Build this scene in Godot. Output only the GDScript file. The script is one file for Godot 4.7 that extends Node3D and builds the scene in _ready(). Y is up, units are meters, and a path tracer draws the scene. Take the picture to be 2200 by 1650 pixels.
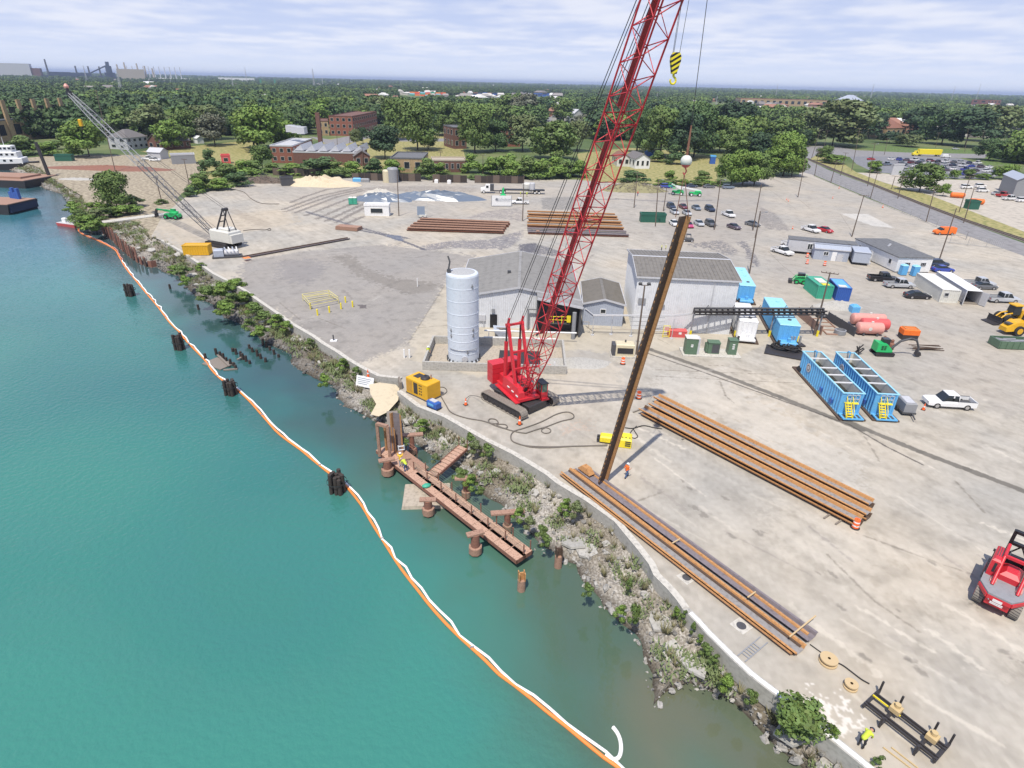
extends Node3D
# A riverside construction yard seen from a drone: metres,y up,the yard's paving at y=0,the river at y=-2.5.

const WATER:=-2.5
var M:={}
var names:={}
var rng:=RandomNumberGenerator.new()
var cache:={}


class MB:  # collects the faces of one mesh; corners run counterclockwise seen from outside
	var v:=PackedVector3Array()
	var n:=PackedVector3Array()
	var c:=PackedColorArray()
	var t:=PackedVector2Array()
	var x:=Transform3D()
	var col:=Color.WHITE
	var colored:=false

	func tri(a: Vector3,b: Vector3,d: Vector3) -> void:
		var m:=(b - a).cross(d - a).normalized()
		tri_n(a,b,d,m,m,m)

	func tri_n(a: Vector3,b: Vector3,d: Vector3,na: Vector3,nb: Vector3,nd: Vector3) -> void:
		v.append(x*a); v.append(x*d); v.append(x*b)
		n.append((x.basis*na).normalized()); n.append((x.basis*nd).normalized()); n.append((x.basis*nb).normalized())
		if colored:
			c.append(col); c.append(col); c.append(col)

	func quad(a: Vector3,b: Vector3,d: Vector3,e: Vector3) -> void:
		tri(a,b,d)
		tri(a,d,e)

	func quad_n(a: Vector3,b: Vector3,d: Vector3,e: Vector3,na: Vector3,nb: Vector3,nd: Vector3,ne: Vector3) -> void:
		tri_n(a,b,d,na,nb,nd)
		tri_n(a,d,e,na,nd,ne)

	func bx(x0: float,x1: float,y0: float,y1: float,z0: float,z1: float) -> void:
		frustum(Vector3(x0,y0,z0),Vector3(x1,y1,z1),0.0,0.0)

	func frustum(lo: Vector3,hi: Vector3,ix: float,iz: float) -> void:  # a box whose top is drawn in by ix and iz on each side
		var a:=lo; var b:=Vector3(hi.x,lo.y,lo.z); var d:=Vector3(hi.x,lo.y,hi.z); var e:=Vector3(lo.x,lo.y,hi.z)
		var f:=Vector3(lo.x+ix,hi.y,lo.z+iz); var g:=Vector3(hi.x - ix,hi.y,lo.z+iz); var h:=Vector3(hi.x - ix,hi.y,hi.z - iz); var i:=Vector3(lo.x+ix,hi.y,hi.z - iz)
		quad(a,b,d,e); quad(i,h,g,f); quad(e,d,h,i); quad(b,a,f,g); quad(d,b,g,h); quad(a,e,i,f)

	func cbox(lo: Vector3,hi: Vector3,r: float) -> void:  # a box with its top edges chamfered
		frustum(lo,Vector3(hi.x,hi.y - r,hi.z),0,0)
		frustum(Vector3(lo.x,hi.y - r,lo.z),hi,r,r)

	func beam(a: Vector3,b: Vector3,w: float,h: float,up:=Vector3.UP) -> void:
		var d:=b - a
		var z:=d.normalized()
		var s:=up.cross(z)
		if s.length() < 0.01:
			s=Vector3.RIGHT.cross(z)
			if s.length() < 0.01:
				s=Vector3.FORWARD.cross(z)
		s=s.normalized()
		var u:=z.cross(s)
		var was:=x
		x=x*Transform3D(Basis(s,u,z),a)
		bx(-w/2,w/2,-h/2,h/2,0,d.length())
		x=was

	func tube(a: Vector3,b: Vector3,r0: float,r1: float,k:=8,caps:=true) -> void:
		var z:=(b - a).normalized()
		var s:=z.cross(Vector3.UP if absf(z.y) < 0.95 else Vector3.RIGHT).normalized()
		var u:=s.cross(z)
		for i in k:
			var p:=TAU*i/k
			var q:=TAU*(i+1)/k
			var dp:=s*cos(p)+u*sin(p)
			var dq:=s*cos(q)+u*sin(q)
			quad_n(a+dq*r0,a+dp*r0,b+dp*r1,b+dq*r1,dq,dp,dp,dq)
			if caps:
				tri(a,a+dp*r0,a+dq*r0)
				tri(b,b+dq*r1,b+dp*r1)

	func path(pts: Array,r: float,k:=6) -> void:
		for i in pts.size() - 1:
			tube(pts[i],pts[i+1],r,r,k,i == 0 or i == pts.size() - 2)

	func lathe(prof: Array,k: int,at:=Vector3.ZERO) -> void:  # prof: Vector2(radius,height) from the bottom up
		for j in prof.size() - 1:
			var p: Vector2=prof[j]
			var q: Vector2=prof[j+1]
			var s:=Vector2(q.y - p.y,p.x - q.x).normalized()
			for i in k:
				var a:=TAU*i/k
				var b:=TAU*(i+1)/k
				var da:=Vector3(cos(a),0,-sin(a)); var db:=Vector3(cos(b),0,-sin(b))
				var na:=da*s.x+Vector3.UP*s.y; var nb:=db*s.x+Vector3.UP*s.y
				var a0:=at+da*p.x+Vector3.UP*p.y; var b0:=at+db*p.x+Vector3.UP*p.y
				var a1:=at+da*q.x+Vector3.UP*q.y; var b1:=at+db*q.x+Vector3.UP*q.y
				if p.x > 0.0001:
					tri_n(a0,b0,b1,na,nb,nb)
				if q.x > 0.0001:
					tri_n(a0,b1,a1,na,nb,na)

	func prism(poly: Array,z0: float,z1: float) -> void:  # poly: Vector2 in the x-y plane,counterclockwise,drawn out along z
		var k:=poly.size()
		for i in k:
			var p: Vector2=poly[i]
			var q: Vector2=poly[(i+1) % k]
			quad(Vector3(p.x,p.y,z1),Vector3(p.x,p.y,z0),Vector3(q.x,q.y,z0),Vector3(q.x,q.y,z1))
		var ids:=Geometry2D.triangulate_polygon(PackedVector2Array(poly))
		for i in range(0,ids.size(),3):
			var a: Vector2=poly[ids[i]]; var b: Vector2=poly[ids[i+1]]; var d: Vector2=poly[ids[i+2]]
			if (b - a).cross(d - a) < 0:
				var w:=b; b=d; d=w
			tri(Vector3(a.x,a.y,z1),Vector3(b.x,b.y,z1),Vector3(d.x,d.y,z1))
			tri(Vector3(a.x,a.y,z0),Vector3(d.x,d.y,z0),Vector3(b.x,b.y,z0))

	func loft(rings: Array,close:=true) -> void:  # rings of equal size,each counterclockwise seen from the far end
		for j in rings.size() - 1:
			var k: int=rings[j].size()
			for i in k:
				quad(rings[j][i],rings[j][(i+1) % k],rings[j+1][(i+1) % k],rings[j+1][i])
		if close:
			var a: Array=rings[0]
			var b: Array=rings[-1]
			for i in range(1,a.size() - 1):
				tri(a[0],a[i+1],a[i])
				tri(b[0],b[i],b[i+1])

	func ball(at: Vector3,r: Vector3,k:=10,j:=6) -> void:
		for b in j:
			for a in k:
				var p:=[]
				for q in [[a,b],[a+1,b],[a+1,b+1],[a,b+1]]:
					var u: float=TAU*q[0]/k
					var w: float=PI*(float(q[1])/j - 0.5)
					p.append(Vector3(cos(u)*cos(w),sin(w),-sin(u)*cos(w)))
				var m:=[]
				for q in p:
					m.append((q/r).normalized())
				if b > 0:
					tri_n(at+p[0]*r,at+p[1]*r,at+p[2]*r,m[0],m[1],m[2])
				if b < j - 1:
					tri_n(at+p[0]*r,at+p[2]*r,at+p[3]*r,m[0],m[2],m[3])

	func sheet(poly: Array,y: float) -> void:  # a flat sheet over Vector2(x,z) corners
		var ids:=Geometry2D.triangulate_polygon(PackedVector2Array(poly))
		for i in range(0,ids.size(),3):
			var a: Vector2=poly[ids[i]]; var b: Vector2=poly[ids[i+1]]; var d: Vector2=poly[ids[i+2]]
			var p:=Vector3(a.x,y,a.y); var q:=Vector3(b.x,y,b.y); var r:=Vector3(d.x,y,d.y)
			if (q - p).cross(r - p).y < 0:
				tri(p,r,q)
			else:
				tri(p,q,r)

	func mesh() -> ArrayMesh:
		var a:=[]
		a.resize(Mesh.ARRAY_MAX)
		a[Mesh.ARRAY_VERTEX]=v
		a[Mesh.ARRAY_NORMAL]=n
		if colored:
			a[Mesh.ARRAY_COLOR]=c
		if t.size() == v.size():
			a[Mesh.ARRAY_TEX_UV]=t
		var m:=ArrayMesh.new()
		if v.size():
			m.add_surface_from_arrays(Mesh.PRIMITIVE_TRIANGLES,a)
		return m


func W(x: float,y: float) -> Vector2:
	return Vector2(x,y)


func V(x: float,y: float,z: float) -> Vector3:
	return Vector3(x,y,z)


func G(x: float,z: float) -> Vector3:  # a spot on the ground
	return Vector3(x,0,z)


func L(f: Array,y:=0.0) -> Array:  # x,z,x,z ... at one height
	var out:=[]
	for i in range(0,f.size(),2):
		out.append(Vector3(f[i],y,f[i+1]))
	return out


func Q(f: Array) -> Array:
	var out:=[]
	for i in range(0,f.size(),2):
		out.append(Vector2(f[i],f[i+1]))
	return out


func numbered(called: String) -> String:
	if not names.has(called):
		names[called]=0
		return called
	names[called] += 1
	return "%s_%03d" % [called,names[called]]


func tag(o: Node,label: String,category:="",group:="",kind:="") -> Node:
	if label:
		o.set_meta("label",label)
	if category:
		o.set_meta("category",category)
	if group:
		o.set_meta("group",group)
	if kind:
		o.set_meta("kind",kind)
	return o


func thing(called: String,label: String,category: String,at:=Vector3.ZERO,turn:=0.0,group:="") -> Node3D:
	var o:=Node3D.new()
	o.name=numbered(called)
	add_child(o)
	o.position=at
	o.rotation.y=turn
	tag(o,label,category,group)
	return o


func part(called: String,mb: MB,m: Material,parent: Node) -> MeshInstance3D:
	return piece(called,mb.mesh(),m,parent)


func piece(called: String,mesh: Mesh,m: Material,parent: Node) -> MeshInstance3D:
	var o:=MeshInstance3D.new()
	var k:=called
	var i:=0
	var has:=func(s): return parent.has_node(NodePath(s))
	while has.call(k):
		i += 1
		k="%s_%03d" % [called,i]
	o.name=k
	o.mesh=mesh
	o.material_override=m
	parent.add_child(o,true)
	return o


func solo(called: String,mb: MB,m: Material,label: String,category: String,group:="") -> MeshInstance3D:  # a thing that is one mesh
	var o:=MeshInstance3D.new()
	o.name=numbered(called)
	o.mesh=mb.mesh()
	o.material_override=m
	add_child(o)
	tag(o,label,category,group)
	return o


func struct(called: String,mb: MB,m: Material) -> MeshInstance3D:
	var o:=MeshInstance3D.new()
	o.name=numbered(called)
	o.mesh=mb.mesh()
	o.material_override=m
	add_child(o)
	o.set_meta("kind","structure")
	return o


func copy(o: Node3D,label: String,at: Vector3,turn:=0.0,group:="") -> Node3D:
	var r: Node3D=o.duplicate()
	var base:=String(o.name)
	if base.length() > 4 and base[-4] == "_" and base.right(3).is_valid_int():
		base=base.left(-4)
	r.name=numbered(base)
	add_child(r)
	r.position=at
	r.rotation.y=turn
	tag(r,label,"",group)
	return r


func noise(freq: float,octaves:=4,seed_:=1,kind:=FastNoiseLite.TYPE_SIMPLEX_SMOOTH) -> FastNoiseLite:
	var f:=FastNoiseLite.new()
	f.noise_type=kind
	f.seed=seed_
	f.frequency=freq
	f.fractal_octaves=octaves
	return f


func ramp_tex(size: int,freq: float,octaves: int,seed_: int,stops: Array,kind:=FastNoiseLite.TYPE_SIMPLEX_SMOOTH) -> NoiseTexture2D:
	var r:=Gradient.new()
	var off:=PackedFloat32Array()
	var cs:=PackedColorArray()
	for s in stops:
		off.append(s[0])
		cs.append(s[1])
	r.offsets=off
	r.colors=cs
	var t:=NoiseTexture2D.new()
	t.width=size
	t.height=size
	t.seamless=true
	t.noise=noise(freq,octaves,seed_,kind)
	t.color_ramp=r
	return t


func grey(k: float) -> Color:
	return Color(k,k,k)


func mat(key: String,lin: Color,rough:=0.7,metal:=0.0,tex: Texture2D=null,scale:=0.5) -> StandardMaterial3D:
	var m:=StandardMaterial3D.new()
	m.resource_name=key
	m.albedo_color=lin.linear_to_srgb()
	m.roughness=rough
	m.metallic=metal
	if tex:
		m.albedo_texture=tex
		m.uv1_triplanar=true
		m.uv1_world_triplanar=true
		m.uv1_scale=Vector3.ONE*scale
	M[key]=m
	return m


func bump(m: StandardMaterial3D,tex: Texture2D,cm: float) -> void:
	m.heightmap_enabled=true
	m.heightmap_texture=tex
	m.heightmap_scale=cm


func resample(pts: Array,step: float) -> Array:
	var out:=[pts[0]]
	var carry:=0.0
	for i in pts.size() - 1:
		var a: Vector3=pts[i]
		var b: Vector3=pts[i+1]
		var d:=a.distance_to(b)
		var s:=step - carry
		while s < d:
			out.append(a.lerp(b,s/d))
			s += step
		carry=d - (s - step)
	out.append(pts[-1])
	return out


func smooth(pts: Array,k:=6) -> Array:  # a Catmull-Rom curve through the points
	var out:=[]
	for i in pts.size() - 1:
		var a: Vector3=pts[maxi(i - 1,0)]
		var b: Vector3=pts[i]
		var d: Vector3=pts[i+1]
		var e: Vector3=pts[mini(i+2,pts.size() - 1)]
		for j in k:
			out.append(b.cubic_interpolate(d,a,e,float(j)/k))
	out.append(pts[-1])
	return out


func place(at: Vector3,turn: float) -> Transform3D:
	return Transform3D(Basis(Vector3.UP,turn),at)


func _ready() -> void:
	rng.seed=7
	var cam:=Camera3D.new()
	cam.name="camera"
	cam.transform=Transform3D(Basis(V(0.99971,0.021486,-0.010878),V(-0.024083,0.891931,-0.451530),V(0,0.451660,0.892190)),V(0,36,0))
	cam.fov=65.53
	cam.near=0.5
	cam.far=40000.0
	add_child(cam)
	var sun:=DirectionalLight3D.new()
	sun.name="sun"
	add_child(sun)
	sun.look_at_from_position(Vector3.ZERO,V(0.158,-1.0,-0.469))
	sun.light_energy=1.6
	sun.light_color=Color(1.0,0.965,0.91)
	sun.light_angular_distance=0.5
	sun.shadow_enabled=true
	var around:=WorldEnvironment.new()
	around.name="surroundings"
	var env:=Environment.new()
	env.background_mode=Environment.BG_SKY
	env.sky=Sky.new()
	var pan:=PanoramaSkyMaterial.new()
	pan.panorama=sky_picture()
	env.sky.sky_material=pan
	env.tonemap_mode=Environment.TONE_MAPPER_LINEAR
	env.tonemap_exposure=1.0
	env.sdfgi_enabled=true
	env.ssao_enabled=true
	env.ssil_enabled=true
	env.fog_enabled=true
	env.fog_density=0.00009
	env.fog_light_color=Color(0.80,0.87,1.0)
	around.environment=env
	add_child(around)
	materials()
	land()
	river()
	bank()
	large_structures()
	yard_objects()
	machines()
	vehicles()
	far_places()
	trees()
	litter()


func sky_picture() -> ImageTexture:
	# air and broken cloud: a pale horizon,deeper blue overhead,cloud on a plane seen in perspective
	var w:=4096
	var im:=Image.create(w,2048,false,Image.FORMAT_RGBF)
	im.fill(Color(0.16,0.17,0.15))
	var big:=noise(0.42,3,11)
	var small:=noise(1.5,4,12)
	var row:=0
	while row < 1024:
		var el:=(1024.0 - row - 0.5)/2048.0*PI
		var step:=1 if el < 0.2 else (4 if el < 0.5 else 16)
		var y:=sin(el)
		var air:=Color(0.64,0.73,0.98).lerp(Color(0.19,0.31,0.68),pow(clampf(y,0.0,1.0),0.55))
		air=air.lerp(Color(0.80,0.87,1.02),exp(-y*22.0))
		var r:=cos(el)/(y+0.045)
		var cols:=0
		while cols < w:
			var az:=TAU*(cols+step*0.5)/w
			var p:=Vector2(sin(az),cos(az))*r
			var k:=big.get_noise_2d(p.x,p.y)*0.75+small.get_noise_2d(p.x,p.y)*0.5
			var cover:=smoothstep(-0.45,0.6,k)*clampf(y*22.0,0.3,1.0)
			var c:=air.lerp(Color(0.93,0.95,1.04)*(1.0 - 0.35*y),cover*0.75)
			if step == 1:
				im.set_pixel(cols,row,c)
			else:
				im.fill_rect(Rect2i(cols,row,step,step),c)
			cols += step
		row += step
	return ImageTexture.create_from_image(im)


func materials() -> void:
	var grime:=ramp_tex(512,0.012,5,3,[[0.0,grey(0.78)],[0.45,grey(0.95)],[1.0,grey(1.0)]])
	var soft:=ramp_tex(256,0.015,3,4,[[0.0,grey(0.93)],[0.6,grey(1.0)],[1.0,grey(0.97)]])
	var rusty:=ramp_tex(512,0.02,5,5,[[0.0,Color(0.74,0.68,0.65)],[0.4,Color(0.93,0.9,0.87)],[0.65,Color(1.0,0.98,0.95)],[1.0,Color(0.88,0.83,0.8)]])
	var lumps:=ramp_tex(512,0.03,5,6,[[0.0,grey(0.0)],[1.0,grey(1.0)]])
	var waves:=ramp_tex(1024,0.028,3,8,[[0.0,grey(0.0)],[1.0,grey(1.0)]])
	M.lumps=lumps
	M.waves=waves
	M.grime_tex=grime
	# paint and metal
	for p in [["red_paint",0.56,0.026,0.04,0.38],["red_dark",0.30,0.012,0.025,0.45],["silo_paint",0.60,0.66,0.745,0.5],["yellow_paint",0.68,0.38,0.015,0.42],
			["safety_yellow",0.80,0.66,0.03,0.5],["orange_paint",0.80,0.17,0.02,0.5],["sky_blue",0.12,0.40,0.72,0.45],["pale_blue",0.30,0.62,0.80,0.5],["deep_blue",0.035,0.11,0.40,0.45],
			["sea_green",0.05,0.36,0.24,0.5],["bright_green",0.02,0.44,0.13,0.4],["box_green",0.10,0.17,0.11,0.5],["bin_green",0.02,0.11,0.075,0.5],
			["white_paint",0.76,0.77,0.78,0.45],["off_white",0.62,0.62,0.58,0.55],["light_grey",0.50,0.51,0.54,0.5],["mid_grey",0.26,0.27,0.29,0.55],["dark_grey",0.07,0.072,0.08,0.6],
			["blue_grey",0.38,0.42,0.50,0.55],["beige_paint",0.60,0.54,0.38,0.5],["tank_red",0.60,0.10,0.10,0.5],["pink_paint",0.62,0.30,0.26,0.5]]:
		mat(p[0],Color(p[1],p[2],p[3]),p[4],0.0,soft,0.45)
	mat("siding",Color(0.66,0.68,0.71),0.5,0.0,soft,0.2)
	mat("shed_roof",Color(0.20,0.185,0.16),0.5,0.0,grime,0.12)
	mat("grey_roof",Color(0.29,0.285,0.275),0.55,0.0,grime,0.1)
	mat("flat_roof",Color(0.15,0.155,0.165),0.8,0.0,grime,0.15)
	mat("black_paint",Color(0.015,0.015,0.018),0.4)
	mat("rubber",Color(0.025,0.025,0.027),0.85)
	mat("dusty_rubber",Color(0.21,0.195,0.175),0.9)
	mat("hose",Color(0.14,0.125,0.11),0.8)
	mat("cable",Color(0.03,0.03,0.035),0.5)
	mat("track_steel",Color(0.30,0.27,0.235),0.7,0.1,grime,0.6)
	mat("dark_steel",Color(0.045,0.042,0.045),0.55,0.2)
	mat("galvanised",Color(0.42,0.43,0.44),0.4,0.6)
	mat("glass",Color(0.02,0.027,0.032),0.08)
	mat("green_glass",Color(0.10,0.17,0.13),0.1)
	mat("chrome",Color(0.55,0.55,0.57),0.3,0.8)
	mat("lamp_white",Color(0.8,0.8,0.78),0.2)
	mat("lamp_red",Color(0.4,0.02,0.02),0.3)
	mat("rust",Color(0.40,0.225,0.105),0.85,0.0,rusty,0.35)
	mat("rust_bright",Color(0.50,0.275,0.115),0.85,0.0,rusty,0.3)
	mat("rust_red",Color(0.25,0.125,0.095),0.9,0.0,rusty,0.4)
	mat("rust_brown",Color(0.36,0.235,0.185),0.9,0.0,rusty,0.4)
	mat("rust_dark",Color(0.10,0.07,0.055),0.85,0.0,rusty,0.4)
	mat("deck_rust",Color(0.50,0.34,0.27),0.9,0.0,rusty,0.4)
	mat("mill_steel",Color(0.33,0.315,0.305),0.55,0.15,grime,0.3)
	mat("mill_purple",Color(0.23,0.20,0.215),0.6,0.1,grime,0.3)
	mat("wood_pole",Color(0.13,0.10,0.08),0.9)
	mat("old_wood",Color(0.05,0.04,0.035),0.9,0.0,grime,0.8)
	mat("grey_wood",Color(0.24,0.21,0.18),0.9,0.0,grime,0.8)
	mat("new_wood",Color(0.50,0.38,0.22),0.85)
	mat("wicker",Color(0.5,0.38,0.2),0.85)
	var con:=mat("concrete",Color(0.44,0.43,0.40),0.85,0.0,grime,0.35)
	bump(con,lumps,0.4)
	mat("pale_concrete",Color(0.55,0.53,0.48),0.85,0.0,grime,0.3)
	mat("tan_concrete",Color(0.44,0.385,0.31),0.85,0.0,grime,0.3)
	mat("brick_red",Color(0.27,0.105,0.07),0.85,0.0,grime,0.2)
	mat("brick_brown",Color(0.17,0.085,0.065),0.85,0.0,grime,0.2)
	mat("brick_tan",Color(0.42,0.30,0.17),0.85,0.0,grime,0.12)
	mat("stone_white",Color(0.62,0.62,0.60),0.8,0.0,grime,0.2)
	mat("shingle",Color(0.17,0.16,0.16),0.9,0.0,grime,0.3)
	mat("tarp",Color(0.13,0.165,0.22),0.3)
	mat("liner",Color(0.03,0.03,0.033),0.5)
	mat("foul_water",Color(0.035,0.035,0.025),0.08)
	mat("sorbent",Color(0.86,0.86,0.84),0.8)
	mat("boom_orange",Color(0.80,0.235,0.05),0.6)
	mat("barrel_orange",Color(0.85,0.13,0.02),0.5)
	mat("hi_vis",Color(0.55,0.62,0.05),0.7)
	# ground
	var far:=ramp_tex(1024,0.01,5,21,[[0.0,Color(0.22,0.3,0.14)],[0.4,Color(0.3,0.37,0.19)],[0.6,Color(0.42,0.45,0.28)],[0.75,Color(0.34,0.4,0.23)],[1.0,Color(0.48,0.48,0.36)]])
	mat("far_ground",Color.WHITE,0.95,0.0,far,0.0011)
	var dry:=ramp_tex(512,0.03,5,22,[[0.0,Color(0.38,0.42,0.22)],[0.45,Color(0.55,0.53,0.33)],[0.7,Color(0.64,0.6,0.42)],[1.0,Color(0.45,0.47,0.26)]])
	bump(mat("dry_grass",Color.WHITE,0.95,0.0,dry,0.03),lumps,12.0)
	var green:=ramp_tex(512,0.03,5,23,[[0.0,Color(0.22,0.32,0.13)],[0.5,Color(0.33,0.42,0.2)],[1.0,Color(0.47,0.5,0.28)]])
	bump(mat("grass",Color.WHITE,0.95,0.0,green,0.04),lumps,12.0)
	var dirt:=ramp_tex(1024,0.02,6,24,[[0.0,Color(0.42,0.38,0.32)],[0.42,Color(0.55,0.51,0.44)],[0.6,Color(0.63,0.59,0.51)],[1.0,Color(0.7,0.66,0.57)]])
	bump(mat("dirt",Color.WHITE,0.95,0.0,dirt,0.03),lumps,2.0)
	mat("sand",Color(0.58,0.50,0.36),0.95,0.0,soft,0.3)
	mat("lot_gravel",Color(0.47,0.43,0.37),0.95,0.0,grime,0.05)
	mat("asphalt",Color(0.245,0.24,0.245),0.9,0.0,grime,0.06)
	mat("lot_asphalt",Color(0.20,0.205,0.225),0.9,0.0,grime,0.05)
	mat("ballast",Color(0.20,0.175,0.155),0.95,0.0,grime,0.4)
	var yard:=mat("yard_paving",Color.WHITE,0.88)
	yard.albedo_texture=yard_picture()
	yard.texture_repeat=false
	var speck:=ramp_tex(1024,0.09,4,25,[[0.0,grey(0.85)],[0.42,grey(0.98)],[1.0,grey(1.0)]])
	yard.detail_enabled=true
	yard.detail_blend_mode=BaseMaterial3D.BLEND_MODE_MUL
	yard.detail_albedo=speck
	yard.detail_uv_layer=BaseMaterial3D.DETAIL_UV_1
	var mud:=mat("bank_soil",Color.WHITE,0.95,0.0,ramp_tex(1024,0.03,6,26,[[0.0,Color(0.45,0.42,0.38)],[0.45,Color(0.75,0.73,0.7)],[0.7,Color(0.95,0.94,0.92)],[1.0,Color(1,1,1)]]),0.12)
	mud.vertex_color_use_as_albedo=true
	bump(mud,lumps,14.0)
	for w in [["water_open",5.0],["water_calm",0.7]]:
		var m:=mat(w[0],Color.WHITE,0.06)
		m.vertex_color_use_as_albedo=true
		m.uv1_triplanar=true
		m.uv1_world_triplanar=true
		m.uv1_scale=V(0.045,0.045,0.045)
		bump(m,waves,w[1])
	var stone:=mat("stone",Color.WHITE,0.9,0.0,grime,1.2)
	stone.vertex_color_use_as_albedo=true
	leaf("leaf_mid",0.125,0.195,0.052)
	leaf("leaf_dark",0.075,0.138,0.046)
	leaf("leaf_fresh",0.16,0.26,0.05)
	leaf("leaf_olive",0.155,0.20,0.085)
	leaf("leaf_grey",0.15,0.165,0.12)
	leaf("leaf_deep",0.046,0.092,0.042)
	mat("bark",Color(0.10,0.085,0.07),0.95)
	mat("straw",Color(0.25,0.235,0.13),0.95)


func leaf(key: String,r: float,g: float,b: float) -> void:
	var m:=mat(key,Color(r,g,b),0.75)
	m.vertex_color_use_as_albedo=true
	m.backlight_enabled=true
	m.backlight=Color(0.3,0.34,0.12)


# ---- the paving's stains and wear,12.7 cm to the pixel over 260 m
const YN:=2048
const YS:=260.0
var yd:=PackedByteArray()
var yn: FastNoiseLite


func yard_picture() -> ImageTexture:
	var a:=noise(0.0045,4,31).get_image(YN,YN).get_data()
	var b:=noise(0.022,5,32).get_image(YN,YN).get_data()
	var c:=noise(0.16,3,33).get_image(YN,YN).get_data()
	var st:=noise(0.05,4,34)
	yn=noise(0.25,4,35)
	yd.resize(YN*YN*3)
	var i:=0
	for y in YN:
		var s:=0.0
		for x in YN:
			if x % 4 == 0:
				var u:=x*0.578+y*0.816
				var w:=-x*0.816+y*0.578
				s=st.get_noise_2d(u*0.2,w*1.6)*13.0
			var l:=163.0+(a[i] - 128)*0.07+(b[i] - 128)*0.06+(c[i] - 128)*0.05+s
			var k:=i*3
			yd[k]=clampi(int(l+6.0+(a[i] - 128)*0.03),0,250)
			yd[k+1]=clampi(int(l),0,250)
			yd[k+2]=clampi(int(l - 11.0 - (a[i] - 128)*0.04),0,250)
			i += 1
	yard_wear()
	var im:=Image.create_from_data(YN,YN,false,Image.FORMAT_RGB8,yd)
	yd=PackedByteArray()
	im.generate_mipmaps()
	return ImageTexture.create_from_image(im)


func blot(x: int,y: int,f: float,r: float,g: float,b: float) -> void:
	var k:=(y*YN+x)*3
	yd[k]=int(lerpf(yd[k],r,f))
	yd[k+1]=int(lerpf(yd[k+1],g,f))
	yd[k+2]=int(lerpf(yd[k+2],b,f))


func area(poly: Array,rgb: Vector3,strength: float,edge:=1.0,holes:=0.0) -> void:  # a patch with a ragged edge,corners Vector3 in metres
	var q:=PackedVector2Array()
	var lo:=W(1e9,1e9)
	var hi:=-lo
	for p in poly:
		var w:=Vector2((p.x+125.0)/YS*YN,(p.z+265.0)/YS*YN)
		q.append(w)
		lo=lo.min(w)
		hi=hi.max(w)
	for y in range(clampi(int(lo.y) - 4,0,YN - 1),clampi(int(hi.y)+4,0,YN - 1)):
		for x in range(clampi(int(lo.x) - 4,0,YN - 1),clampi(int(hi.x)+4,0,YN - 1)):
			var n:=yn.get_noise_2d(x,y)
			var m:=yn.get_noise_2d(y*0.31,x*0.31)
			if Geometry2D.is_point_in_polygon(Vector2(x+(n+m*2.0)*edge*4.0,y+(n - m*2.0)*edge*4.0),q):
				if holes > 0.0 and n+m < -0.55+holes:
					continue
				blot(x,y,strength*(0.85+n*0.3),rgb.x,rgb.y,rgb.z)


func stroke(pts: Array,width: float,rgb: Vector3,strength: float,ragged:=0.5) -> void:  # a line of wear
	for i in pts.size() - 1:
		var a:=Vector2((pts[i].x+125.0)/YS*YN,(pts[i].z+265.0)/YS*YN)
		var b:=Vector2((pts[i+1].x+125.0)/YS*YN,(pts[i+1].z+265.0)/YS*YN)
		var h:=width/YS*YN*0.5
		var lo:=a.min(b) - W(h+3,h+3)
		var hi:=a.max(b)+W(h+3,h+3)
		for y in range(clampi(int(lo.y),0,YN - 1),clampi(int(hi.y)+1,0,YN - 1)):
			for x in range(clampi(int(lo.x),0,YN - 1),clampi(int(hi.x)+1,0,YN - 1)):
				var p:=W(x,y)
				var d:=p.distance_to(Geometry2D.get_closest_point_to_segment(p,a,b))
				if d > h+3.0:
					continue
				var e:=h*(1.0+ragged*(yn.get_noise_2d(x*0.6,y*0.6)*1.6 - 0.1))+0.6
				var f:=clampf(e - d,0.0,1.0)*strength
				if f > 0.0:
					blot(x,y,f,rgb.x,rgb.y,rgb.z)


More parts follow.
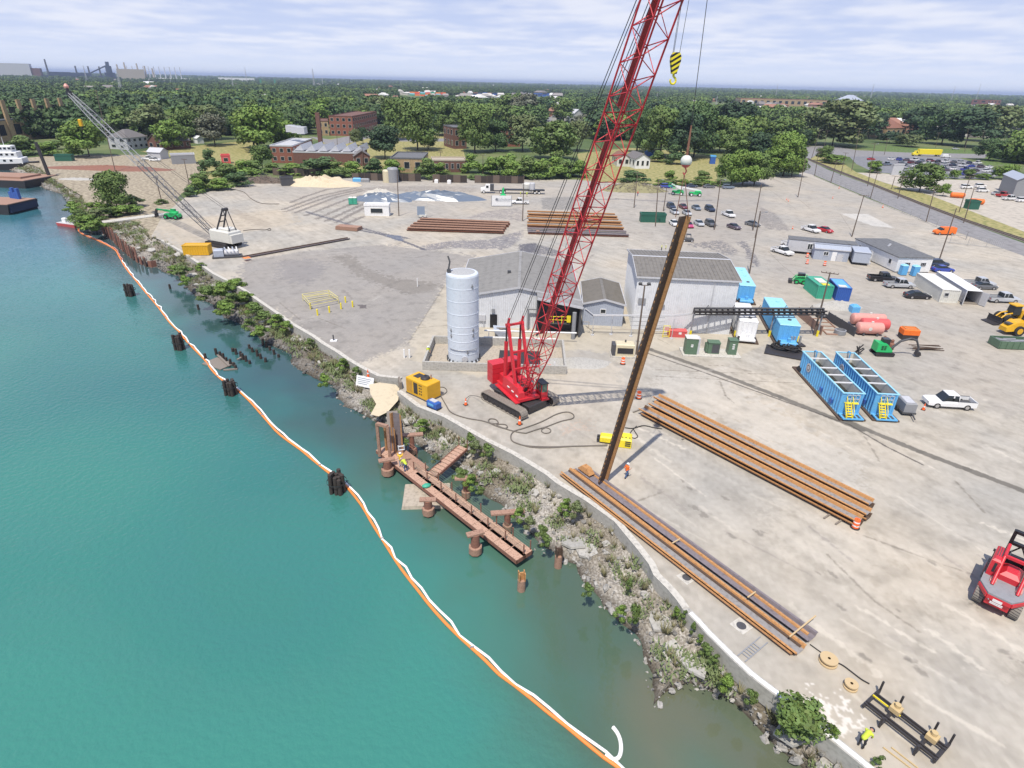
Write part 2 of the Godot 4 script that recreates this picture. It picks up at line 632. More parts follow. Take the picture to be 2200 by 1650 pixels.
func yard_wear() -> void:
	var asphalt:=V(134,131,129)
	var wet:=V(84,84,92)
	var dark:=V(112,106,101)
	# greyer asphalt in the middle of the yard
	area(L([-58.94,-127.5,-49.16,-136.4,-32.01,-144.8,-8.76,-136,-13.76,-113.5,-16.12,-83.82,-22.74,-74.93,-39.75,-95.22,-52.64,-106.9]),asphalt,0.75,2.5)
	area(L([-41.72,-133,-37.34,-134.4,-30.97,-122.7,-24.1,-117.4,-18.17,-115.5,-14.44,-113.5,-16.22,-109.7,-19.4,-107.3,-23.73,-110.5,-31.23,-117.6,-36.67,-125.7]),V(116,111,104),0.6,2.0)
	area(L([-51.57,-128.1,-44.71,-130.7,-39.59,-123.7,-39.71,-110.7,-46.75,-114.7]),V(120,118,120),0.45,3.0)
	area(L([-35.99,-91.1,-29.32,-93.15,-27.96,-89.56,-33.52,-88.19]),V(120,115,110),0.35,2.0)
	area(L([-107.4,-208.9,-76.78,-250.5,-9.62,-255.2,85.16,-253.9,130.4,-291.4,134.7,-266.7,126.7,-188.4,76.19,-139.7,48.82,-110.4,35.05,-153.9,-14.25,-170.9,-60.31,-193.6]),V(150,145,139),0.35,4.0)
	area(L([50.06,-248.5,96.69,-244,69.01,-168.2,53.26,-150.8,39.95,-154.4]),V(140,135,130),0.4,3.0)
	area(L([67.43,-157.2,87.76,-140.7,101,-114.3,63.72,-64.9,53.32,-77.65,44.92,-99.91]),V(150,145,139),0.4,4.0)
	# the apron round the silo and sheds,tan concrete
	area(L([-13.76,-113.5,-16.12,-83.82,-14.41,-81.92,-14.73,-78.53,-12.28,-76.67,-4.78,-72.97,3.94,-78,8.7,-83.32,14.87,-81.94,20.7,-81.43,25.74,-84.34,32.8,-81.3,40.31,-87.53,43.2,-95.29,21.18,-105.7,13.87,-119.7,-0.71,-136.8]),V(186,176,156),0.55,0.6)
	area(L([4.42,-82.18,9.77,-83.38,14.87,-81.94,14.98,-80.26,8.2,-76.67,6.04,-73.56,4.15,-74.18]),V(158,154,148),0.5,1.6)
	# pale dusty ground round the piles
	area(L([19.76,-75.04,27.68,-75.48,33.69,-65.79,37.98,-54.17,34.62,-47.6,29.91,-56.1,24.45,-64.16,18.76,-70.07]),V(192,188,180),0.45,3.0)
	area(L([6.54,-76.58,15.09,-78.64,14.73,-67.92,7.5,-67.55,4.9,-69.35]),V(190,180,164),0.5,2.5)
	area(L([25.32,-47.24,31.06,-42.71,35.88,-36.91,38.71,-31.76,35.37,-27.35,31.49,-34.32,23.31,-41.82]),V(196,189,176),0.3,4.0)
	area(L([20.33,-26.67,21.32,-26.44,22.21,-25.71,23.2,-24.38,22.51,-23.91,20.95,-24.32,20.22,-25.01]),V(226,223,217),0.7,2.5,0.35)
	area(L([5.87,-60.51,9.85,-61.77,9.88,-59.64,6.29,-58.7]),V(190,160,140),0.35,3.0,0.5)
	# wet streaks at the far side
	for s in [L([-70.75,-184.5,-66.67,-210.1,-59.01,-227.5]),L([-68.85,-181.1,-63.74,-208.2,-56.75,-225.2]),L([-65.61,-179.8,-60.7,-208.6,-55.05,-221.5]),L([-61.23,-176.8,-56.72,-202.4,-53.6,-211.9]),L([-56.83,-172.4,-53.18,-194.5,-51.76,-200.9]),L([-53.37,-169.6,-50.09,-191,-48.97,-197.1]),L([-50.1,-168.4,-47.79,-187.4,-46.98,-193.3]),L([-47.12,-165.7,-44.67,-177.1]),L([-72.22,-196.1,-71.28,-207.1,-68.57,-222.1,-58.62,-233.1])]:
		stroke(s,1.5,dark,0.75,1.0)
	area(L([-66.01,-207.8,-62.13,-223.1,-49.87,-233.1,-24.02,-237.1,-14.96,-234.2,-15.21,-224.8,-30.98,-222.5,-53.43,-221.8,-61.93,-213.1]),V(128,120,112),0.6,3.0,0.35)
	stroke(L([-62.84,-181.9,-52.97,-172.8,-41.74,-161.9,-34.23,-155.8,-27.47,-151.6]),1.3,wet,0.7,0.9)
	stroke(L([-41.08,-159.1,-35.42,-155.7,-28.16,-148.7,-21.5,-140.7]),1.0,wet,0.8,0.7)
	area(L([-34.1,-155.1,-29.73,-154.3,-27.73,-148.8,-29.59,-148.6]),V(96,104,122),0.9,0.6)
	area(L([-22.61,-144.5,-16.08,-150,-6.81,-152.2,1.84,-163.8,1.5,-154.3,-1.91,-143.1,-5.26,-142.8,-14.81,-143,-20.61,-140.2]),V(110,108,114),0.8,2.0,0.25)
	area(L([1.48,-148.1,4.99,-149.7,4.77,-140.5,1.18,-140.1]),wet,0.8,1.2)
	area(L([0.9,-148,4.4,-149.6,11.51,-142.2,10.95,-137.9,0.9,-139]),wet,0.75,1.5,0.2)
	area(L([8.82,-216,20.77,-220,18.38,-195.8,8.28,-194.5]),V(118,116,114),0.75,1.0,0.15)
	area(L([-14.87,-178.5,-9.15,-188.9,0.67,-197.1,2.68,-192.4,2.3,-176.3,1.32,-175.6,-6.19,-179.6]),V(120,115,118),0.6,2.5,0.4)
	stroke(L([20.18,-212.9,35.3,-217.3,51.16,-214.8,68.73,-219.5]),2.2,V(110,107,108),0.6,1.0)
	area(L([43.02,-152.2,54.38,-158.4,55.32,-146.4,52.1,-141.7,48.34,-148]),wet,0.6,2.0,0.4)
	area(L([57.65,-156.2,60.61,-157.7,56.42,-135.9,54.45,-131.8,54.64,-137.7,57.31,-148.8]),wet,0.7,1.5,0.25)
	area(L([82.79,-208.1,83.71,-198.1,78.4,-172.1,72.07,-172.9,73.48,-184.3]),V(112,108,108),0.6,1.5,0.2)
	area(L([105.6,-199.9,114.8,-200,111.6,-178.8,106.5,-181.4,105.7,-188]),V(205,205,202),0.6,0.5)
	area(L([-100.9,-164.1,-84.75,-174,-71.76,-184.4,-59.67,-168.8,-71.36,-150.5,-76.9,-138.1,-86.78,-146.4]),V(182,168,146),0.5,4.0)
	area(L([-86.66,-186.3,-65.86,-163.6,-69.31,-160.3,-85.72,-180.8]),V(150,140,126),0.5,1.5)
	# the long dark strip of patched paving and the thin drain beside it
	stroke(L([20.32,-84.02,20.86,-84.05,28.11,-77.02,35.04,-69.27,41.66,-61.37,41.07,-62.98,45.85,-56.79,48.9,-53.54,52.32,-49.79]),0.95,V(101,97,90),0.85,0.25)
	stroke(L([20.07,-82.68,26.66,-76.55,40.79,-62.41,42.51,-57.85,44.57,-54.23]),0.22,V(70,66,62),0.8,0.4)
	# joints and cracks
	for s in [L([19.77,-76.74,36.91,-76.17]),L([19.85,-74.68,28.88,-74.08,40.83,-73.47]),L([28.45,-73.69,27.87,-69.23,28.34,-67.35]),L([23.54,-78.72,30.28,-78.7,33.89,-76.96]),L([4.71,-45.38,8.3,-47.87]),L([6.41,-32.42,9.13,-33.98]),L([-16.12,-83.82,-13.76,-113.5]),L([-15.37,-90.64,-10.97,-91.97]),L([41.26,-60.04,40.16,-54.71]),L([46.22,-51.33,45.69,-46.06]),L([62.45,-147,60.9,-134.3,60.05,-115.6]),L([105.1,-198.8,95.82,-172.5]),L([100.9,-250.4,93.45,-205.3]),L([103.1,-226.6,99.34,-208.1]),L([-32.87,-94.01,-27.22,-89.61]),L([-41.84,-101.1,-35.38,-92.74]),L([31.71,-42.74,37.17,-38.95,38.96,-37.93]),L([27.65,-39.89,28.96,-34.72,30.87,-31.75]),L([12.48,-46.74,15.31,-48.33]),L([23,-88.36,24.34,-86.08])]:
		stroke(s,0.15,V(110,104,94),0.5,1.6)
	# tyre polish and scuffs along the haul lane
	var dir:=V(0.578,0,0.816)
	for k in 90:
		var o:=G(28.4,-39.35)+V(rng.randf_range(-26,34),0,rng.randf_range(-26,22))
		var light:=rng.randf() < 0.6
		stroke([o,o+dir.rotated(Vector3.UP,rng.randf_range(-0.25,0.2))*rng.randf_range(1.5,9.0)],rng.randf_range(0.12,0.5),V(214,207,193) if light else V(140,134,128),rng.randf_range(0.2,0.5),1.4)
	for k in 60:
		var o:=G(-29.12,-108.7)+V(rng.randf_range(-60,60),0,rng.randf_range(-60,45))
		stroke([o,o+V(1,0,0).rotated(Vector3.UP,rng.randf_range(0,PI))*rng.randf_range(2,9)],rng.randf_range(0.15,0.7),dark if rng.randf() < 0.6 else V(190,186,178),rng.randf_range(0.15,0.45),1.4)
	for k in 70:
		var o:=G(74.63,-116.7)+V(rng.randf_range(-50,60),0,rng.randf_range(-70,60))
		stroke([o,o+V(1,0,0).rotated(Vector3.UP,rng.randf_range(0,PI))*rng.randf_range(1,8)],rng.randf_range(0.15,0.6),V(142,136,130) if rng.randf() < 0.6 else V(196,192,186),rng.randf_range(0.15,0.4),1.4)
	for o in L([17.34,-50.57,17.84,-49.2,17.63,-46.14,18.12,-45.03,19.91,-42.32,22.58,-42.73,20.94,-47.81,25.89,-34.27,26.88,-37.79,25.65,-37.89,30.12,-34.16,36.09,-39.47,28.56,-29.27,25.37,-29.66,36.51,-34.71,28.66,-29.44,28.68,-28.5,35.86,-30.23,36.51,-29.52,-26.72,-100.3,-29.28,-122.8,-16.94,-113.3,-15.58,-113.4]):
		stroke([o,o+dir*0.5],rng.randf_range(0.12,0.5),V(112,107,100),0.5,1.6)
	area(L([-27.95,-101.1,-26.35,-100.9,-25.83,-99.13,-27.04,-99.04]),V(78,72,74),0.8,0.4)


func land() -> void:
	var wall:=L([24.53,-17.99,21.64,-21.67,20.03,-23.77,18.78,-25.54,18.23,-26.1,17.58,-26.85,16.86,-27.72,15.97,-29.18,15.43,-30.15,14.87,-31.15,14.44,-32.1,14.02,-32.85,13.77,-33.3,13.53,-34.15,13.05,-35.28,12.65,-36.01,12.24,-36.76,12.1,-37.98,11.44,-39.77,9.95,-43.39,7.58,-46.38,4.92,-49.07,3.82,-50.62,0.44,-54.13,-2.45,-56.57,-4.69,-58.71,-7.83,-61.76,-11.39,-64.16,-14.52,-68.01,-14.87,-71.71,-17.96,-72.25,-21.14,-75.02,-23.32,-77.23,-25.73,-79.96,-28.62,-82.83,-30.83,-85.45,-36,-90.57,-39.55,-94.67,-45.07,-100.8,-50.53,-107,-55.93,-112.4,-60.64,-116.8,-67.8,-124.8,-73.39,-131,-80,-137.8,-85.22,-143,-90.14,-147.3,-98.71,-158.4,-105.6,-165.1,-109,-160.2,-109.6,-158.6,-119.5,-169.8,-131.8,-186.1,-141.5,-199.4,-158.3,-216.3,-174.8,-233.4,-187.7,-247.3,-198.9,-259.7,-213.8,-272.7,-230.7,-286.9,-300,-287.2,-481.6,-246.8])
	var poly:=[]
	for p in wall:
		poly.append(W(p.x,p.z))
	var all:=poly+[W(-30000,-900),W(-30000,-30000),W(30000,-30000),W(30000,200),W(90,60)]
	var mb:=MB.new()
	mb.sheet(all,-0.03)
	struct("ground",mb,M.far_ground)
	# the yard's paving
	var yard:=poly.slice(0,47)+Q([-100.5,-172.1,-108.7,-201.8,-107.4,-208.9,-99.39,-234.4,-77.51,-253,-40.68,-259.3,-9.72,-257.8,25.25,-262.2,36.19,-256.2,54.89,-254.1,85.96,-256.5,104,-275.2,111.7,-285.2,131.8,-294.7,155.6,-346.3,138.3,-292.7,135.6,-270.8,131.3,-230,128.1,-190.6,126.9,-148.6,125.1,-110.5])+[W(60,-8)]
	mb=MB.new()
	mb.sheet(yard,0.0)
	for p in mb.v:
		mb.t.append(Vector2((p.x+125.0)/YS,(p.z+265.0)/YS))
	struct("yard_paving",mb,M.yard_paving)
	for s in [
		["dirt_ground","dirt",-0.01,Q([-109,-160.2,-109.6,-158.6,-119.5,-169.8,-131.8,-186.1,-141.5,-199.4,-158.3,-216.3,-174.8,-233.4,-187.7,-247.3,-198.9,-259.7,-213.8,-272.7,-229.2,-284.9,-221.8,-298.4,-206.3,-306.9,-181.1,-312.5,-147.4,-290.4,-129.8,-257.7,-112.6,-213,-113.3,-208.1,-108.1,-193.3,-96.91,-201.3,-87.42,-165.6,-85.29,-149.1,-89.49,-146.1,-98.71,-158.4,-105.6,-165.1])],
		["dry_grass","dry_grass",-0.02,Q([-194.5,-326.1,-165.2,-403.8,-113.3,-271.9,-107.1,-224.2,-110.4,-213.4,-129.8,-257.7,-147.4,-290.4])],
		["dry_grass","dry_grass",-0.02,Q([-127.2,-414.4,-92.12,-485.2,-49.08,-493,-39.02,-439.1,-27.05,-329.9,-24.8,-276.4,-47.7,-272.3,-68.83,-276.2,-92.39,-296.9])],
		["street","asphalt",-0.005,Q([-142.8,-437.7,-121.6,-416,-107.4,-517.3,-98.07,-507.5,-97.73,-461.4,-104.4,-395.7,-108.8,-352.2,-118.8,-376.9,-117.8,-392.2])],
		["street","asphalt",-0.005,Q([-83.01,-435.9,-44.56,-446.9,-42.39,-424.7,-79.09,-414.7])],
		["dry_grass","dry_grass",-0.018,Q([34.27,-366.4,70.72,-409.3,104.5,-395.6,113.9,-359.7,84.11,-263.2,54.16,-255.3,27.09,-251])],
		["street","asphalt",-0.004,Q([70.83,-1104.7,76.96,-1108.6,31.94,-646.9,21.1,-633.5])],
		["grass","grass",-0.02,Q([-372.3,-462.4,-347.6,-514,-298,-464,-283.5,-404.9,-319.2,-394])],
		["grass","grass",-0.02,Q([235.4,-466.8,280.7,-478.3,328.3,-447.7,337.3,-427.3,292.5,-368,263.3,-356.9,300.7,-419.2,244.3,-413.6])],
		["street","asphalt",-0.008,Q([197.4,-448.6,227.8,-464.9,227.9,-431.9,256,-423.4,312.7,-425.4,289.7,-396.8,237.9,-392.2,204.3,-384.9,184.2,-393.4,161.5,-355.5,168.8,-377.3])],
		["car_lot_paving","lot_asphalt",-0.004,Q([201.3,-387.5,240,-395.8,272.1,-393.1,255.8,-335.7,241.1,-315.3,221.9,-296.1,194,-295.3,176.9,-314.6,185.1,-346.9])],
		["gravel_lot","lot_gravel",-0.012,Q([163,-310,179.5,-308.7,191.4,-291.1,218.9,-291.9,247.4,-308.2,218.1,-245.1,141.5,-152.2,148,-176.6,159.7,-239.5,159.4,-271.9])],
		["verge","dry_grass",-0.01,Q([171,-377.8,184.2,-393.4,179.4,-351,166.8,-310.6,161.4,-275.6,161.4,-242.4,149.3,-178.3,143.6,-154.8,136.5,-146.2,141,-167.3,146.7,-225.4,152,-267.5,160.8,-327.4])],
		["road","asphalt",0.004,Q([154.9,-346.1,166.1,-367.8,156.2,-317.4,150.2,-264,143.7,-220.3,140.2,-190.3,137.7,-162.9,135.6,-145,125.1,-132.3,126.9,-148.6,127.9,-179,128.1,-190.6,132.3,-231.9,136.8,-273.3,139.6,-295.7,138.3,-305.6])],
	]:
		mb=MB.new()
		mb.sheet(s[3],s[2])
		struct(s[0],mb,M[s[1]])
	# two rails beside the road on a ballast strip
	var line:=L([168.2,-371.2,159.9,-320.3,152.9,-269.2,145.9,-224.1,142.1,-193.1,140.8,-167,139.6,-146.5])
	mb=MB.new()
	ribbon(mb,line,3.2,0.012)
	struct("rail_ballast",mb,M.ballast)
	var track:=thing("railway_track","two dark rails running beside the road right of the yard","railway",line[0])
	for side in [-0.72,0.72]:
		mb=MB.new()
		for i in line.size() - 1:
			var d: Vector3=(line[i+1] - line[i]).normalized()
			var s: Vector3=d.cross(Vector3.UP)*side - line[0]+V(0,0.09,0)
			mb.beam(line[i]+s,line[i+1]+s,0.14,0.16)
		part("rail",mb,M.rust_dark,track)
	mb=MB.new()
	var ties:=resample(line,0.8)
	for i in ties.size() - 1:
		var d: Vector3=(ties[i+1] - ties[i]).normalized().cross(Vector3.UP)
		mb.beam(ties[i] - line[0] - d*1.25,ties[i] - line[0]+d*1.25,0.22,0.07)
	part("sleeper",mb,M.old_wood,track).set_meta("kind","stuff")


func ribbon(mb: MB,pts: Array,width: float,y: float) -> void:
	for i in pts.size() - 1:
		var a: Vector3=pts[i]
		var b: Vector3=pts[i+1]
		var s:=(b - a).normalized().cross(Vector3.UP)*width/2
		var u:=V(0,y,0)
		mb.quad(a - s+u,a+s+u,b+s+u,b - s+u)


func near_line(p: Vector2,line: Array) -> float:
	var best:=1e9
	for i in line.size() - 1:
		best=minf(best,p.distance_squared_to(Geometry2D.get_closest_point_to_segment(p,line[i],line[i+1])))
	return sqrt(best)


func river() -> void:
	var shore:=[]
	for p in L([21.29,-20.11,18.8,-23.3,17.77,-24.46,16.59,-26.62,16.16,-27.3,15.73,-27.73,14.64,-28.24,13.95,-28.78,13.22,-28.85,11.36,-28.06,10.43,-27.15,10.73,-29.45,10.56,-31.75,10.09,-33.15,9.04,-34.13,8.13,-35.77,7.36,-37.52,6.48,-38.69,6.03,-40.53,4.6,-41.21,2.98,-43.3,1.46,-45.38,0.08,-47.61,-3.04,-50.93,-6.49,-54.81,-10.8,-59.37,-14.77,-62.89,-16.07,-63.66,-19.4,-66.71,-21.95,-68.44,-23.96,-71.28,-24.3,-73.68,-27.93,-76.03,-33.23,-80.85,-34.53,-84.64,-39.06,-88.06,-43.35,-92.25,-46.97,-96.3,-51.17,-99.44,-57.63,-107.1,-61.24,-109.6,-66.12,-115.8,-71.9,-123.4,-76.33,-125.7,-79.18,-129.1,-81.15,-128.9,-87.27,-134.2,-96.33,-144,-104,-152.8,-110.9,-160.1,-113.2,-161.2,-119.1,-163.5,-125.6,-171.8,-142.6,-194.8,-147.1,-200.4,-158.8,-214.6,-171.6,-224.1,-187.9,-240,-201.7,-253.8,-222.3,-272],-2.5):
		shore.append(W(p.x,p.z))
	var boom:=[]
	for p in L([8.54,-21.33,7.47,-22.67,6.11,-23.59,4.58,-25.02,2.93,-26.37,1.1,-27.99,-0.34,-29.07,-1.77,-30.6,-3.48,-32.23,-5.12,-33.97,-6.57,-35.72,-7.78,-37.33,-8.92,-38.8,-10.17,-40.61,-11.7,-42.99,-13.18,-45.24,-14.64,-47.67,-16.25,-49.88,-17.38,-51.23,-19.66,-53.39,-21.98,-55.6,-24.29,-57.88,-26.21,-59.54,-28.32,-61.55,-30.35,-63.95,-32.5,-66.5,-34.8,-69.22,-37.55,-72.09,-40.33,-74.43,-43.45,-77.65,-46.83,-81.95,-51.06,-86.62,-54.42,-90.54,-55.33,-91.76,-59.93,-96.86,-65.44,-103.7,-72.45,-112,-79.1,-120,-85.84,-128.1,-92.9,-137.4,-97.69,-143.5,-106.1,-151,-113.4,-156.7,-117.9,-161,-120.9,-165.7],-2.4):
		boom.append(W(p.x,p.z))
	var cove:=PackedVector2Array(boom+[shore[51]]+[W(-60,-180),W(20,-100),W(30,-20)])
	var step:=1.25
	var x0:=-262.5
	var z0:=-300.0
	var nx:=240
	var nz:=248
	var shade:=noise(0.02,3,41)
	var cols:={}
	var mbs:=[MB.new(),MB.new()]
	for mb in mbs:
		mb.colored=true
	var coarse:={}
	for j in nz/4+2:
		for i in nx/4+2:
			coarse[Vector2i(i,j)]=near_line(W(x0+i*5.0,z0+j*5.0),shore)
	for j in nz:
		for i in nx:
			var p:=Vector2(x0+(i+0.5)*step,z0+(j+0.5)*step)
			var q:=coarse[Vector2i(i/4,j/4)] as float
			if p.x > 32 or p.x > -100 and p.y < -175 or p.x > -20 and p.y < -110 or p.x > 16 and p.y < -60:
				continue
			var mb: MB=mbs[1 if Geometry2D.is_point_in_polygon(p,cove) else 0]
			for k in [[0,0],[0,1],[1,1],[0,0],[1,1],[1,0]]:
				var c:=Vector2i(i+k[0],j+k[1])
				if not cols.has(c):
					var w:=W(x0+c.x*step,z0+c.y*step)
					var f:=Vector2(c)/4.0
					var o:=Vector2i(f)
					f -= Vector2(o)
					var d:=lerpf(lerpf(coarse[o],coarse[o+Vector2i(1,0)],f.x),lerpf(coarse[o+Vector2i(0,1)],coarse[o+Vector2i(1,1)],f.x),f.y)
					if d < 7.0:
						d=near_line(w,shore)
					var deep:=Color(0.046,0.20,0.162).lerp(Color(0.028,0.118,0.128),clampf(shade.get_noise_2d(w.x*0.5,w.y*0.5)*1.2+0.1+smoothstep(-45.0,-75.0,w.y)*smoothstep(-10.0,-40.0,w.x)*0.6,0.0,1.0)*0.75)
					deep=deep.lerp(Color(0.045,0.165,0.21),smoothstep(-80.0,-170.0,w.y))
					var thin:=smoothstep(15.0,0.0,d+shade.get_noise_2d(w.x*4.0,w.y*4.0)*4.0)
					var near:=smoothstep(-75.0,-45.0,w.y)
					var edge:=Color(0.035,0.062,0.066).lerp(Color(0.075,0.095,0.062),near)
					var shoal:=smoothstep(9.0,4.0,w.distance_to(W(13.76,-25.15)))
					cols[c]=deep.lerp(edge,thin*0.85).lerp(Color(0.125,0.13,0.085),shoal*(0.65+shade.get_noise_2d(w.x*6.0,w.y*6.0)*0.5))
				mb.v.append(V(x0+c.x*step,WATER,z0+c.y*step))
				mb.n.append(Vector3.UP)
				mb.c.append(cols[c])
	for mb in mbs:  # put the corners in order for faces that look up
		for k in range(0,mb.v.size(),3):
			var a: Vector3=mb.v[k+1]; mb.v[k+1]=mb.v[k+2]; mb.v[k+2]=a
			var e: Color=mb.c[k+1]; mb.c[k+1]=mb.c[k+2]; mb.c[k+2]=e
	var far:=MB.new()
	far.colored=true
	far.col=Color(0.045,0.165,0.21)
	far.quad(V(-2500,WATER,200),V(x0,WATER,200),V(x0,WATER,-900),V(-2500,WATER,-900))
	far.col=Color(0.046,0.20,0.162)
	far.quad(V(x0,WATER,200),V(60,WATER,200),V(60,WATER,z0+nz*step),V(x0,WATER,z0+nz*step))
	far.quad(V(x0,WATER,z0),V(x0+60,WATER,z0),V(x0+60,WATER,z0 - 100),V(x0,WATER,z0 - 100))
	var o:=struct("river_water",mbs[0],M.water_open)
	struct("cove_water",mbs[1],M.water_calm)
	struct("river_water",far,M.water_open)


func bank() -> void:
	var wall:=L([24.53,-17.99,21.64,-21.67,20.03,-23.77,18.78,-25.54,18.23,-26.1,17.58,-26.85,16.86,-27.72,15.97,-29.18,15.43,-30.15,14.87,-31.15,14.44,-32.1,14.02,-32.85,13.77,-33.3,13.53,-34.15,13.05,-35.28,12.65,-36.01,12.24,-36.76,12.1,-37.98,11.44,-39.77,9.95,-43.39,7.58,-46.38,4.92,-49.07,3.82,-50.62,0.44,-54.13,-2.45,-56.57,-4.69,-58.71,-7.83,-61.76,-11.39,-64.16,-14.52,-68.01,-14.87,-71.71,-17.96,-72.25,-21.14,-75.02,-23.32,-77.23,-25.73,-79.96,-28.62,-82.83,-30.83,-85.45,-36,-90.57,-39.55,-94.67,-45.07,-100.8,-50.53,-107,-55.93,-112.4,-60.64,-116.8,-67.8,-124.8,-73.39,-131,-80,-137.8,-85.22,-143,-90.14,-147.3,-98.71,-158.4,-105.6,-165.1,-109,-160.2,-109.6,-158.6,-119.5,-169.8,-131.8,-186.1,-141.5,-199.4,-158.3,-216.3,-174.8,-233.4,-187.7,-247.3,-198.9,-259.7,-213.8,-272.7,-230.7,-286.9])
	var shore:=L([21.29,-20.11,18.8,-23.3,17.77,-24.46,16.59,-26.62,16.16,-27.3,15.73,-27.73,14.64,-28.24,13.95,-28.78,13.22,-28.85,11.36,-28.06,10.43,-27.15,10.73,-29.45,10.56,-31.75,10.09,-33.15,9.04,-34.13,8.13,-35.77,7.36,-37.52,6.48,-38.69,6.03,-40.53,4.6,-41.21,2.98,-43.3,1.46,-45.38,0.08,-47.61,-3.04,-50.93,-6.49,-54.81,-10.8,-59.37,-14.77,-62.89,-16.07,-63.66,-19.4,-66.71,-21.95,-68.44,-23.96,-71.28,-24.3,-73.68,-27.93,-76.03,-33.23,-80.85,-34.53,-84.64,-39.06,-88.06,-43.35,-92.25,-46.97,-96.3,-51.17,-99.44,-57.63,-107.1,-61.24,-109.6,-66.12,-115.8,-71.9,-123.4,-76.33,-125.7,-79.18,-129.1,-81.15,-128.9,-87.27,-134.2,-96.33,-144,-104,-152.8,-110.9,-160.1,-113.2,-161.2,-119.1,-163.5,-125.6,-171.8,-142.6,-194.8,-147.1,-200.4,-158.8,-214.6,-171.6,-224.1,-187.9,-240,-201.7,-253.8,-222.3,-272],-2.5)
	var top:=[]
	var low:=[]
	for i in wall.size() - 1:  # stations about 0.8 m apart along the longer side
		var k:=clampi(int(maxf(wall[i].distance_to(wall[i+1]),shore[i].distance_to(shore[i+1]))/0.7),1,24)
		for j in k:
			top.append(wall[i].lerp(wall[i+1],float(j)/k))
			low.append(shore[i].lerp(shore[i+1],float(j)/k))
	var rough:=noise(0.45,4,51)
	var tone:=noise(0.11,4,52)
	var mb:=MB.new()
	mb.colored=true
	var rows:=[]
	var rcol:=[]
	var across:=18
	for i in top.size():
		var line:=[]
		var cl:=[]
		var left: float=smoothstep(-100.0,-130.0,top[i].z)
		for j in across+1:
			var t:=float(j)/across*1.5
			var p: Vector3=top[i].lerp(low[i],t)
			var shape:=t+0.16*sin(t*TAU)
			p.y=lerpf(lerpf(-0.95,-0.3,left),WATER,shape) if t <= 1.0 else WATER - (t - 1.0)*3.0
			var bump_:=rough.get_noise_2d(p.x,p.z)*0.55+rough.get_noise_2d(p.x*3.0,p.z*3.0)*0.2
			p.y += bump_*clampf(t*5.0,0.0,1.0)*(1.0 if t < 0.9 else 0.5)
			line.append(p)
			var n:=tone.get_noise_2d(p.x,p.z)
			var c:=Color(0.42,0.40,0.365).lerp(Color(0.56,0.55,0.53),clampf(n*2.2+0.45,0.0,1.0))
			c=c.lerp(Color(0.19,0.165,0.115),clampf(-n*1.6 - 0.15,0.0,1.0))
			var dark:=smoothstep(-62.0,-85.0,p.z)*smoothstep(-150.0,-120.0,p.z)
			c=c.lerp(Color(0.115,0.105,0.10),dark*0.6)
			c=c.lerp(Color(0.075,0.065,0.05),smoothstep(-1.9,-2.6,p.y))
			cl.append(c)
		rows.append(line)
		rcol.append(cl)
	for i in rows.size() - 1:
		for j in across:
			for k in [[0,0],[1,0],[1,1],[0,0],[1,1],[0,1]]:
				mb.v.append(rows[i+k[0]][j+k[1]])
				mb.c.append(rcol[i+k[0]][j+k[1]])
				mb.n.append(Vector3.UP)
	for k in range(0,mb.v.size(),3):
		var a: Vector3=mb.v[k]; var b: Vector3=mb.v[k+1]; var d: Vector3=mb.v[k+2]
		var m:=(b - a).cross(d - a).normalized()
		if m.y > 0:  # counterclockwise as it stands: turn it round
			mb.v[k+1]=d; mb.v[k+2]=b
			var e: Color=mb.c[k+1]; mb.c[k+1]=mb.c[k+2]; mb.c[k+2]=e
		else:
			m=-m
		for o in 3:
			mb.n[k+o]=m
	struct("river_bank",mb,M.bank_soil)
	bank_rows=rows


var bank_rows:=[]


func bank_point(along: float,across: float) -> Vector3:  # a point on the bank,0..1 along from the near end and 0..1 from the wall to the water
	var i:=clampi(int(along*(bank_rows.size() - 1)),0,bank_rows.size() - 1)
	var j:=clampi(int(across*12.0),0,17)
	return bank_rows[i][j]


func wall_run(mb: MB,pts: Array,half: float,y0: float,y1: float) -> void:
	var rings:=[]
	for i in pts.size():
		var d: Vector3=(pts[mini(i+1,pts.size() - 1)] - pts[maxi(i - 1,0)])
		d.y=0
		var s:=d.normalized().cross(Vector3.UP)*half
		var p: Vector3=pts[i]
		rings.append([p+s+V(0,y0,0),p - s+V(0,y0,0),p - s+V(0,y1,0),p+s+V(0,y1,0)])
	mb.loft(rings)


func corr(mb: MB,a: Vector3,b: Vector3,y0: float,ya: float,yb: float,pitch:=0.34,deep:=0.05) -> void:
	# a wall of ribbed sheet from a to b,standing on y0,its top running from ya to yb
	var d:=b - a
	var k:=maxi(1,int(d.length()/pitch))
	var o:=d.normalized().cross(Vector3.UP)
	var u:=[0.0,0.55,0.68,0.87]
	var w:=[0.0,0.0,1.0,1.0]
	var last:=Vector3.ZERO
	var top:=0.0
	for i in k*4+1:
		var t: float=(i/4+u[i % 4])/k if i < k*4 else 1.0
		var p: Vector3=a+d*t+o*(deep*w[i % 4])
		var h:=lerpf(ya,yb,t)
		if i > 0:
			mb.quad(V(last.x,y0,last.z),V(p.x,y0,p.z),V(p.x,h,p.z),V(last.x,top,last.z))
		last=p
		top=h


func seams(mb: MB,a: Vector3,b: Vector3,d: Vector3,pitch: float,hi:=0.05) -> void:  # raised seams on a roof plane: a to b along the eave,d the way up the slope
	var k:=int((b - a).length()/pitch)
	var n:=(b - a).cross(d).normalized()
	for i in k+1:
		var p:=a.lerp(b,float(i)/k)+n*hi*0.5
		mb.beam(p,p+d,0.06,hi,n)


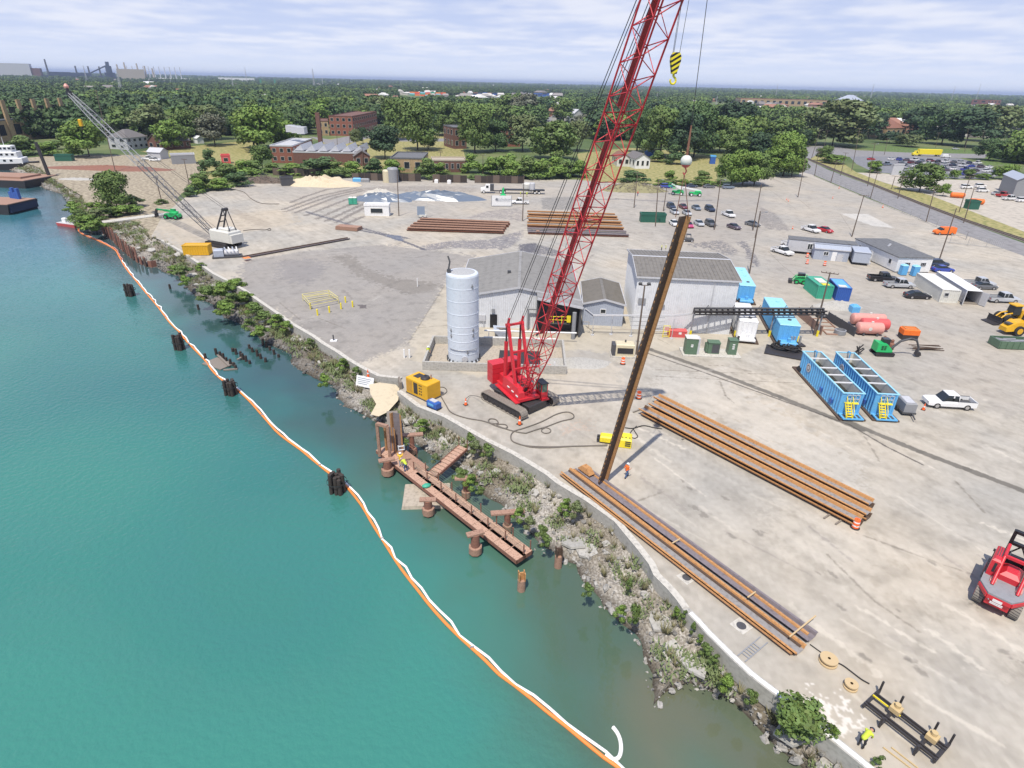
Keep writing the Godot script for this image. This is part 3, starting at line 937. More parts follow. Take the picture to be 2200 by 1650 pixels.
func slab(mb: MB,a: Vector3,b: Vector3,c: Vector3,d: Vector3,thick: float) -> void:  # a roof plane with thickness,corners counterclockwise from above
	var n:=(b - a).cross(c - a).normalized()*thick
	mb.quad(a,b,c,d)
	mb.quad(d - n,c - n,b - n,a - n)
	mb.quad(a - n,b - n,b,a); mb.quad(b - n,c - n,c,b); mb.quad(c - n,d - n,d,c); mb.quad(d - n,a - n,a,d)


func gable_shed(o: Node3D,l: float,w: float,eave: float,ridge: float,along_x: bool,wall: Material,roof: Material,seam:=0.9,over:=0.35,trim: Material=null) -> void:
	var x:=l/2
	var z:=w/2
	var mb:=MB.new()
	if along_x:
		corr(mb,V(-x,0,z),V(x,0,z),0,eave,eave)
		corr(mb,V(x,0,-z),V(-x,0,-z),0,eave,eave)
		corr(mb,V(x,0,z),V(x,0,0),0,eave,ridge)
		corr(mb,V(x,0,0),V(x,0,-z),0,ridge,eave)
		corr(mb,V(-x,0,-z),V(-x,0,0),0,eave,ridge)
		corr(mb,V(-x,0,0),V(-x,0,z),0,ridge,eave)
	else:
		corr(mb,V(-x,0,z),V(0,0,z),0,eave,ridge)
		corr(mb,V(0,0,z),V(x,0,z),0,ridge,eave)
		corr(mb,V(x,0,-z),V(0,0,-z),0,eave,ridge)
		corr(mb,V(0,0,-z),V(-x,0,-z),0,ridge,eave)
		corr(mb,V(x,0,z),V(x,0,-z),0,eave,eave)
		corr(mb,V(-x,0,-z),V(-x,0,z),0,eave,eave)
	part("wall",mb,wall,o)
	var rise:=(ridge - eave)/(z if along_x else x)
	var yo:=eave - rise*over+0.12
	var yr:=ridge+0.12
	for side in [1,-1]:
		mb=MB.new()
		var sm:=MB.new()
		var a: Vector3; var b: Vector3; var c: Vector3; var d: Vector3
		if along_x:
			a=V(-side*(x+over),yo,side*(z+over)); b=V(side*(x+over),yo,side*(z+over))
			c=V(side*(x+over),yr,0); d=V(-side*(x+over),yr,0)
		else:
			a=V(side*(x+over),yo,side*(z+over)); b=V(side*(x+over),yo,-side*(z+over))
			c=V(0,yr,-side*(z+over)); d=V(0,yr,side*(z+over))
		slab(mb,a,b,c,d,0.1)
		var r:=part("roof",mb,roof,o)
		seams(sm,a,b,d - a,seam)
		part("roof_seam",sm,roof,r).set_meta("kind","stuff")
	mb=MB.new()
	if along_x:
		mb.beam(V(-x - over,yr+0.03,0),V(x+over,yr+0.03,0),0.5,0.08)
	else:
		mb.beam(V(0,yr+0.03,-z - over),V(0,yr+0.03,z+over),0.5,0.08)
	part("ridge_cap",mb,trim if trim else roof,o)
	mb=MB.new()
	var q:=over+0.03
	if along_x:
		for sx in [-1,1]:
			for sz in [-1,1]:
				mb.beam(V(sx*(x+q),yo,sz*(z+over)),V(sx*(x+q),yr,0),0.08,0.3)
		for sz in [-1,1]:
			mb.beam(V(-x - q,yo - 0.05,sz*(z+q)),V(x+q,yo - 0.05,sz*(z+q)),0.12,0.22)
	else:
		for sz in [-1,1]:
			for sx in [-1,1]:
				mb.beam(V(sx*(x+over),yo,sz*(z+q)),V(0,yr,sz*(z+q)),0.08,0.3)
		for sx in [-1,1]:
			mb.beam(V(sx*(x+q),yo - 0.05,-z - q),V(sx*(x+q),yo - 0.05,z+q),0.12,0.22)
	part("gutter",mb,trim if trim else M.light_grey,o)


func window(o: Node,at: Vector3,face: Vector3,w: float,h: float,frame: Material,lights:=1) -> void:  # a framed pane on a wall whose outside looks along face
	var s:=Vector3.UP.cross(face)
	var mb:=MB.new()
	mb.x=Transform3D(Basis(s,Vector3.UP,face),at)
	mb.bx(-w/2,w/2,-h/2,-h/2+0.08,-0.02,0.09); mb.bx(-w/2,w/2,h/2 - 0.08,h/2,-0.02,0.09)
	mb.bx(-w/2,-w/2+0.08,-h/2+0.08,h/2 - 0.08,-0.02,0.09); mb.bx(w/2 - 0.08,w/2,-h/2+0.08,h/2 - 0.08,-0.02,0.09)
	for i in range(1,lights):
		var u:=-w/2+w*i/lights
		mb.bx(u - 0.03,u+0.03,-h/2+0.08,h/2 - 0.08,-0.02,0.08)
	var f:=part("window",mb,frame,o)
	mb=MB.new()
	mb.x=Transform3D(Basis(s,Vector3.UP,face),at)
	mb.bx(-w/2+0.06,w/2 - 0.06,-h/2+0.06,h/2 - 0.06,-0.03,0.06)
	part("pane",mb,M.glass,f)


func door(o: Node,at: Vector3,face: Vector3,w: float,h: float,m: Material) -> void:  # at: the middle of the threshold
	var s:=Vector3.UP.cross(face)
	var mb:=MB.new()
	mb.x=Transform3D(Basis(s,Vector3.UP,face),at)
	mb.bx(-w/2,w/2,0.02,h,-0.02,0.09)
	var d:=part("door",mb,m,o)
	mb=MB.new()
	mb.x=Transform3D(Basis(s,Vector3.UP,face),at)
	mb.bx(w/2 - 0.16,w/2 - 0.08,1.0,1.1,0.09,0.14)
	part("handle",mb,M.dark_grey,d)


func large_structures() -> void:
	# the quay wall
	var mb:=MB.new()
	wall_run(mb,L([24.53,-17.99,21.64,-21.67,20.03,-23.77,18.78,-25.54,18.23,-26.1,17.58,-26.85,16.86,-27.72,15.97,-29.18,15.43,-30.15,14.87,-31.15,14.44,-32.1,14.02,-32.85,13.77,-33.3,13.53,-34.15,13.05,-35.28,12.65,-36.01,12.24,-36.76,12.1,-37.98,11.44,-39.77,9.95,-43.39,7.58,-46.38,4.92,-49.07,3.82,-50.62,0.44,-54.13,-2.45,-56.57,-4.69,-58.71,-7.83,-61.76,-11.39,-64.16,-14.52,-68.01]),0.28,-1.35,0.2)
	var q:=solo("retaining_wall",mb,M.concrete,"long low concrete quay wall between the yard and the rubble bank, near half","wall")
	mb=MB.new()
	wall_run(mb,L([24.53,-17.99,21.64,-21.67,20.03,-23.77,18.78,-25.54,18.23,-26.1,17.58,-26.85,16.86,-27.72,15.97,-29.18,15.43,-30.15,14.87,-31.15,14.44,-32.1,14.02,-32.85]),0.16,0.2,0.235)
	part("coping",mb,M.white_paint,q).set_meta("label","white painted coping on the nearest stretch")
	mb=MB.new()
	wall_run(mb,L([13.77,-33.3,13.53,-34.15,13.05,-35.28,12.65,-36.01,12.24,-36.76,12.1,-37.98,11.44,-39.77,9.95,-43.39,7.58,-46.38,4.92,-49.07,3.82,-50.62,0.44,-54.13,-2.45,-56.57,-4.69,-58.71,-7.83,-61.76,-11.39,-64.16,-14.52,-68.01]),0.3,0.2,0.235)
	part("coping",mb,M.pale_concrete,q)
	mb=MB.new()
	wall_run(mb,L([-14.87,-71.71,-17.96,-72.25,-21.14,-75.02,-23.32,-77.23,-25.73,-79.96,-28.62,-82.83,-30.83,-85.45,-36,-90.57,-39.55,-94.67,-45.07,-100.8,-50.53,-107,-55.93,-112.4,-60.64,-116.8,-67.8,-124.8,-73.39,-131,-80,-137.8,-85.22,-143]),0.28,-1.3,0.22)
	var q2:=solo("retaining_wall",mb,M.concrete,"concrete quay wall running upstream from the sandy gap past the piled bank","wall")
	mb=MB.new()
	wall_run(mb,L([-14.87,-71.71,-17.96,-72.25,-21.14,-75.02,-23.32,-77.23,-25.73,-79.96,-28.62,-82.83,-30.83,-85.45,-36,-90.57,-39.55,-94.67,-45.07,-100.8,-50.53,-107,-55.93,-112.4,-60.64,-116.8,-67.8,-124.8,-73.39,-131,-80,-137.8,-85.22,-143]),0.3,0.22,0.25)
	part("coping",mb,M.pale_concrete,q2)
	mb=MB.new()
	var e: Vector3=G(-14.67,-69.65)
	mb.x=place(e,0.3)
	mb.bx(-0.15,0.15,-1.5,1.0,-0.9,0.9)
	solo("wall_end_plate",mb,M.grey_wood,"upright grey plank plate closing the end of the quay wall at the sandy gap","plate")
	silo()
	pit()
	long_shed()
	var o:=thing("small_shed","small blue-grey shed with a brown gabled roof between the two big sheds","shed",V(15.2,0,-99.3),-0.061)
	gable_shed(o,6.5,11.6,3.7,4.5,false,M.blue_grey,M.shed_roof,0.5,0.25)
	window(o,V(-0.1,2.55,5.83),Vector3.BACK,0.95,0.8,M.white_paint)
	o=thing("large_shed","tall pale ribbed metal shed with a brown standing-seam roof","shed",V(28.0,0,-99.9),-0.076)
	gable_shed(o,15.7,17.0,8.9,10.0,true,M.siding,M.shed_roof,0.62,0.25,M.light_grey)
	mb=MB.new()
	mb.tube(V(4.1,0.2,8.68),V(4.1,8.5,8.68),0.07,0.07,6)
	part("downpipe",mb,M.light_grey,o)
	mb=MB.new()
	mb.bx(-3.6,-3.1,4.2,4.6,8.55,8.8)
	part("lamp",mb,M.mid_grey,o)
	mb=MB.new()
	mb.bx(-7.4,-6.2,4.6,5.5,8.56,8.72)
	part("vent",mb,M.mid_grey,o)
	pipework()


func silo() -> void:
	var at:=V(-7.1,0,-78.9)
	var o:=thing("silo","tall pale blue cylindrical silo standing in the concrete pit","silo",at)
	var r:=2.22
	var h:=12.9
	var mb:=MB.new()
	var prof:=[W(r+0.1,0.06),W(r+0.1,0.22),W(r,0.24)]
	for y in [1.5,3.4,4.6,5.6,7.4,9.2,11.0]:
		prof.append_array([W(r,y - 0.07),W(r+0.022,y - 0.05),W(r+0.022,y+0.05),W(r,y+0.07)])
	prof.append_array([W(r,h - 0.35),W(r - 0.06,h - 0.12),W(r - 0.22,h),W(r - 0.5,h+0.02)])
	mb.lathe(prof,48)
	part("shell",mb,M.silo_paint,o)
	mb=MB.new()
	mb.lathe([W(r - 0.45,h+0.0),W(r - 0.7,h+0.1),W(0.0,h+0.22)],40)
	part("lid",mb,mat("silo_lid",Color(0.42,0.43,0.44),0.8,0.0,M.grime_tex,0.6),o)
	for k in 20:
		mb=MB.new()
		mb.x=Transform3D(Basis(Vector3.UP,TAU*k/20),Vector3.ZERO)
		mb.bx(r - 0.02,r+0.22,0.05,0.5,-0.1,0.1)
		part("anchor_lug",mb,M.dark_grey,o)
	mb=MB.new()
	mb.tube(V(0.35,0.95,r - 0.05),V(0.35,0.95,r+0.16),0.42,0.42,20)
	part("manway",mb,M.light_grey,o)
	mb=MB.new()
	for k in 9:
		var a:=-0.9+k*0.22
		mb.tube(V(sin(a)*(r+0.1),2.25,cos(a)*(r+0.1)),V(sin(a+0.22)*(r+0.1),2.25,cos(a+0.22)*(r+0.1)),0.045,0.045,6)
	part("pipe",mb,M.galvanised,o)
	for s in [[0.75,5.1],[0.75,4.3],[-0.75,5.0],[-0.75,4.2],[0.7,11.4],[0.35,1.9]]:
		mb=MB.new()
		mb.x=Transform3D(Basis(Vector3.UP,s[0]),Vector3.ZERO)
		mb.bx(-0.05,0.05,s[1] - 0.3,s[1]+0.3,r - 0.02,r+0.1)
		mb.bx(-0.16,0.16,s[1] - 0.05,s[1]+0.05,r - 0.02,r+0.1)
		part("bracket",mb,M.mid_grey,o)
	mb=MB.new()
	mb.path([V(-1.75,h - 0.6,0.6),V(-1.75,h+0.7,0.6),V(-1.6,h+1.5,0.5),V(-1.85,h+2.2,0.3)],0.11,8)
	mb.bx(-2.0,-1.5,h+0.1,h+0.5,0.4,0.8)
	part("vent_pipe",mb,M.dark_grey,o)


func pit() -> void:
	# the bund round the silo: four low concrete walls,a floor and a pond liner
	var o:=thing("containment_pit","low walled concrete containment pit around the base of the silo","pit",V(-2.4,0,-79.4),-0.02)
	var l:=20.0
	var w:=9.6
	var mb:=MB.new()
	mb.bx(-l/2,l/2,0.0,0.03,-w/2,w/2)
	part("floor",mb,M.tan_concrete,o)
	for s in [[-l/2,l/2,w/2 - 0.3,w/2],[-l/2,l/2,-w/2,-w/2+0.3],[-l/2,-l/2+0.3,-w/2+0.3,w/2 - 0.3],[l/2 - 0.3,l/2,-w/2+0.3,w/2 - 0.3]]:
		mb=MB.new()
		mb.bx(s[0],s[1],0.0,1.25,s[2],s[3])
		part("wall",mb,M.concrete,o)
	mb=MB.new()
	mb.bx(0.4,6.4,0.03,0.14,-2.6,3.6)
	part("liner",mb,M.liner,o)
	mb=MB.new()
	mb.path([V(-2.2,1.1,-5.2),V(9.0,1.1,-5.3)],0.1,6)
	mb.path([V(-2.2,1.7,-6.4),V(12.0,1.7,-6.5)],0.13,6)
	for x in [-1.5,4.0,9.0]:
		mb.tube(V(x,0.0,-6.4),V(x,1.7,-6.4),0.06,0.06,6)
	part("pipe",mb,M.white_paint,o)


func long_shed() -> void:
	var o:=thing("long_shed","long low ribbed metal shed with a grey roof behind the silo","shed",V(0.9,0,-102.4),-0.015)
	var eave:=5.05
	var ridge:=6.85
	var l:=19.4
	gable_shed(o,l,22.0,eave,ridge,false,M.siding,M.grey_roof,0.55,0.3)
	# the open loading bay under the right slope,carried forward
	var mb:=MB.new()
	slab(mb,V(2.9,6.42,14.4),V(10.1,5.08,14.4),V(10.1,5.08,11.2),V(2.9,6.42,11.2),0.14)
	part("bay_roof",mb,M.grey_roof,o)
	mb=MB.new()
	mb.beam(V(2.9,6.3,14.45),V(10.1,4.96,14.45),0.12,0.35)
	part("bay_fascia",mb,M.light_grey,o)
	mb=MB.new()
	mb.bx(9.6,9.9,0,4.9,11.2,14.2)
	part("bay_side_wall",mb,M.dark_grey,o)
	mb=MB.new()
	mb.bx(2.9,3.1,0,6.2,11.2,14.2)
	part("bay_side_wall",mb,M.dark_grey,o)
	mb=MB.new()
	mb.bx(3.1,9.6,0,4.8,11.15,11.25)
	part("bay_back_wall",mb,M.dark_grey,o)
	mb=MB.new()
	mb.bx(4.2,8.2,1.9,2.05,11.4,13.6)
	part("bay_platform",mb,M.dark_grey,o)
	mb=MB.new()
	for x in [4.3,5.6,6.9,8.1]:
		mb.bx(x - 0.04,x+0.04,2.05,3.2,13.5,13.58)
	for y in [2.6,3.15]:
		mb.bx(4.2,8.2,y - 0.04,y+0.04,13.49,13.59)
	mb.bx(7.7,8.3,2.3,3.4,13.6,13.75)
	part("bay_railing",mb,M.safety_yellow,o)
	mb=MB.new()
	mb.tube(V(8.75,0,14.9),V(8.75,4.4,14.9),0.32,0.32,14)
	part("bay_duct",mb,M.mid_grey,o)
	mb=MB.new()
	mb.path([V(1.6,0,11.6),V(1.6,3.6,11.6),V(3.4,3.6,11.6)],0.16,8)
	part("duct",mb,M.mid_grey,o)
	door(o,V(-4.0,0,11.05),Vector3.BACK,1.15,2.3,M.black_paint)
	mb=MB.new()
	mb.bx(-4.3,-3.8,2.7,3.3,11.04,11.3)
	part("lamp",mb,M.mid_grey,o)
	mb=MB.new()
	mb.bx(-6.4,-5.3,1.2,2.2,11.06,11.3)
	mb.tube(V(-5.6,0,11.25),V(-5.6,1.3,11.25),0.06,0.06,6)
	part("meter_box",mb,M.light_grey,o)
	mb=MB.new()
	mb.bx(-2.1,-1.5,6.4,7.1,2.0,2.5)
	part("roof_vent",mb,M.dark_grey,o)
	# a scoop-shaped grey awning lying by the wall
	mb=MB.new()
	var k:=MB.new()
	k.x=place(G(-1.73,-88.08),0.1)
	k.loft([[V(-0.8,0.02,-0.9),V(0.8,0.02,-0.9),V(1.3,1.1,-1.0),V(-1.4,1.4,-1.0)],[V(-0.5,0.02,0.7),V(0.8,0.02,0.7),V(1.3,0.8,0.8),V(-1.4,1.0,0.8)]])
	var skip:=solo("scrap_skip",k,M.blue_grey,"small blue-grey tipping skip of timber by the long shed wall","skip")
	var pl:=MB.new()
	pl.x=k.x
	pl.beam(V(-0.9,1.2,-0.3),V(1.0,1.3,0.2),0.25,0.12)
	pl.beam(V(-0.5,1.15,0.3),V(1.2,1.25,-0.5),0.2,0.12)
	part("plank",pl,M.grey_wood,skip)


func pipework() -> void:
	# the pipe bridge in front of the tall shed
	var o:=thing("pipe_bridge","dark steel pipe bridge on yellow-footed posts in front of the tall shed","pipe bridge",G(28.53,-89.68))
	var base: Vector3=o.position
	var far: Vector3=G(49.59,-91.02) - base
	var mb:=MB.new()
	for z in [-0.5,0.5]:
		for y in [3.9,4.5]:
			mb.beam(V(0,y,z),far+V(0.3,y,z),0.16,0.2)
	for k in 24:
		var p:=far*(k/23.0)
		mb.beam(p+V(0,4.2,-0.5),p+V(0,4.2,0.5),0.1,0.7)
	part("truss",mb,M.dark_steel,o)
	for k in 4:
		var p: Vector3=far*[0.0,0.35,0.62,1.0][k]
		mb=MB.new()
		mb.tube(p+V(0,1.0,0),p+V(0,4.0,0),0.13,0.13,8)
		mb.beam(p+V(0,3.8,-0.7),p+V(0,3.8,0.7),0.18,0.18)
		var q:=part("post",mb,M.mid_grey,o)
		mb=MB.new()
		mb.tube(p,p+V(0,1.0,0),0.2,0.2,8)
		part("post_guard",mb,M.safety_yellow,q)
	for y in [0.0,0.35]:
		mb=MB.new()
		mb.tube(V(0,4.75+y*0.1,-0.25+y),far+V(0,4.75+y*0.1,-0.25+y),0.09,0.09,6)
		part("pipe",mb,M.dark_grey,o)
	for k in 5:
		mb=MB.new()
		var p:=far*(0.1+k*0.2)
		mb.beam(p+V(-0.35,4.6,0),p+V(0,5.3,0),0.06,0.06)
		mb.beam(p+V(0.35,4.6,0),p+V(0,5.3,0),0.06,0.06)
		part("hanger",mb,M.dark_grey,o)
	# the thin white pipes that cross from shed to shed
	o=thing("pipe_run","thin pale pipes on slender stands crossing in front of the small shed","pipes",G(12.7,-89.17))
	base=o.position
	var pts:=[V(-1.2,3.4,-2.5),V(-0.2,3.3,0),G(25.37,-88.99) - base+V(0,3.6,0),G(28.53,-89.68) - base+V(0,3.5,-0.8)]
	for k in 2:
		mb=MB.new()
		var qs:=[]
		for p in pts:
			qs.append(p+V(0,k*0.28,k*0.3))
		mb.path(qs,0.075,6)
		part("pipe",mb,M.light_grey,o)
	for p in L([12.7,-89.17,15.75,-89.61,18.85,-89.07,25.26,-88.5]):
		mb=MB.new()
		mb.tube(p - base,p - base+V(0,3.4,0),0.06,0.06,6)
		mb.tube(p - base,p - base+V(0,0.12,0),0.3,0.3,8)
		part("stand",mb,M.light_grey,o)
	mb=MB.new()
	mb.path([V(-0.9,0.9,-0.6),G(18.85,-89.07) - base+V(0,0.9,-0.6),G(27.96,-89.65) - base+V(0,0.8,-1.2)],0.05,6)
	mb.path([V(-0.6,0.9,-0.6),V(-0.6,2.0,-0.6),V(-1.6,2.0,-0.6)],0.05,6)
	part("low_pipe",mb,M.tan_concrete,o)
	mb=MB.new()
	for k in 3:
		var p: Vector3=G(18.85,-89.07) - base+V(0,1.3+k*0.7,-1.4)
		mb.beam(p,p+V(5.5,0,-0.2),0.06,0.06)
	part("conduit",mb,M.mid_grey,o)


func strip(p: Vector2,q: Vector2,t: float) -> Array:  # a thin bar in the x-y plane
	var s:=(q - p).normalized().orthogonal()*t/2
	return [p - s,p+s,q+s,q - s] if (q - p).cross(s) < 0 else [p+s,p - s,q - s,q+s]


func ccw(poly: Array) -> Array:
	var a:=0.0
	for i in poly.size():
		a += (poly[i] as Vector2).cross(poly[(i+1) % poly.size()])
	if a < 0:
		poly.reverse()
	return poly


const ALONG:=Basis(Vector3(0,0,-1),Vector3(0,1,0),Vector3(1,0,0))  # a profile drawn in x-y,run out along x


func sheet_pile(at: Transform3D,l: float,pan: Material,flange: Material,label: String,group: String) -> Node3D:
	# a steel sheet pile lying along x with its trough up: a pan,two sloped sides and two flanges
	var key:="pile%.1f" % l
	if not cache.has(key):
		var a:=MB.new()
		a.x=Transform3D(ALONG,Vector3.ZERO)
		a.prism(ccw(strip(W(-0.42,0.03),W(0.42,0.03),0.03)),-l/2,l/2)
		var sides:=[]
		for s in [-1.0,1.0]:
			var b:=MB.new()
			b.x=Transform3D(ALONG,Vector3.ZERO)
			b.prism(ccw([W(s*0.42,0.015),W(s*0.45,0.015),W(s*0.54,0.27),W(s*0.69,0.27),W(s*0.69,0.31),W(s*0.51,0.31),W(s*0.42,0.05)]),-l/2,l/2)
			sides.append(b.mesh())
		cache[key]=[a.mesh(),sides[0],sides[1]]
	var o:=thing("sheet_pile",label,"sheet pile",Vector3.ZERO,0.0,group)
	o.transform=at
	piece("pan",cache[key][0],pan,o)
	piece("flange",cache[key][1],flange,o)
	piece("flange",cache[key][2],M.rust_dark if pan == M.rust_dark else flange,o)
	return o


func along(a: Vector3,b: Vector3,y: float,roll:=0.0) -> Transform3D:
	var d:=b - a
	var t:=Transform3D(Basis(Vector3.UP,atan2(-d.z,d.x)),(a+b)/2)
	t.origin.y=y
	t.basis=t.basis*Basis(Vector3.RIGHT,roll)
	return t


func sticks(spots: Array,dir: Vector3,w: float) -> void:
	for k in 4:
		var p: Vector3=spots[k]
		var mb:=MB.new()
		mb.beam(p - dir*w/2,p+dir*w/2,0.15,0.14)
		solo("bearer",mb,M.grey_wood,"grey timber bearer under the three-wide pile stack, "+["at its upper end","in its middle","near its lower end","beside the drum at its lower end"][k],"timber","bearers under the stacked piles")


func piles() -> void:
	var g:="sheet piles of the near stack by the quay wall"
	var a: Vector3=V(5.73,0.4,-50.96)
	var b: Vector3=V(21.03,0.4,-29.53)
	sheet_pile(along(a,b,0.16),26.3,M.mill_steel,M.rust_bright,"orange-rusted sheet pile lying nearest the quay wall, on top",g)
	sheet_pile(along(a+V(-0.1,0,0.2),b+V(-0.3,0,-0.1),0.02),26.0,M.rust_dark,M.rust,"dark sheet pile lying under the orange one nearest the quay wall",g)
	a=V(7.28,0.4,-51.61)
	b=V(22.35,0.4,-30.72)
	sheet_pile(along(a,b,0.14),25.8,M.mill_purple,M.mill_purple,"purple-grey sheet pile beside the orange one, under the hanging pile's foot",g)
	sheet_pile(along(a+V(-0.2,0,-0.1),b+V(-0.6,0,0.0),0.0),25.6,M.mill_steel,M.rust_bright,"rust-edged sheet pile lying under the purple-grey one",g)
	var mb:=MB.new()
	var dir:=(b - a).normalized()
	var side:=dir.cross(Vector3.UP)
	for k in 3:
		mb=MB.new()
		var p: Vector3=[V(14.63,0.6,-40.38),V(19.16,0.6,-34.44),V(21.86,0.7,-31.4)][k]
		var w: float=[0.5,0.5,1.7][k]
		mb.beam(p - side*w,p+side*w,0.1,0.08)
		solo("batten",mb,M.new_wood,["short timber batten across the purple-grey pile, nearest the hanging pile","short timber batten across the purple-grey pile, half way down","long timber batten across the tail end of the near pile stack"][k],"batten")
	# orange-painted pile head beside the near stack
	mb=MB.new()
	mb.x=along(a - dir*0.1,a+dir*2,0.45)
	mb.frustum(V(-0.9,0,-0.4),V(0.9,0.55,0.4),0.5,0.1)
	solo("pile_shoe",mb,M.rust_bright,"bright orange wedge-shaped pile shoe at the head of the near stack","pile shoe")
	# the far stack beside the haul lane
	g="sheet piles of the three-wide stack beside the haul lane"
	var ends:=[[V(18.34,1,-67.17),V(34.67,1,-46.23)],[V(17.41,1,-65.33),V(33.64,1,-44.71)],[V(15.96,1,-64.01),V(32.32,1,-43.66)]]
	for k in 3:
		a=ends[k][0]
		b=ends[k][1]
		sheet_pile(along(a,b,0.62,0.02*(k - 1)),a.distance_to(b),M.mill_steel,M.rust_bright,["rusty sheet pile on top of the stack, farthest from the quay","rusty sheet pile on top of the stack, the middle of three","rusty sheet pile on top of the stack, nearest the quay"][k],g)
		sheet_pile(along(a+dir*0.4,b+dir*0.2,0.14),a.distance_to(b) - 0.3,M.rust_dark,M.rust,["dark sheet pile at the bottom of the stack, farthest from the quay","dark sheet pile at the bottom of the stack, the middle of three","dark sheet pile at the bottom of the stack, nearest the quay"][k],g)
	sticks([V(15.95,0.08,-64.77),V(20.48,0.08,-58.71),V(30.56,0.08,-45.31),V(31.26,0.08,-44.49)],side,2.4)
	# stacks across the yard,left of the red boom and behind it
	g="brown sheet piles stacked across the yard, left of the red boom"
	for k in 5:
		a=V(-28.9,0.5,-160.3).lerp(V(-27.63,0.5,-172.5),k/4.0)+V(rng.randf_range(-0.3,0.3),0,0)
		b=V(-3.28,0.5,-159.3).lerp(V(-1.58,0.5,-170.3),k/4.0)
		for lay in 2:
			sheet_pile(along(a,b,0.1+lay*0.5),25.9 - lay*0.4,M.rust_brown,M.rust_red if lay == 0 else M.rust_brown,"brown sheet pile in the stack left of the boom, %s row, %s" % [["front","second","middle","fourth","rear"][k],["at the bottom","on top"][lay]],g)
	g="sheet piles stacked across the yard behind the red boom"
	for k in 8:
		a=V(2.89,0.5,-160).lerp(V(3.55,0.5,-187.5),k/7.0)+V(rng.randf_range(-0.5,0.5),0,0)
		b=V(29.83,0.5,-159).lerp(V(30.37,0.5,-186.2),k/7.0)
		sheet_pile(along(a,b,0.5 if k > 1 else 0.4),26.8,M.mill_steel if k < 3 else M.rust_brown,M.mill_purple if k < 2 else M.rust,"%s sheet pile in the stack behind the boom, %s row from the front" % ["grey" if k < 3 else "tan-rusted",["first","second","third","fourth","fifth","sixth","seventh","rearmost"][k]],g)
		if k % 2 == 0:
			sheet_pile(along(a,b,0.04),26.5,M.rust_dark,M.rust_red,"dark sheet pile under the %s row of the stack behind the boom" % ["first","","third","","fifth","","seventh"][k],g)
	sheet_pile(along(G(-59.95,-129.3),G(-41.65,-149.2),0.1),27.0,M.rust_dark,M.mill_purple,"single dark sheet pile lying alone near the white crane","")
	mb=MB.new()
	mb.x=place(V(-58.41,0.6,-127.7),0.827)
	mb.bx(-0.7,0.7,0.0,0.02,-0.65,0.65)
	solo("tarp_flag",mb,M.boom_orange,"small orange flag draped over the near end of the lone dark pile","flag")
	mb=MB.new()
	mb.x=place(G(-44.36,-159.9),-0.25)
	for k in 4:
		mb.bx(-3.2,3.2,0.1+k*0.22,0.28+k*0.22,-1.6+k*0.1,1.6 - k*0.1)
	solo("plate_stack",mb,M.rust_brown,"low stack of brown steel plates lying by the wet gutter","plates")
	mb=MB.new()
	mb.x=place(G(5.92,-160),0.1)
	mb.prism([W(-0.9,0),W(-0.55,0),W(-0.25,0.65),W(0.25,0.65),W(0.55,0),W(0.9,0),W(0.35,0.9),W(-0.35,0.9)],-0.5,0.5)
	solo("pile_saddle",mb,M.rust_brown,"small brown steel saddle in front of the far pile stack behind the boom","saddle")
	# the pile in the air
	var foot: Vector3=V(9.21,0.55,-49.28)
	var head: Vector3=V(12.65,26.96,-46.45)
	var ax:=(head - foot).normalized()
	var out:=V(0.62,0,0.78)
	var zz:=ax.cross(out).normalized()
	var yy:=zz.cross(ax)
	var o:=sheet_pile(Transform3D(Basis(ax,yy,zz),(foot+head)/2),27.2,M.rust_dark,M.rust,"dark rusted sheet pile hanging upright from the red crane's line","")
	mb=MB.new()
	for k in 46:
		mb.bx(-13.2+k*0.58,-13.0+k*0.58,0.27,0.33,-0.72,-0.68)
	part("weld_tabs",mb,M.rust_bright,o).set_meta("kind","stuff")


func drum(label: String,at: Vector3) -> void:
	if not cache.has("drum"):
		var a:=MB.new()
		a.lathe([W(0.31,0.08),W(0.31,0.24),W(0.3,0.26),W(0.3,0.42),W(0.29,0.44),W(0.29,0.62),W(0.28,0.64),W(0.28,0.8),W(0.26,0.84),W(0.26,0.98),W(0.0,1.0)],16)
		a.bx(-0.1,0.1,1.0,1.08,-0.02,0.02)
		var b:=MB.new()
		b.lathe([W(0.0,0.0),W(0.42,0.0),W(0.42,0.06),W(0.3,0.1)],16)
		var c1:=MB.new()
		c1.lathe([W(0.306,0.265),W(0.304,0.415)],16)
		var c2:=MB.new()
		c2.lathe([W(0.286,0.645),W(0.284,0.795)],16)
		cache.drum=[a.mesh(),b.mesh(),c1.mesh(),c2.mesh()]
	var o:=thing("traffic_drum",label,"traffic drum",at,rng.randf()*3,"orange and white traffic drums")
	piece("barrel",cache.drum[0],M.barrel_orange,o)
	piece("base_ring",cache.drum[1],M.rubber,o)
	piece("white_band",cache.drum[2],M.white_paint,o)
	piece("white_band",cache.drum[3],M.white_paint,o)


func cone(label: String,at: Vector3,tall:=0.75) -> void:
	if not cache.has("cone"):
		var a:=MB.new()
		a.lathe([W(0.15,0.04),W(0.03,0.75),W(0.0,0.75)],12)
		var b:=MB.new()
		b.bx(-0.2,0.2,0.0,0.04,-0.2,0.2)
		var c:=MB.new()
		c.lathe([W(0.105,0.34),W(0.085,0.47)],12)
		cache.cone=[a.mesh(),b.mesh(),c.mesh()]
	var o:=thing("traffic_cone",label,"traffic cone",at,rng.randf(),"orange traffic cones")
	o.scale=V(tall/0.75,tall/0.75,tall/0.75)
	piece("cone_body",cache.cone[0],M.barrel_orange,o)
	piece("cone_base",cache.cone[1],M.rubber,o)
	piece("white_band",cache.cone[2],M.white_paint,o)


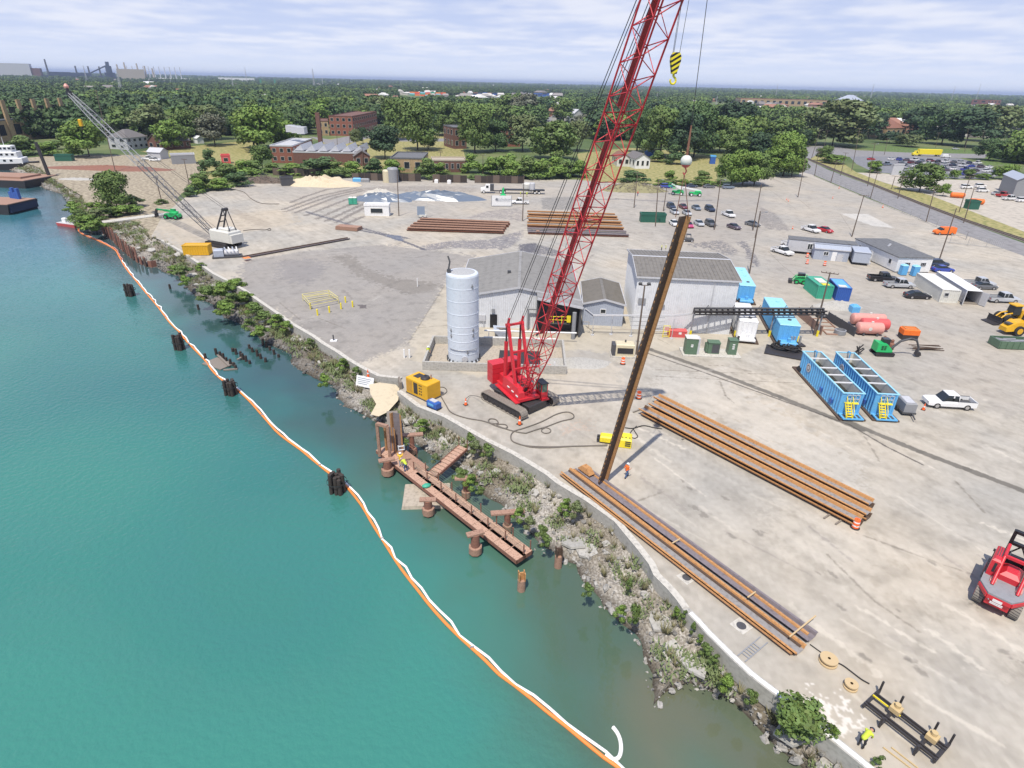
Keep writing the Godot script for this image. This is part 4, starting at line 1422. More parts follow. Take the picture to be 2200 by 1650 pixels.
func ribbed_box(mb: MB,l: float,w: float,y0: float,h: float,pitch:=0.32,deep:=0.06) -> void:
	corr(mb,V(-l/2,0,w/2),V(l/2,0,w/2),y0,h,h,pitch,deep)
	corr(mb,V(l/2,0,w/2),V(l/2,0,-w/2),y0,h,h,pitch,deep)
	corr(mb,V(l/2,0,-w/2),V(-l/2,0,-w/2),y0,h,h,pitch,deep)
	corr(mb,V(-l/2,0,-w/2),V(-l/2,0,w/2),y0,h,h,pitch,deep)


func rim(mb: MB,l: float,w: float,y0: float,y1: float,t: float,out:=0.08) -> void:
	var x:=l/2+out
	var z:=w/2+out
	mb.bx(-x,x,y0,y1,z - t,z); mb.bx(-x,x,y0,y1,-z,-z+t)
	mb.bx(-x,-x+t,y0,y1,-z+t,z - t); mb.bx(x - t,x,y0,y1,-z+t,z - t)


func container(called: String,label: String,cat: String,at: Vector3,turn: float,l: float,w: float,h: float,side: Material,roof: Material) -> Node3D:
	var o:=thing(called,label,cat,at,turn)
	var mb:=MB.new()
	ribbed_box(mb,l - 0.2,w - 0.2,0.12,h - 0.1)
	part("wall",mb,side,o)
	mb=MB.new()
	rim(mb,l - 0.2,w - 0.2,0.0,0.16,0.16)
	rim(mb,l - 0.2,w - 0.2,h - 0.14,h,0.16)
	for sx in [-1,1]:
		for sz in [-1,1]:
			var x: float=sx*(l/2 - 0.1)
			var z: float=sz*(w/2 - 0.1)
			mb.bx(x - 0.09,x+0.09,0.16,h - 0.14,z - 0.09,z+0.09)
	part("frame",mb,side,o)
	mb=MB.new()
	mb.bx(-l/2+0.14,l/2 - 0.14,h - 0.12,h - 0.03,-w/2+0.14,w/2 - 0.14)
	for k in int(l/1.1):
		mb.bx(-l/2+0.5+k*1.1,-l/2+0.56+k*1.1,h - 0.03,h - 0.01,-w/2+0.14,w/2 - 0.14)
	part("roof",mb,roof,o)
	return o


func frac_tank(label: String,at: Vector3,turn: float,water: Material) -> Node3D:
	# an open-topped settling tank: x runs from the yellow steps (-x) to the wheeled end
	var o:=thing("open_tank",label,"tank",at,turn,"")
	var l:=12.6
	var w:=2.5
	var h:=3.1
	var mb:=MB.new()
	ribbed_box(mb,l,w,0.35,h,0.62,0.1)
	var inner:=MB.new()
	var x:=l/2 - 0.08
	var z:=w/2 - 0.08
	inner.quad(V(x,0.4,z),V(-x,0.4,z),V(-x,h,z),V(x,h,z))
	inner.quad(V(-x,0.4,-z),V(x,0.4,-z),V(x,h,-z),V(-x,h,-z))
	inner.quad(V(x,0.4,-z),V(x,0.4,z),V(x,h,z),V(x,h,-z))
	inner.quad(V(-x,0.4,z),V(-x,0.4,-z),V(-x,h,-z),V(-x,h,z))
	part("wall",mb,M.sky_blue,o)
	part("lining",inner,M.off_white,o)
	mb=MB.new()
	rim(mb,l,w,h,h+0.1,0.2,0.1)
	rim(mb,l,w,0.2,0.38,0.2,0.06)
	part("rim",mb,M.pale_blue,o)
	for k in 4:
		mb=MB.new()
		var u: float=-l/2+l*(k+1)/5.0+[0.5,0.2,-0.2,0.3][k]
		mb.bx(u - 0.07,u+0.07,h - 0.08,h+0.06,-w/2,w/2)
		part("crossbar",mb,M.white_paint,o)
	mb=MB.new()
	mb.bx(-l/2+0.1,l/2 - 0.1,1.2,1.7,-w/2+0.1,w/2 - 0.1)
	part("contents",mb,water,o)
	mb=MB.new()  # the hitch platform under the steps
	mb.frustum(V(-l/2 - 1.5,0.25,-w/2),V(-l/2 - 0.05,0.4,w/2),0.0,0.0)
	part("hitch_deck",mb,M.sky_blue,o)
	for k in 4:
		mb=MB.new()
		mb.bx(-l/2 - 1.3,-l/2 - 0.4,0.4,0.43,-w/2+0.25+k*0.55,-w/2+0.55+k*0.55)
		part("deck_slot",mb,M.dark_grey,o)
	mb=MB.new()
	for sz in [-0.35,0.35]:
		mb.beam(V(-l/2 - 1.4,0.4,-0.5+sz),V(-l/2 - 0.25,1.9,-0.5+sz),0.08,0.16)
		mb.beam(V(-l/2 - 1.4,1.3,-0.5+sz),V(-l/2 - 0.25,2.8,-0.5+sz),0.06,0.06)
		mb.beam(V(-l/2 - 1.4,0.4,-0.5+sz),V(-l/2 - 1.4,1.3,-0.5+sz),0.06,0.06)
	for k in 6:
		mb.bx(-l/2 - 1.35+k*0.2,-l/2 - 1.12+k*0.2,0.55+k*0.25,0.59+k*0.25,-0.85,-0.15)
	mb.bx(-l/2 - 0.45,-l/2 - 0.02,1.86,1.94,-0.9,0.7)
	part("steps",mb,M.safety_yellow,o)
	mb=MB.new()
	for k in 4:
		mb.bx(-l/2 - 0.2,-l/2 - 0.13,1.94,3.0,-0.8+k*0.5,-0.74+k*0.5)
	mb.bx(-l/2 - 0.2,-l/2 - 0.13,2.4,2.46,-0.8,0.76); mb.bx(-l/2 - 0.2,-l/2 - 0.13,2.94,3.0,-0.8,0.76)
	part("guard_rail",mb,M.light_grey,o)
	for sz in [-1,1]:
		mb=MB.new()
		mb.tube(V(l/2 - 0.3,0.5,sz*(w/2 - 0.1)),V(l/2 - 0.3,0.5,sz*(w/2+0.14)),0.5,0.5,16)
		part("wheel",mb,M.rubber,o)
	for u in [-4.2,-1.2]:
		mb=MB.new()
		mb.bx(u - 0.32,u+0.32,0.7,1.25,-w/2 - 0.2,-w/2 - 0.06)
		part("hatch",mb,M.deep_blue,o)
	mb=MB.new()  # the round badge on its side
	mb.tube(V(3.4,1.95,-w/2 - 0.1),V(3.4,1.95,-w/2 - 0.13),0.62,0.62,24)
	var badge:=part("badge",mb,M.light_grey,o)
	mb=MB.new()
	mb.tube(V(3.4,1.95,-w/2 - 0.13),V(3.4,1.95,-w/2 - 0.145),0.4,0.4,20)
	part("badge_ring",mb,M.dark_grey,badge)
	mb=MB.new()
	mb.tube(V(3.4,1.95,-w/2 - 0.145),V(3.4,1.95,-w/2 - 0.155),0.28,0.28,20)
	part("badge_centre",mb,M.light_grey,badge)
	mb=MB.new()
	mb.path([V(l/2 - 0.8,h - 1.2,0.3),V(l/2 - 0.8,h+0.35,0.3),V(l/2 - 0.3,h+0.35,0.3),V(l/2+0.3,h - 0.2,0.3)],0.09,8)
	part("inlet_pipe",mb,M.sky_blue,o)
	mb=MB.new()
	rim(mb,l+2.4,w+0.5,0.01,0.2,0.28,0.1)
	var t:=part("spill_berm",mb,M.rust_dark,o)
	mb=MB.new()
	mb.bx(-l/2 - 1.25,l/2+1.25,0.0,0.03,-w/2 - 0.3,w/2+0.3)
	part("spill_sheet",mb,M.liner,t)
	return o


func closed_tank(label: String,at: Vector3,turn: float,l: float,w: float,side: Material,roof: Material) -> Node3D:
	var o:=thing("closed_tank",label,"tank",at,turn)
	var h:=3.15
	var mb:=MB.new()
	ribbed_box(mb,l,w,0.4,h,0.62,0.08)
	part("wall",mb,side,o)
	mb=MB.new()
	mb.cbox(V(-l/2 - 0.05,h - 0.02,-w/2 - 0.05),V(l/2+0.05,h+0.14,w/2+0.05),0.08)
	part("roof",mb,roof,o)
	for k in 3:
		mb=MB.new()
		mb.lathe([W(0.3,h+0.14),W(0.3,h+0.26),W(0,h+0.27)],14,V(-l/2+l*(k+0.5)/3.0,0,0.3))
		part("hatch",mb,M.dark_grey if k == 0 else roof,o)
	mb=MB.new()
	mb.cbox(V(-l/2 - 1.6,0.45,-w/2+0.2),V(-l/2 - 0.05,0.85,w/2 - 0.2),0.1)
	part("pump_deck",mb,side,o)
	mb=MB.new()
	mb.tube(V(-l/2 - 0.9,0.85,0),V(-l/2 - 0.9,1.4,0),0.28,0.28,12)
	part("pump",mb,side,o)
	for sx in [-l/2 - 0.8,l/2 - 0.9]:
		for sz in [-1,1]:
			mb=MB.new()
			mb.tube(V(sx,0.46,sz*(w/2 - 0.35)),V(sx,0.46,sz*(w/2 - 0.05)),0.46,0.46,14)
			part("wheel",mb,M.rubber,o)
	mb=MB.new()
	rim(mb,l+2.6,w+0.6,0.01,0.18,0.24,0.1)
	part("spill_berm",mb,M.rust_dark,o)
	return o


func power_pole(label: String,at: Vector3,top: Vector3,arms:=1,lamp:=false,r:=0.16) -> Node3D:
	var o:=thing("utility_pole",label,"utility pole",at)
	var t:=top - at
	var mb:=MB.new()
	mb.tube(Vector3.ZERO,t,r,r*0.62,10)
	part("pole",mb,M.wood_pole,o)
	for k in arms:
		mb=MB.new()
		var p:=t*(0.985 - k*0.07)
		mb.beam(p - V(1.1,0,0.5),p+V(1.1,0,0.5),0.12,0.12)
		for s in [-1.0,-0.45,0.45,1.0]:
			mb.tube(p+V(1.1,0,0.5)*s,p+V(1.1,0,0.5)*s+V(0,0.22,0),0.05,0.05,6)
		part("crossarm",mb,M.wood_pole,o)
	if lamp:
		mb=MB.new()
		mb.path([t*0.97,t*0.985+V(0.9,0.15,0.5)],0.05,6)
		mb.bx(t.x*0.985+0.75,t.x*0.985+1.25,t.y*0.985+0.05,t.y*0.985+0.25,t.z*0.985+0.35,t.z*0.985+0.75)
		part("lamp",mb,M.mid_grey,o)
	return o


func power_lines(label: String,pts: Array,sag: float,off:=[0.0]) -> void:
	var o:=thing("power_line",label,"power line",Vector3.ZERO)
	for d in off:
		var mb:=MB.new()
		for i in pts.size() - 1:
			var line:=[]
			for k in 9:
				var t:=k/8.0
				line.append(pts[i].lerp(pts[i+1],t)+V(d,-sag*4.0*t*(1.0 - t),d*0.5))
			mb.path(line,0.025,4)
		part("wire",mb,M.cable,o)


func hose(label: String,pts: Array,r: float,m: Material,cat:="hose") -> void:
	var mb:=MB.new()
	var s:=smooth(pts,6)
	for i in s.size():
		s[i]=s[i]+V(0,r+0.01,0)
	mb.path(s,r,6)
	solo("hose" if cat == "hose" else "cable",mb,m,label,cat)


func yard_objects() -> void:
	piles()
	for d in [["drum behind the red crane, beside a thin white stake",G(5.19,-75.21)],["drum by the beige generator, left of the hanging pile",G(15.92,-78.36)],["drum at the upper end of the three-wide pile stack",G(16.34,-67.87)],["drum at the lower end of the three-wide pile stack",G(31.93,-43.46)],
			["lone drum in front of the grey cabins",G(70.9,-135)],["leftmost drum in the cluster before the site trailer",G(67.36,-136.1)],["drum at the back of the cluster before the site trailer",G(70.02,-142.2)],["drum on the right of the cluster before the site trailer",G(71.97,-143.5)]]:
		drum("orange and white traffic "+d[0],d[1])
	for d in [["cone left of the red crane, tied to its line",G(-5.69,-65.04),0.95],["tall cone at the tip of the red crane's near track",G(1.01,-60.65),1.1],["cone at the nose of the white pickup",G(52.23,-66.64),0.9],["cone on the far lot near the white pickups",G(79.52,-174),0.9],
			["cone lying in the lot near the fence",G(97.61,-223.5),0.8],["cone by the paint marks near the fence corner",G(97.27,-221.1),0.8],["cone out on the empty far lot",G(117.2,-229.8),0.8],["cone beside the lot edge nearest the road",G(126.4,-212.6),1.0],["cone beside the lot edge, farther up",G(131.6,-255),0.9],["cone on the grassy quay edge by the old sign",V(-19.76,-0.6,-73.37),1.1]]:
		cone("orange "+d[0],d[1],d[2])
	# tanks
	frac_tank("blue open-topped settling tank, left of the pair, with tan sludge at the steps",V(41.8,0,-70.9),1.507+PI,M.foul_water).rotation.y=1.54
	frac_tank("blue open-topped settling tank, right of the pair, beside the grey trailer",V(46.2,0,-70.9),1.439,M.foul_water).rotation.y=1.5
	closed_tank("long bright blue closed tank trailer right of the pipe bridge",V(44.2,0,-93.9),1.40,13.6,3.0,M.sky_blue,M.pale_blue)
	closed_tank("pale blue closed tank trailer behind the tall shed",V(44.4,0,-113.6),1.40,12.5,2.8,M.sky_blue,M.pale_blue)
	closed_tank("white closed tank trailer beside the tall shed, behind the pipe bridge",V(37.9,0,-92.9),1.38,9.0,2.8,M.white_paint,M.white_paint)
	# containers and cabins
	var o:=container("container","sea-green shipping container beside the blue one","container",G(59.74,-113.8),1.515,6.55,2.94,2.6,M.sea_green,M.sea_green)
	var mb:=MB.new()
	mb.bx(-1.5,1.5,2.6,2.75,-0.7,0.8)
	part("roof_scrap",mb,M.off_white,o)
	mb=MB.new()
	mb.bx(-2.9,-1.9,2.6,2.7,-0.6,0.7)
	part("roof_sheet",mb,M.safety_yellow,o)
	o=container("container","dark blue shipping container right of the sea-green one","container",G(63.2,-112.6),1.380,6.22,2.55,2.6,M.deep_blue,M.sky_blue)
	mb=MB.new()
	mb.bx(-2.8,-1.6,2.6,2.72,-1.0,0.4)
	part("roof_sheet",mb,M.off_white,o)
	o=container("container","long white storage container with a side door, left of the open one","container",G(84.05,-115.7),1.414,11.54,3.3,2.55,M.off_white,M.white_paint)
	door(o,V(1.7,0.1,1.6),Vector3.BACK,1.3,2.2,M.white_paint)
	door(o,V(-3.6,0.1,1.6),Vector3.BACK,1.1,2.2,M.white_paint)
	window(o,V(-5.72,1.6,-0.7),Vector3.LEFT,0.8,0.7,M.light_grey)
	open_container()
	office_trailers()
	green_cabinets()
	small_plant()
	# light pole by the hanging pile
	var p: Vector3=G(18.5,-81.94)
	var t: Vector3=V(18.47,10.59,-81.95)
	o=thing("floodlight_pole","tall brown floodlight pole with two lamp heads standing left of the hanging pile","lamp post",p)
	mb=MB.new()
	mb.tube(Vector3.ZERO,t - p,0.16,0.1,10)
	mb.beam(t - p+V(-0.55,0.1,0),t - p+V(0.55,0.1,0),0.1,0.1)
	part("pole",mb,M.wood_pole,o)
	for s in [-0.6,0.6]:
		mb=MB.new()
		mb.x=Transform3D(Basis(Vector3.RIGHT,0.6),t - p+V(s,0.35,0))
		mb.frustum(V(-0.28,-0.16,-0.2),V(0.28,0.16,0.2),0.08,0.08)
		part("floodlight",mb,M.dark_grey,o)
	for d in [["standing between the wet streaks and the far pile stack",G(-34.57,-179.2),V(-34.29,12.87,-179.2),0,false],["standing at the left end of the pile stack behind the boom",G(1.93,-176.3),V(1.97,12.77,-176.3),0,false],["at the dumpster near the parked cars",G(39.93,-173.2),V(39.19,12.84,-173.3),0,true],
			["behind the dumpster, leaning right",G(47.22,-196.5),V(47.36,7.54,-196.5),0,false],["between the parked cars and the white pickup",G(55.97,-170.4),V(55.45,13.6,-170.6),0,true],["behind the red boom near the brush pile",G(38.63,-201.4),V(38.57,11.07,-201.4),1,false],
			["behind the tall shed with a kink at its foot",G(50.95,-127),V(50.63,13.18,-127.1),0,true],["in the far lot behind the trailers",G(92.43,-165.7),V(92.57,11.15,-165.6),1,false],["at the far corner of the empty lot",G(104.6,-230.5),V(104.3,13.62,-230.7),0,false],
			["leaning behind the white cabin by the orange van",G(100.7,-140.8),V(100.6,12.41,-140.9),0,false],["in front of the green and blue containers",G(49.33,-91.5),V(49.26,10.54,-91.54),1,false],["at the right of the parked purple car",G(64.61,-162.1),V(64.71,6.16,-162.1),0,false],["behind the dark grey car at the right of the lot",G(67.03,-170.9),V(66.87,12.6,-170.9),0,false]]:
		power_pole("tall wooden pole "+d[0],d[1],d[2],d[3],d[4])
	hoses()
	dock()
	rail_cage()
	pile_frame()


func open_container() -> void:
	var o:=thing("container","long white container with its end doors swung open","container",V(88.2,0,-115.9),1.394)
	var l:=13.2
	var w:=2.6
	var h:=2.6
	var mb:=MB.new()
	corr(mb,V(-l/2,0,w/2),V(l/2,0,w/2),0.1,h,h)
	corr(mb,V(l/2,0,-w/2),V(-l/2,0,-w/2),0.1,h,h)
	corr(mb,V(l/2,0,w/2),V(l/2,0,-w/2),0.1,h,h)
	part("wall",mb,M.light_grey,o)
	mb=MB.new()
	mb.bx(-l/2,l/2,0.02,0.12,-w/2,w/2)
	part("floor",mb,M.grey_wood,o)
	mb=MB.new()
	mb.bx(-l/2,l/2,h,h+0.08,-w/2 - 0.05,w/2+0.05)
	part("roof",mb,M.white_paint,o)
	for s in [-1,1]:
		mb=MB.new()
		mb.x=Transform3D(Basis(Vector3.UP,s*0.5),V(-l/2,0,s*(w/2+0.03)))
		mb.bx(-1.3,0,0.12,h - 0.05,-0.05,0.05)
		for k in 4:
			mb.bx(-1.25+k*0.34,-1.2+k*0.34,0.15,h - 0.1,0.05,0.09)
		part("door",mb,M.light_grey,o)


func office_trailers() -> void:
	var o:=thing("site_trailer","grey flat-roofed site trailer on blocks behind the attached cabin","trailer",V(74.3,0,-145.4),-0.33)
	trailer(o,15.0,3.4,3.4,M.light_grey,M.flat_roof)
	window(o,V(-2.6,2.0,1.72),Vector3.BACK,1.1,1.4,M.white_paint,2)
	window(o,V(-7.52,1.9,0.4),Vector3.LEFT,0.8,1.1,M.white_paint)
	window(o,V(6.2,2.2,1.72),Vector3.BACK,0.9,0.6,M.white_paint)
	o=thing("cabin","small blue-grey wooden cabin with a white door built against the site trailer","cabin",V(74.7,0,-141.0),-0.3)
	gable_shed(o,7.4,3.2,2.6,3.3,true,M.blue_grey,M.blue_grey,0.4,0.15)
	window(o,V(-1.2,1.6,1.63),Vector3.BACK,1.1,0.9,M.white_paint,2)
	door(o,V(0.6,0,1.62),Vector3.BACK,1.0,2.1,M.white_paint)
	door(o,V(1.9,0,1.62),Vector3.BACK,1.3,1.7,M.light_grey)
	o=thing("cabin","plain blue-grey storage cabin between the trailer and the white site office","cabin",V(80.4,0,-138.6),1.22)
	trailer(o,5.8,3.4,3.0,M.blue_grey,M.blue_grey)
	for k in 2:
		var mb:=MB.new()
		mb.lathe([W(0.3,0),W(0.3,0.6),W(0.0,0.7)],12,V(-1.4+k*1.4,0,2.1))
		part("bottle",mb,M.light_grey,o)
	o=thing("site_office","long white site office with a flat grey roof and blue toilets at its end","site office",V(87.9,0,-139.3),0.045)
	var mb:=MB.new()
	mb.bx(-3.9,3.9,0.25,3.35,-8.7,8.7)
	part("wall",mb,M.white_paint,o)
	mb=MB.new()
	mb.bx(-3.8,3.8,0.0,0.25,-8.6,8.6)
	part("skirting",mb,M.mid_grey,o)
	mb=MB.new()
	mb.cbox(V(-4.1,3.35,-8.9),V(4.1,3.6,8.9),0.1)
	part("roof",mb,M.flat_roof,o)
	for x in [-1.6,2.0]:
		window(o,V(x,1.95,8.72),Vector3.BACK,1.2,0.8,M.light_grey,3)
	for z in [6.2,-3.0,-6.0]:
		window(o,V(-3.92,1.95,z),Vector3.LEFT,1.0,1.1,M.light_grey)
	door(o,V(-3.92,0.3,-1.2),Vector3.LEFT,1.0,2.1,M.white_paint)
	mb=MB.new()
	mb.bx(-5.3,-4.0,0,0.35,-1.9,-0.5)
	mb.bx(-4.7,-4.0,0.35,0.65,-1.9,-0.5)
	part("step",mb,M.light_grey,o)
	for k in 3:
		mb=MB.new()
		mb.bx(-0.8+k*0.7,-0.4+k*0.7,3.6,3.8,-1.0 - k*0.8,-0.6 - k*0.8)
		part("roof_vent",mb,M.light_grey,o)
	for d in [["left of the two by the white site office",G(85.08,-128.8),M.sky_blue],["right of the two by the white site office",G(87.33,-128.3),M.sky_blue],["left of the pair by the tarped heap",G(-52.68,-195.2),M.sea_green],["right of the pair by the tarped heap",G(-51.42,-195.4),M.sea_green]]:
		toilet(("blue" if d[2] == M.sky_blue else "teal")+" portable toilet, "+d[0],d[1],d[2])


func toilet(label: String,at: Vector3,m: Material) -> void:
	var o:=thing("portable_toilet",label,"portable toilet",at,0.05,"portable toilets")
	var mb:=MB.new()
	mb.bx(-0.58,0.58,0.1,2.1,-0.58,0.58)
	for s in [-1,1]:
		mb.bx(s*0.6 - 0.04,s*0.6+0.04,0.1,2.12,0.5,0.62)
	part("cabin_wall",mb,m,o)
	mb=MB.new()
	mb.frustum(V(-0.64,2.1,-0.64),V(0.64,2.36,0.64),0.2,0.2)
	part("roof",mb,M.off_white if m == M.sea_green else M.pale_blue,o)
	mb=MB.new()
	mb.bx(-0.42,0.42,0.14,2.0,0.58,0.63)
	part("door",mb,m,o)
	mb=MB.new()
	mb.bx(-0.62,0.62,0.0,0.1,-0.62,0.62)
	part("skid",mb,M.dark_grey,o)


func trailer(o: Node3D,l: float,w: float,h: float,wall: Material,roof: Material) -> void:
	var mb:=MB.new()
	mb.bx(-l/2,l/2,0.6,h - 0.1,-w/2,w/2)
	part("wall",mb,wall,o)
	mb=MB.new()
	mb.cbox(V(-l/2 - 0.1,h - 0.1,-w/2 - 0.1),V(l/2+0.1,h+0.1,w/2+0.1),0.08)
	part("roof",mb,roof,o)
	mb=MB.new()
	mb.bx(-l/2+0.2,l/2 - 0.2,0.35,0.6,-w/2+0.2,w/2 - 0.2)
	for k in 5:
		mb.bx(-l/2+0.6+k*(l - 1.6)/4,-l/2+1.0+k*(l - 1.6)/4,0,0.35,-w/2+0.3,w/2 - 0.3)
	part("chassis",mb,M.dark_grey,o)


func green_cabinets() -> void:
	var mb:=MB.new()
	mb.x=place(G(29.86,-82.83),-0.05)
	mb.bx(-4.4,4.2,0.0,0.18,-1.7,1.5)
	solo("cabinet_plinth",mb,M.pale_concrete,"low concrete plinth carrying the three green electrical cabinets","plinth")
	for d in [["tall green electrical cabinet with a grey side, left on the plinth",G(26.65,-82),1.75,1.5,2.5,0],["squat green transformer with a dark front, middle of the plinth",G(30.15,-82.33),1.7,1.3,1.7,1],["narrow green electrical cabinet with three white labels, right on the plinth",G(32.9,-82.15),1.25,1.3,2.2,2]]:
		var o:=thing("electrical_cabinet",d[0],"electrical cabinet",d[1]+V(0,0.18,-0.7),-0.06)
		var w: float=d[2]/2
		var z: float=d[3]/2
		mb=MB.new()
		mb.cbox(V(-w,0,-z),V(w,d[4],z),0.08)
		part("housing",mb,M.box_green,o)
		mb=MB.new()
		mb.bx(-w - 0.05,w+0.05,d[4],d[4]+0.08,-z - 0.05,z+0.08)
		part("lid",mb,M.off_white if d[5] == 0 else M.box_green,o)
		if d[5] == 0:
			mb=MB.new()
			mb.bx(w,w+0.35,0,d[4] - 0.05,-z,z - 0.2)
			part("side_duct",mb,M.light_grey,o)
		if d[5] == 1:
			mb=MB.new()
			mb.bx(-w+0.55,w - 0.08,0.15,d[4] - 0.2,z,z+0.02)
			part("door",mb,M.dark_grey,o)
			for k in 6:
				mb=MB.new()
				mb.bx(-w - 0.3,-w,0.2,d[4] - 0.3,-z+0.1+k*0.2,-z+0.16+k*0.2)
				part("cooling_fin",mb,M.box_green,o)
		else:
			for y in ([1.45,1.2] if d[5] == 0 else [1.55,1.2,0.9]):
				mb=MB.new()
				mb.bx(-0.14,0.2,y,y+0.17,z,z+0.02)
				part("label_plate",mb,M.white_paint,o)
	var o:=thing("generator","beige generator with a black louvred front on a concrete pad","generator",G(16.28,-80.34)+V(0,0,-0.9),-0.04)
	mb=MB.new()
	mb.bx(-1.75,1.75,0,0.3,-1.0,1.0)
	part("pad",mb,M.pale_concrete,o)
	mb=MB.new()
	mb.cbox(V(-1.15,0.3,-0.85),V(1.6,2.15,0.85),0.12)
	part("housing",mb,M.beige_paint,o)
	mb=MB.new()
	mb.bx(-0.9,1.4,0.75,1.6,0.85,0.9)
	var lv:=part("louvre",mb,M.black_paint,o)
	for k in 5:
		mb=MB.new()
		mb.bx(-0.9,1.4,0.82+k*0.16,0.85+k*0.16,0.9,0.94)
		part("louvre_blade",mb,M.dark_grey,lv)
	mb=MB.new()
	mb.bx(-1.65,-1.15,0.35,2.0,-0.8,0.8)
	part("radiator",mb,M.dark_grey,o)
	mb=MB.new()
	mb.tube(V(0.3,2.15,-0.2),V(0.3,2.5,-0.2),0.12,0.12,10)
	part("exhaust",mb,M.dark_grey,o)
	o=thing("bin","low red steel bin with a white label against the tall shed","bin",G(26.32,-89.05)+V(0,0,-0.6),-0.05)
	mb=MB.new()
	mb.frustum(V(-1.4,0.0,-0.6),V(1.4,1.0,0.6),-0.06,-0.04)
	part("body",mb,M.tank_red,o)
	mb=MB.new()
	mb.bx(-1.5,1.5,1.0,1.08,-0.68,0.68)
	part("lid",mb,M.tank_red,o)
	mb=MB.new()
	mb.bx(0.15,0.6,0.55,0.9,0.63,0.66)
	part("label_plate",mb,M.white_paint,o)
	o=thing("rack","small yellow frame with an orange placard beside the red bin","rack",G(24.42,-88.93),0.0)
	mb=MB.new()
	for x in [-0.5,0.5]:
		mb.bx(x - 0.05,x+0.05,0,2.0,-0.05,0.05)
	for y in [0.2,1.0,1.95]:
		mb.bx(-0.5,0.5,y,y+0.07,-0.05,0.05)
	part("frame",mb,M.safety_yellow,o)
	mb=MB.new()
	mb.bx(-0.35,0.35,1.2,1.8,0.05,0.08)
	part("placard",mb,M.pink_paint,o)


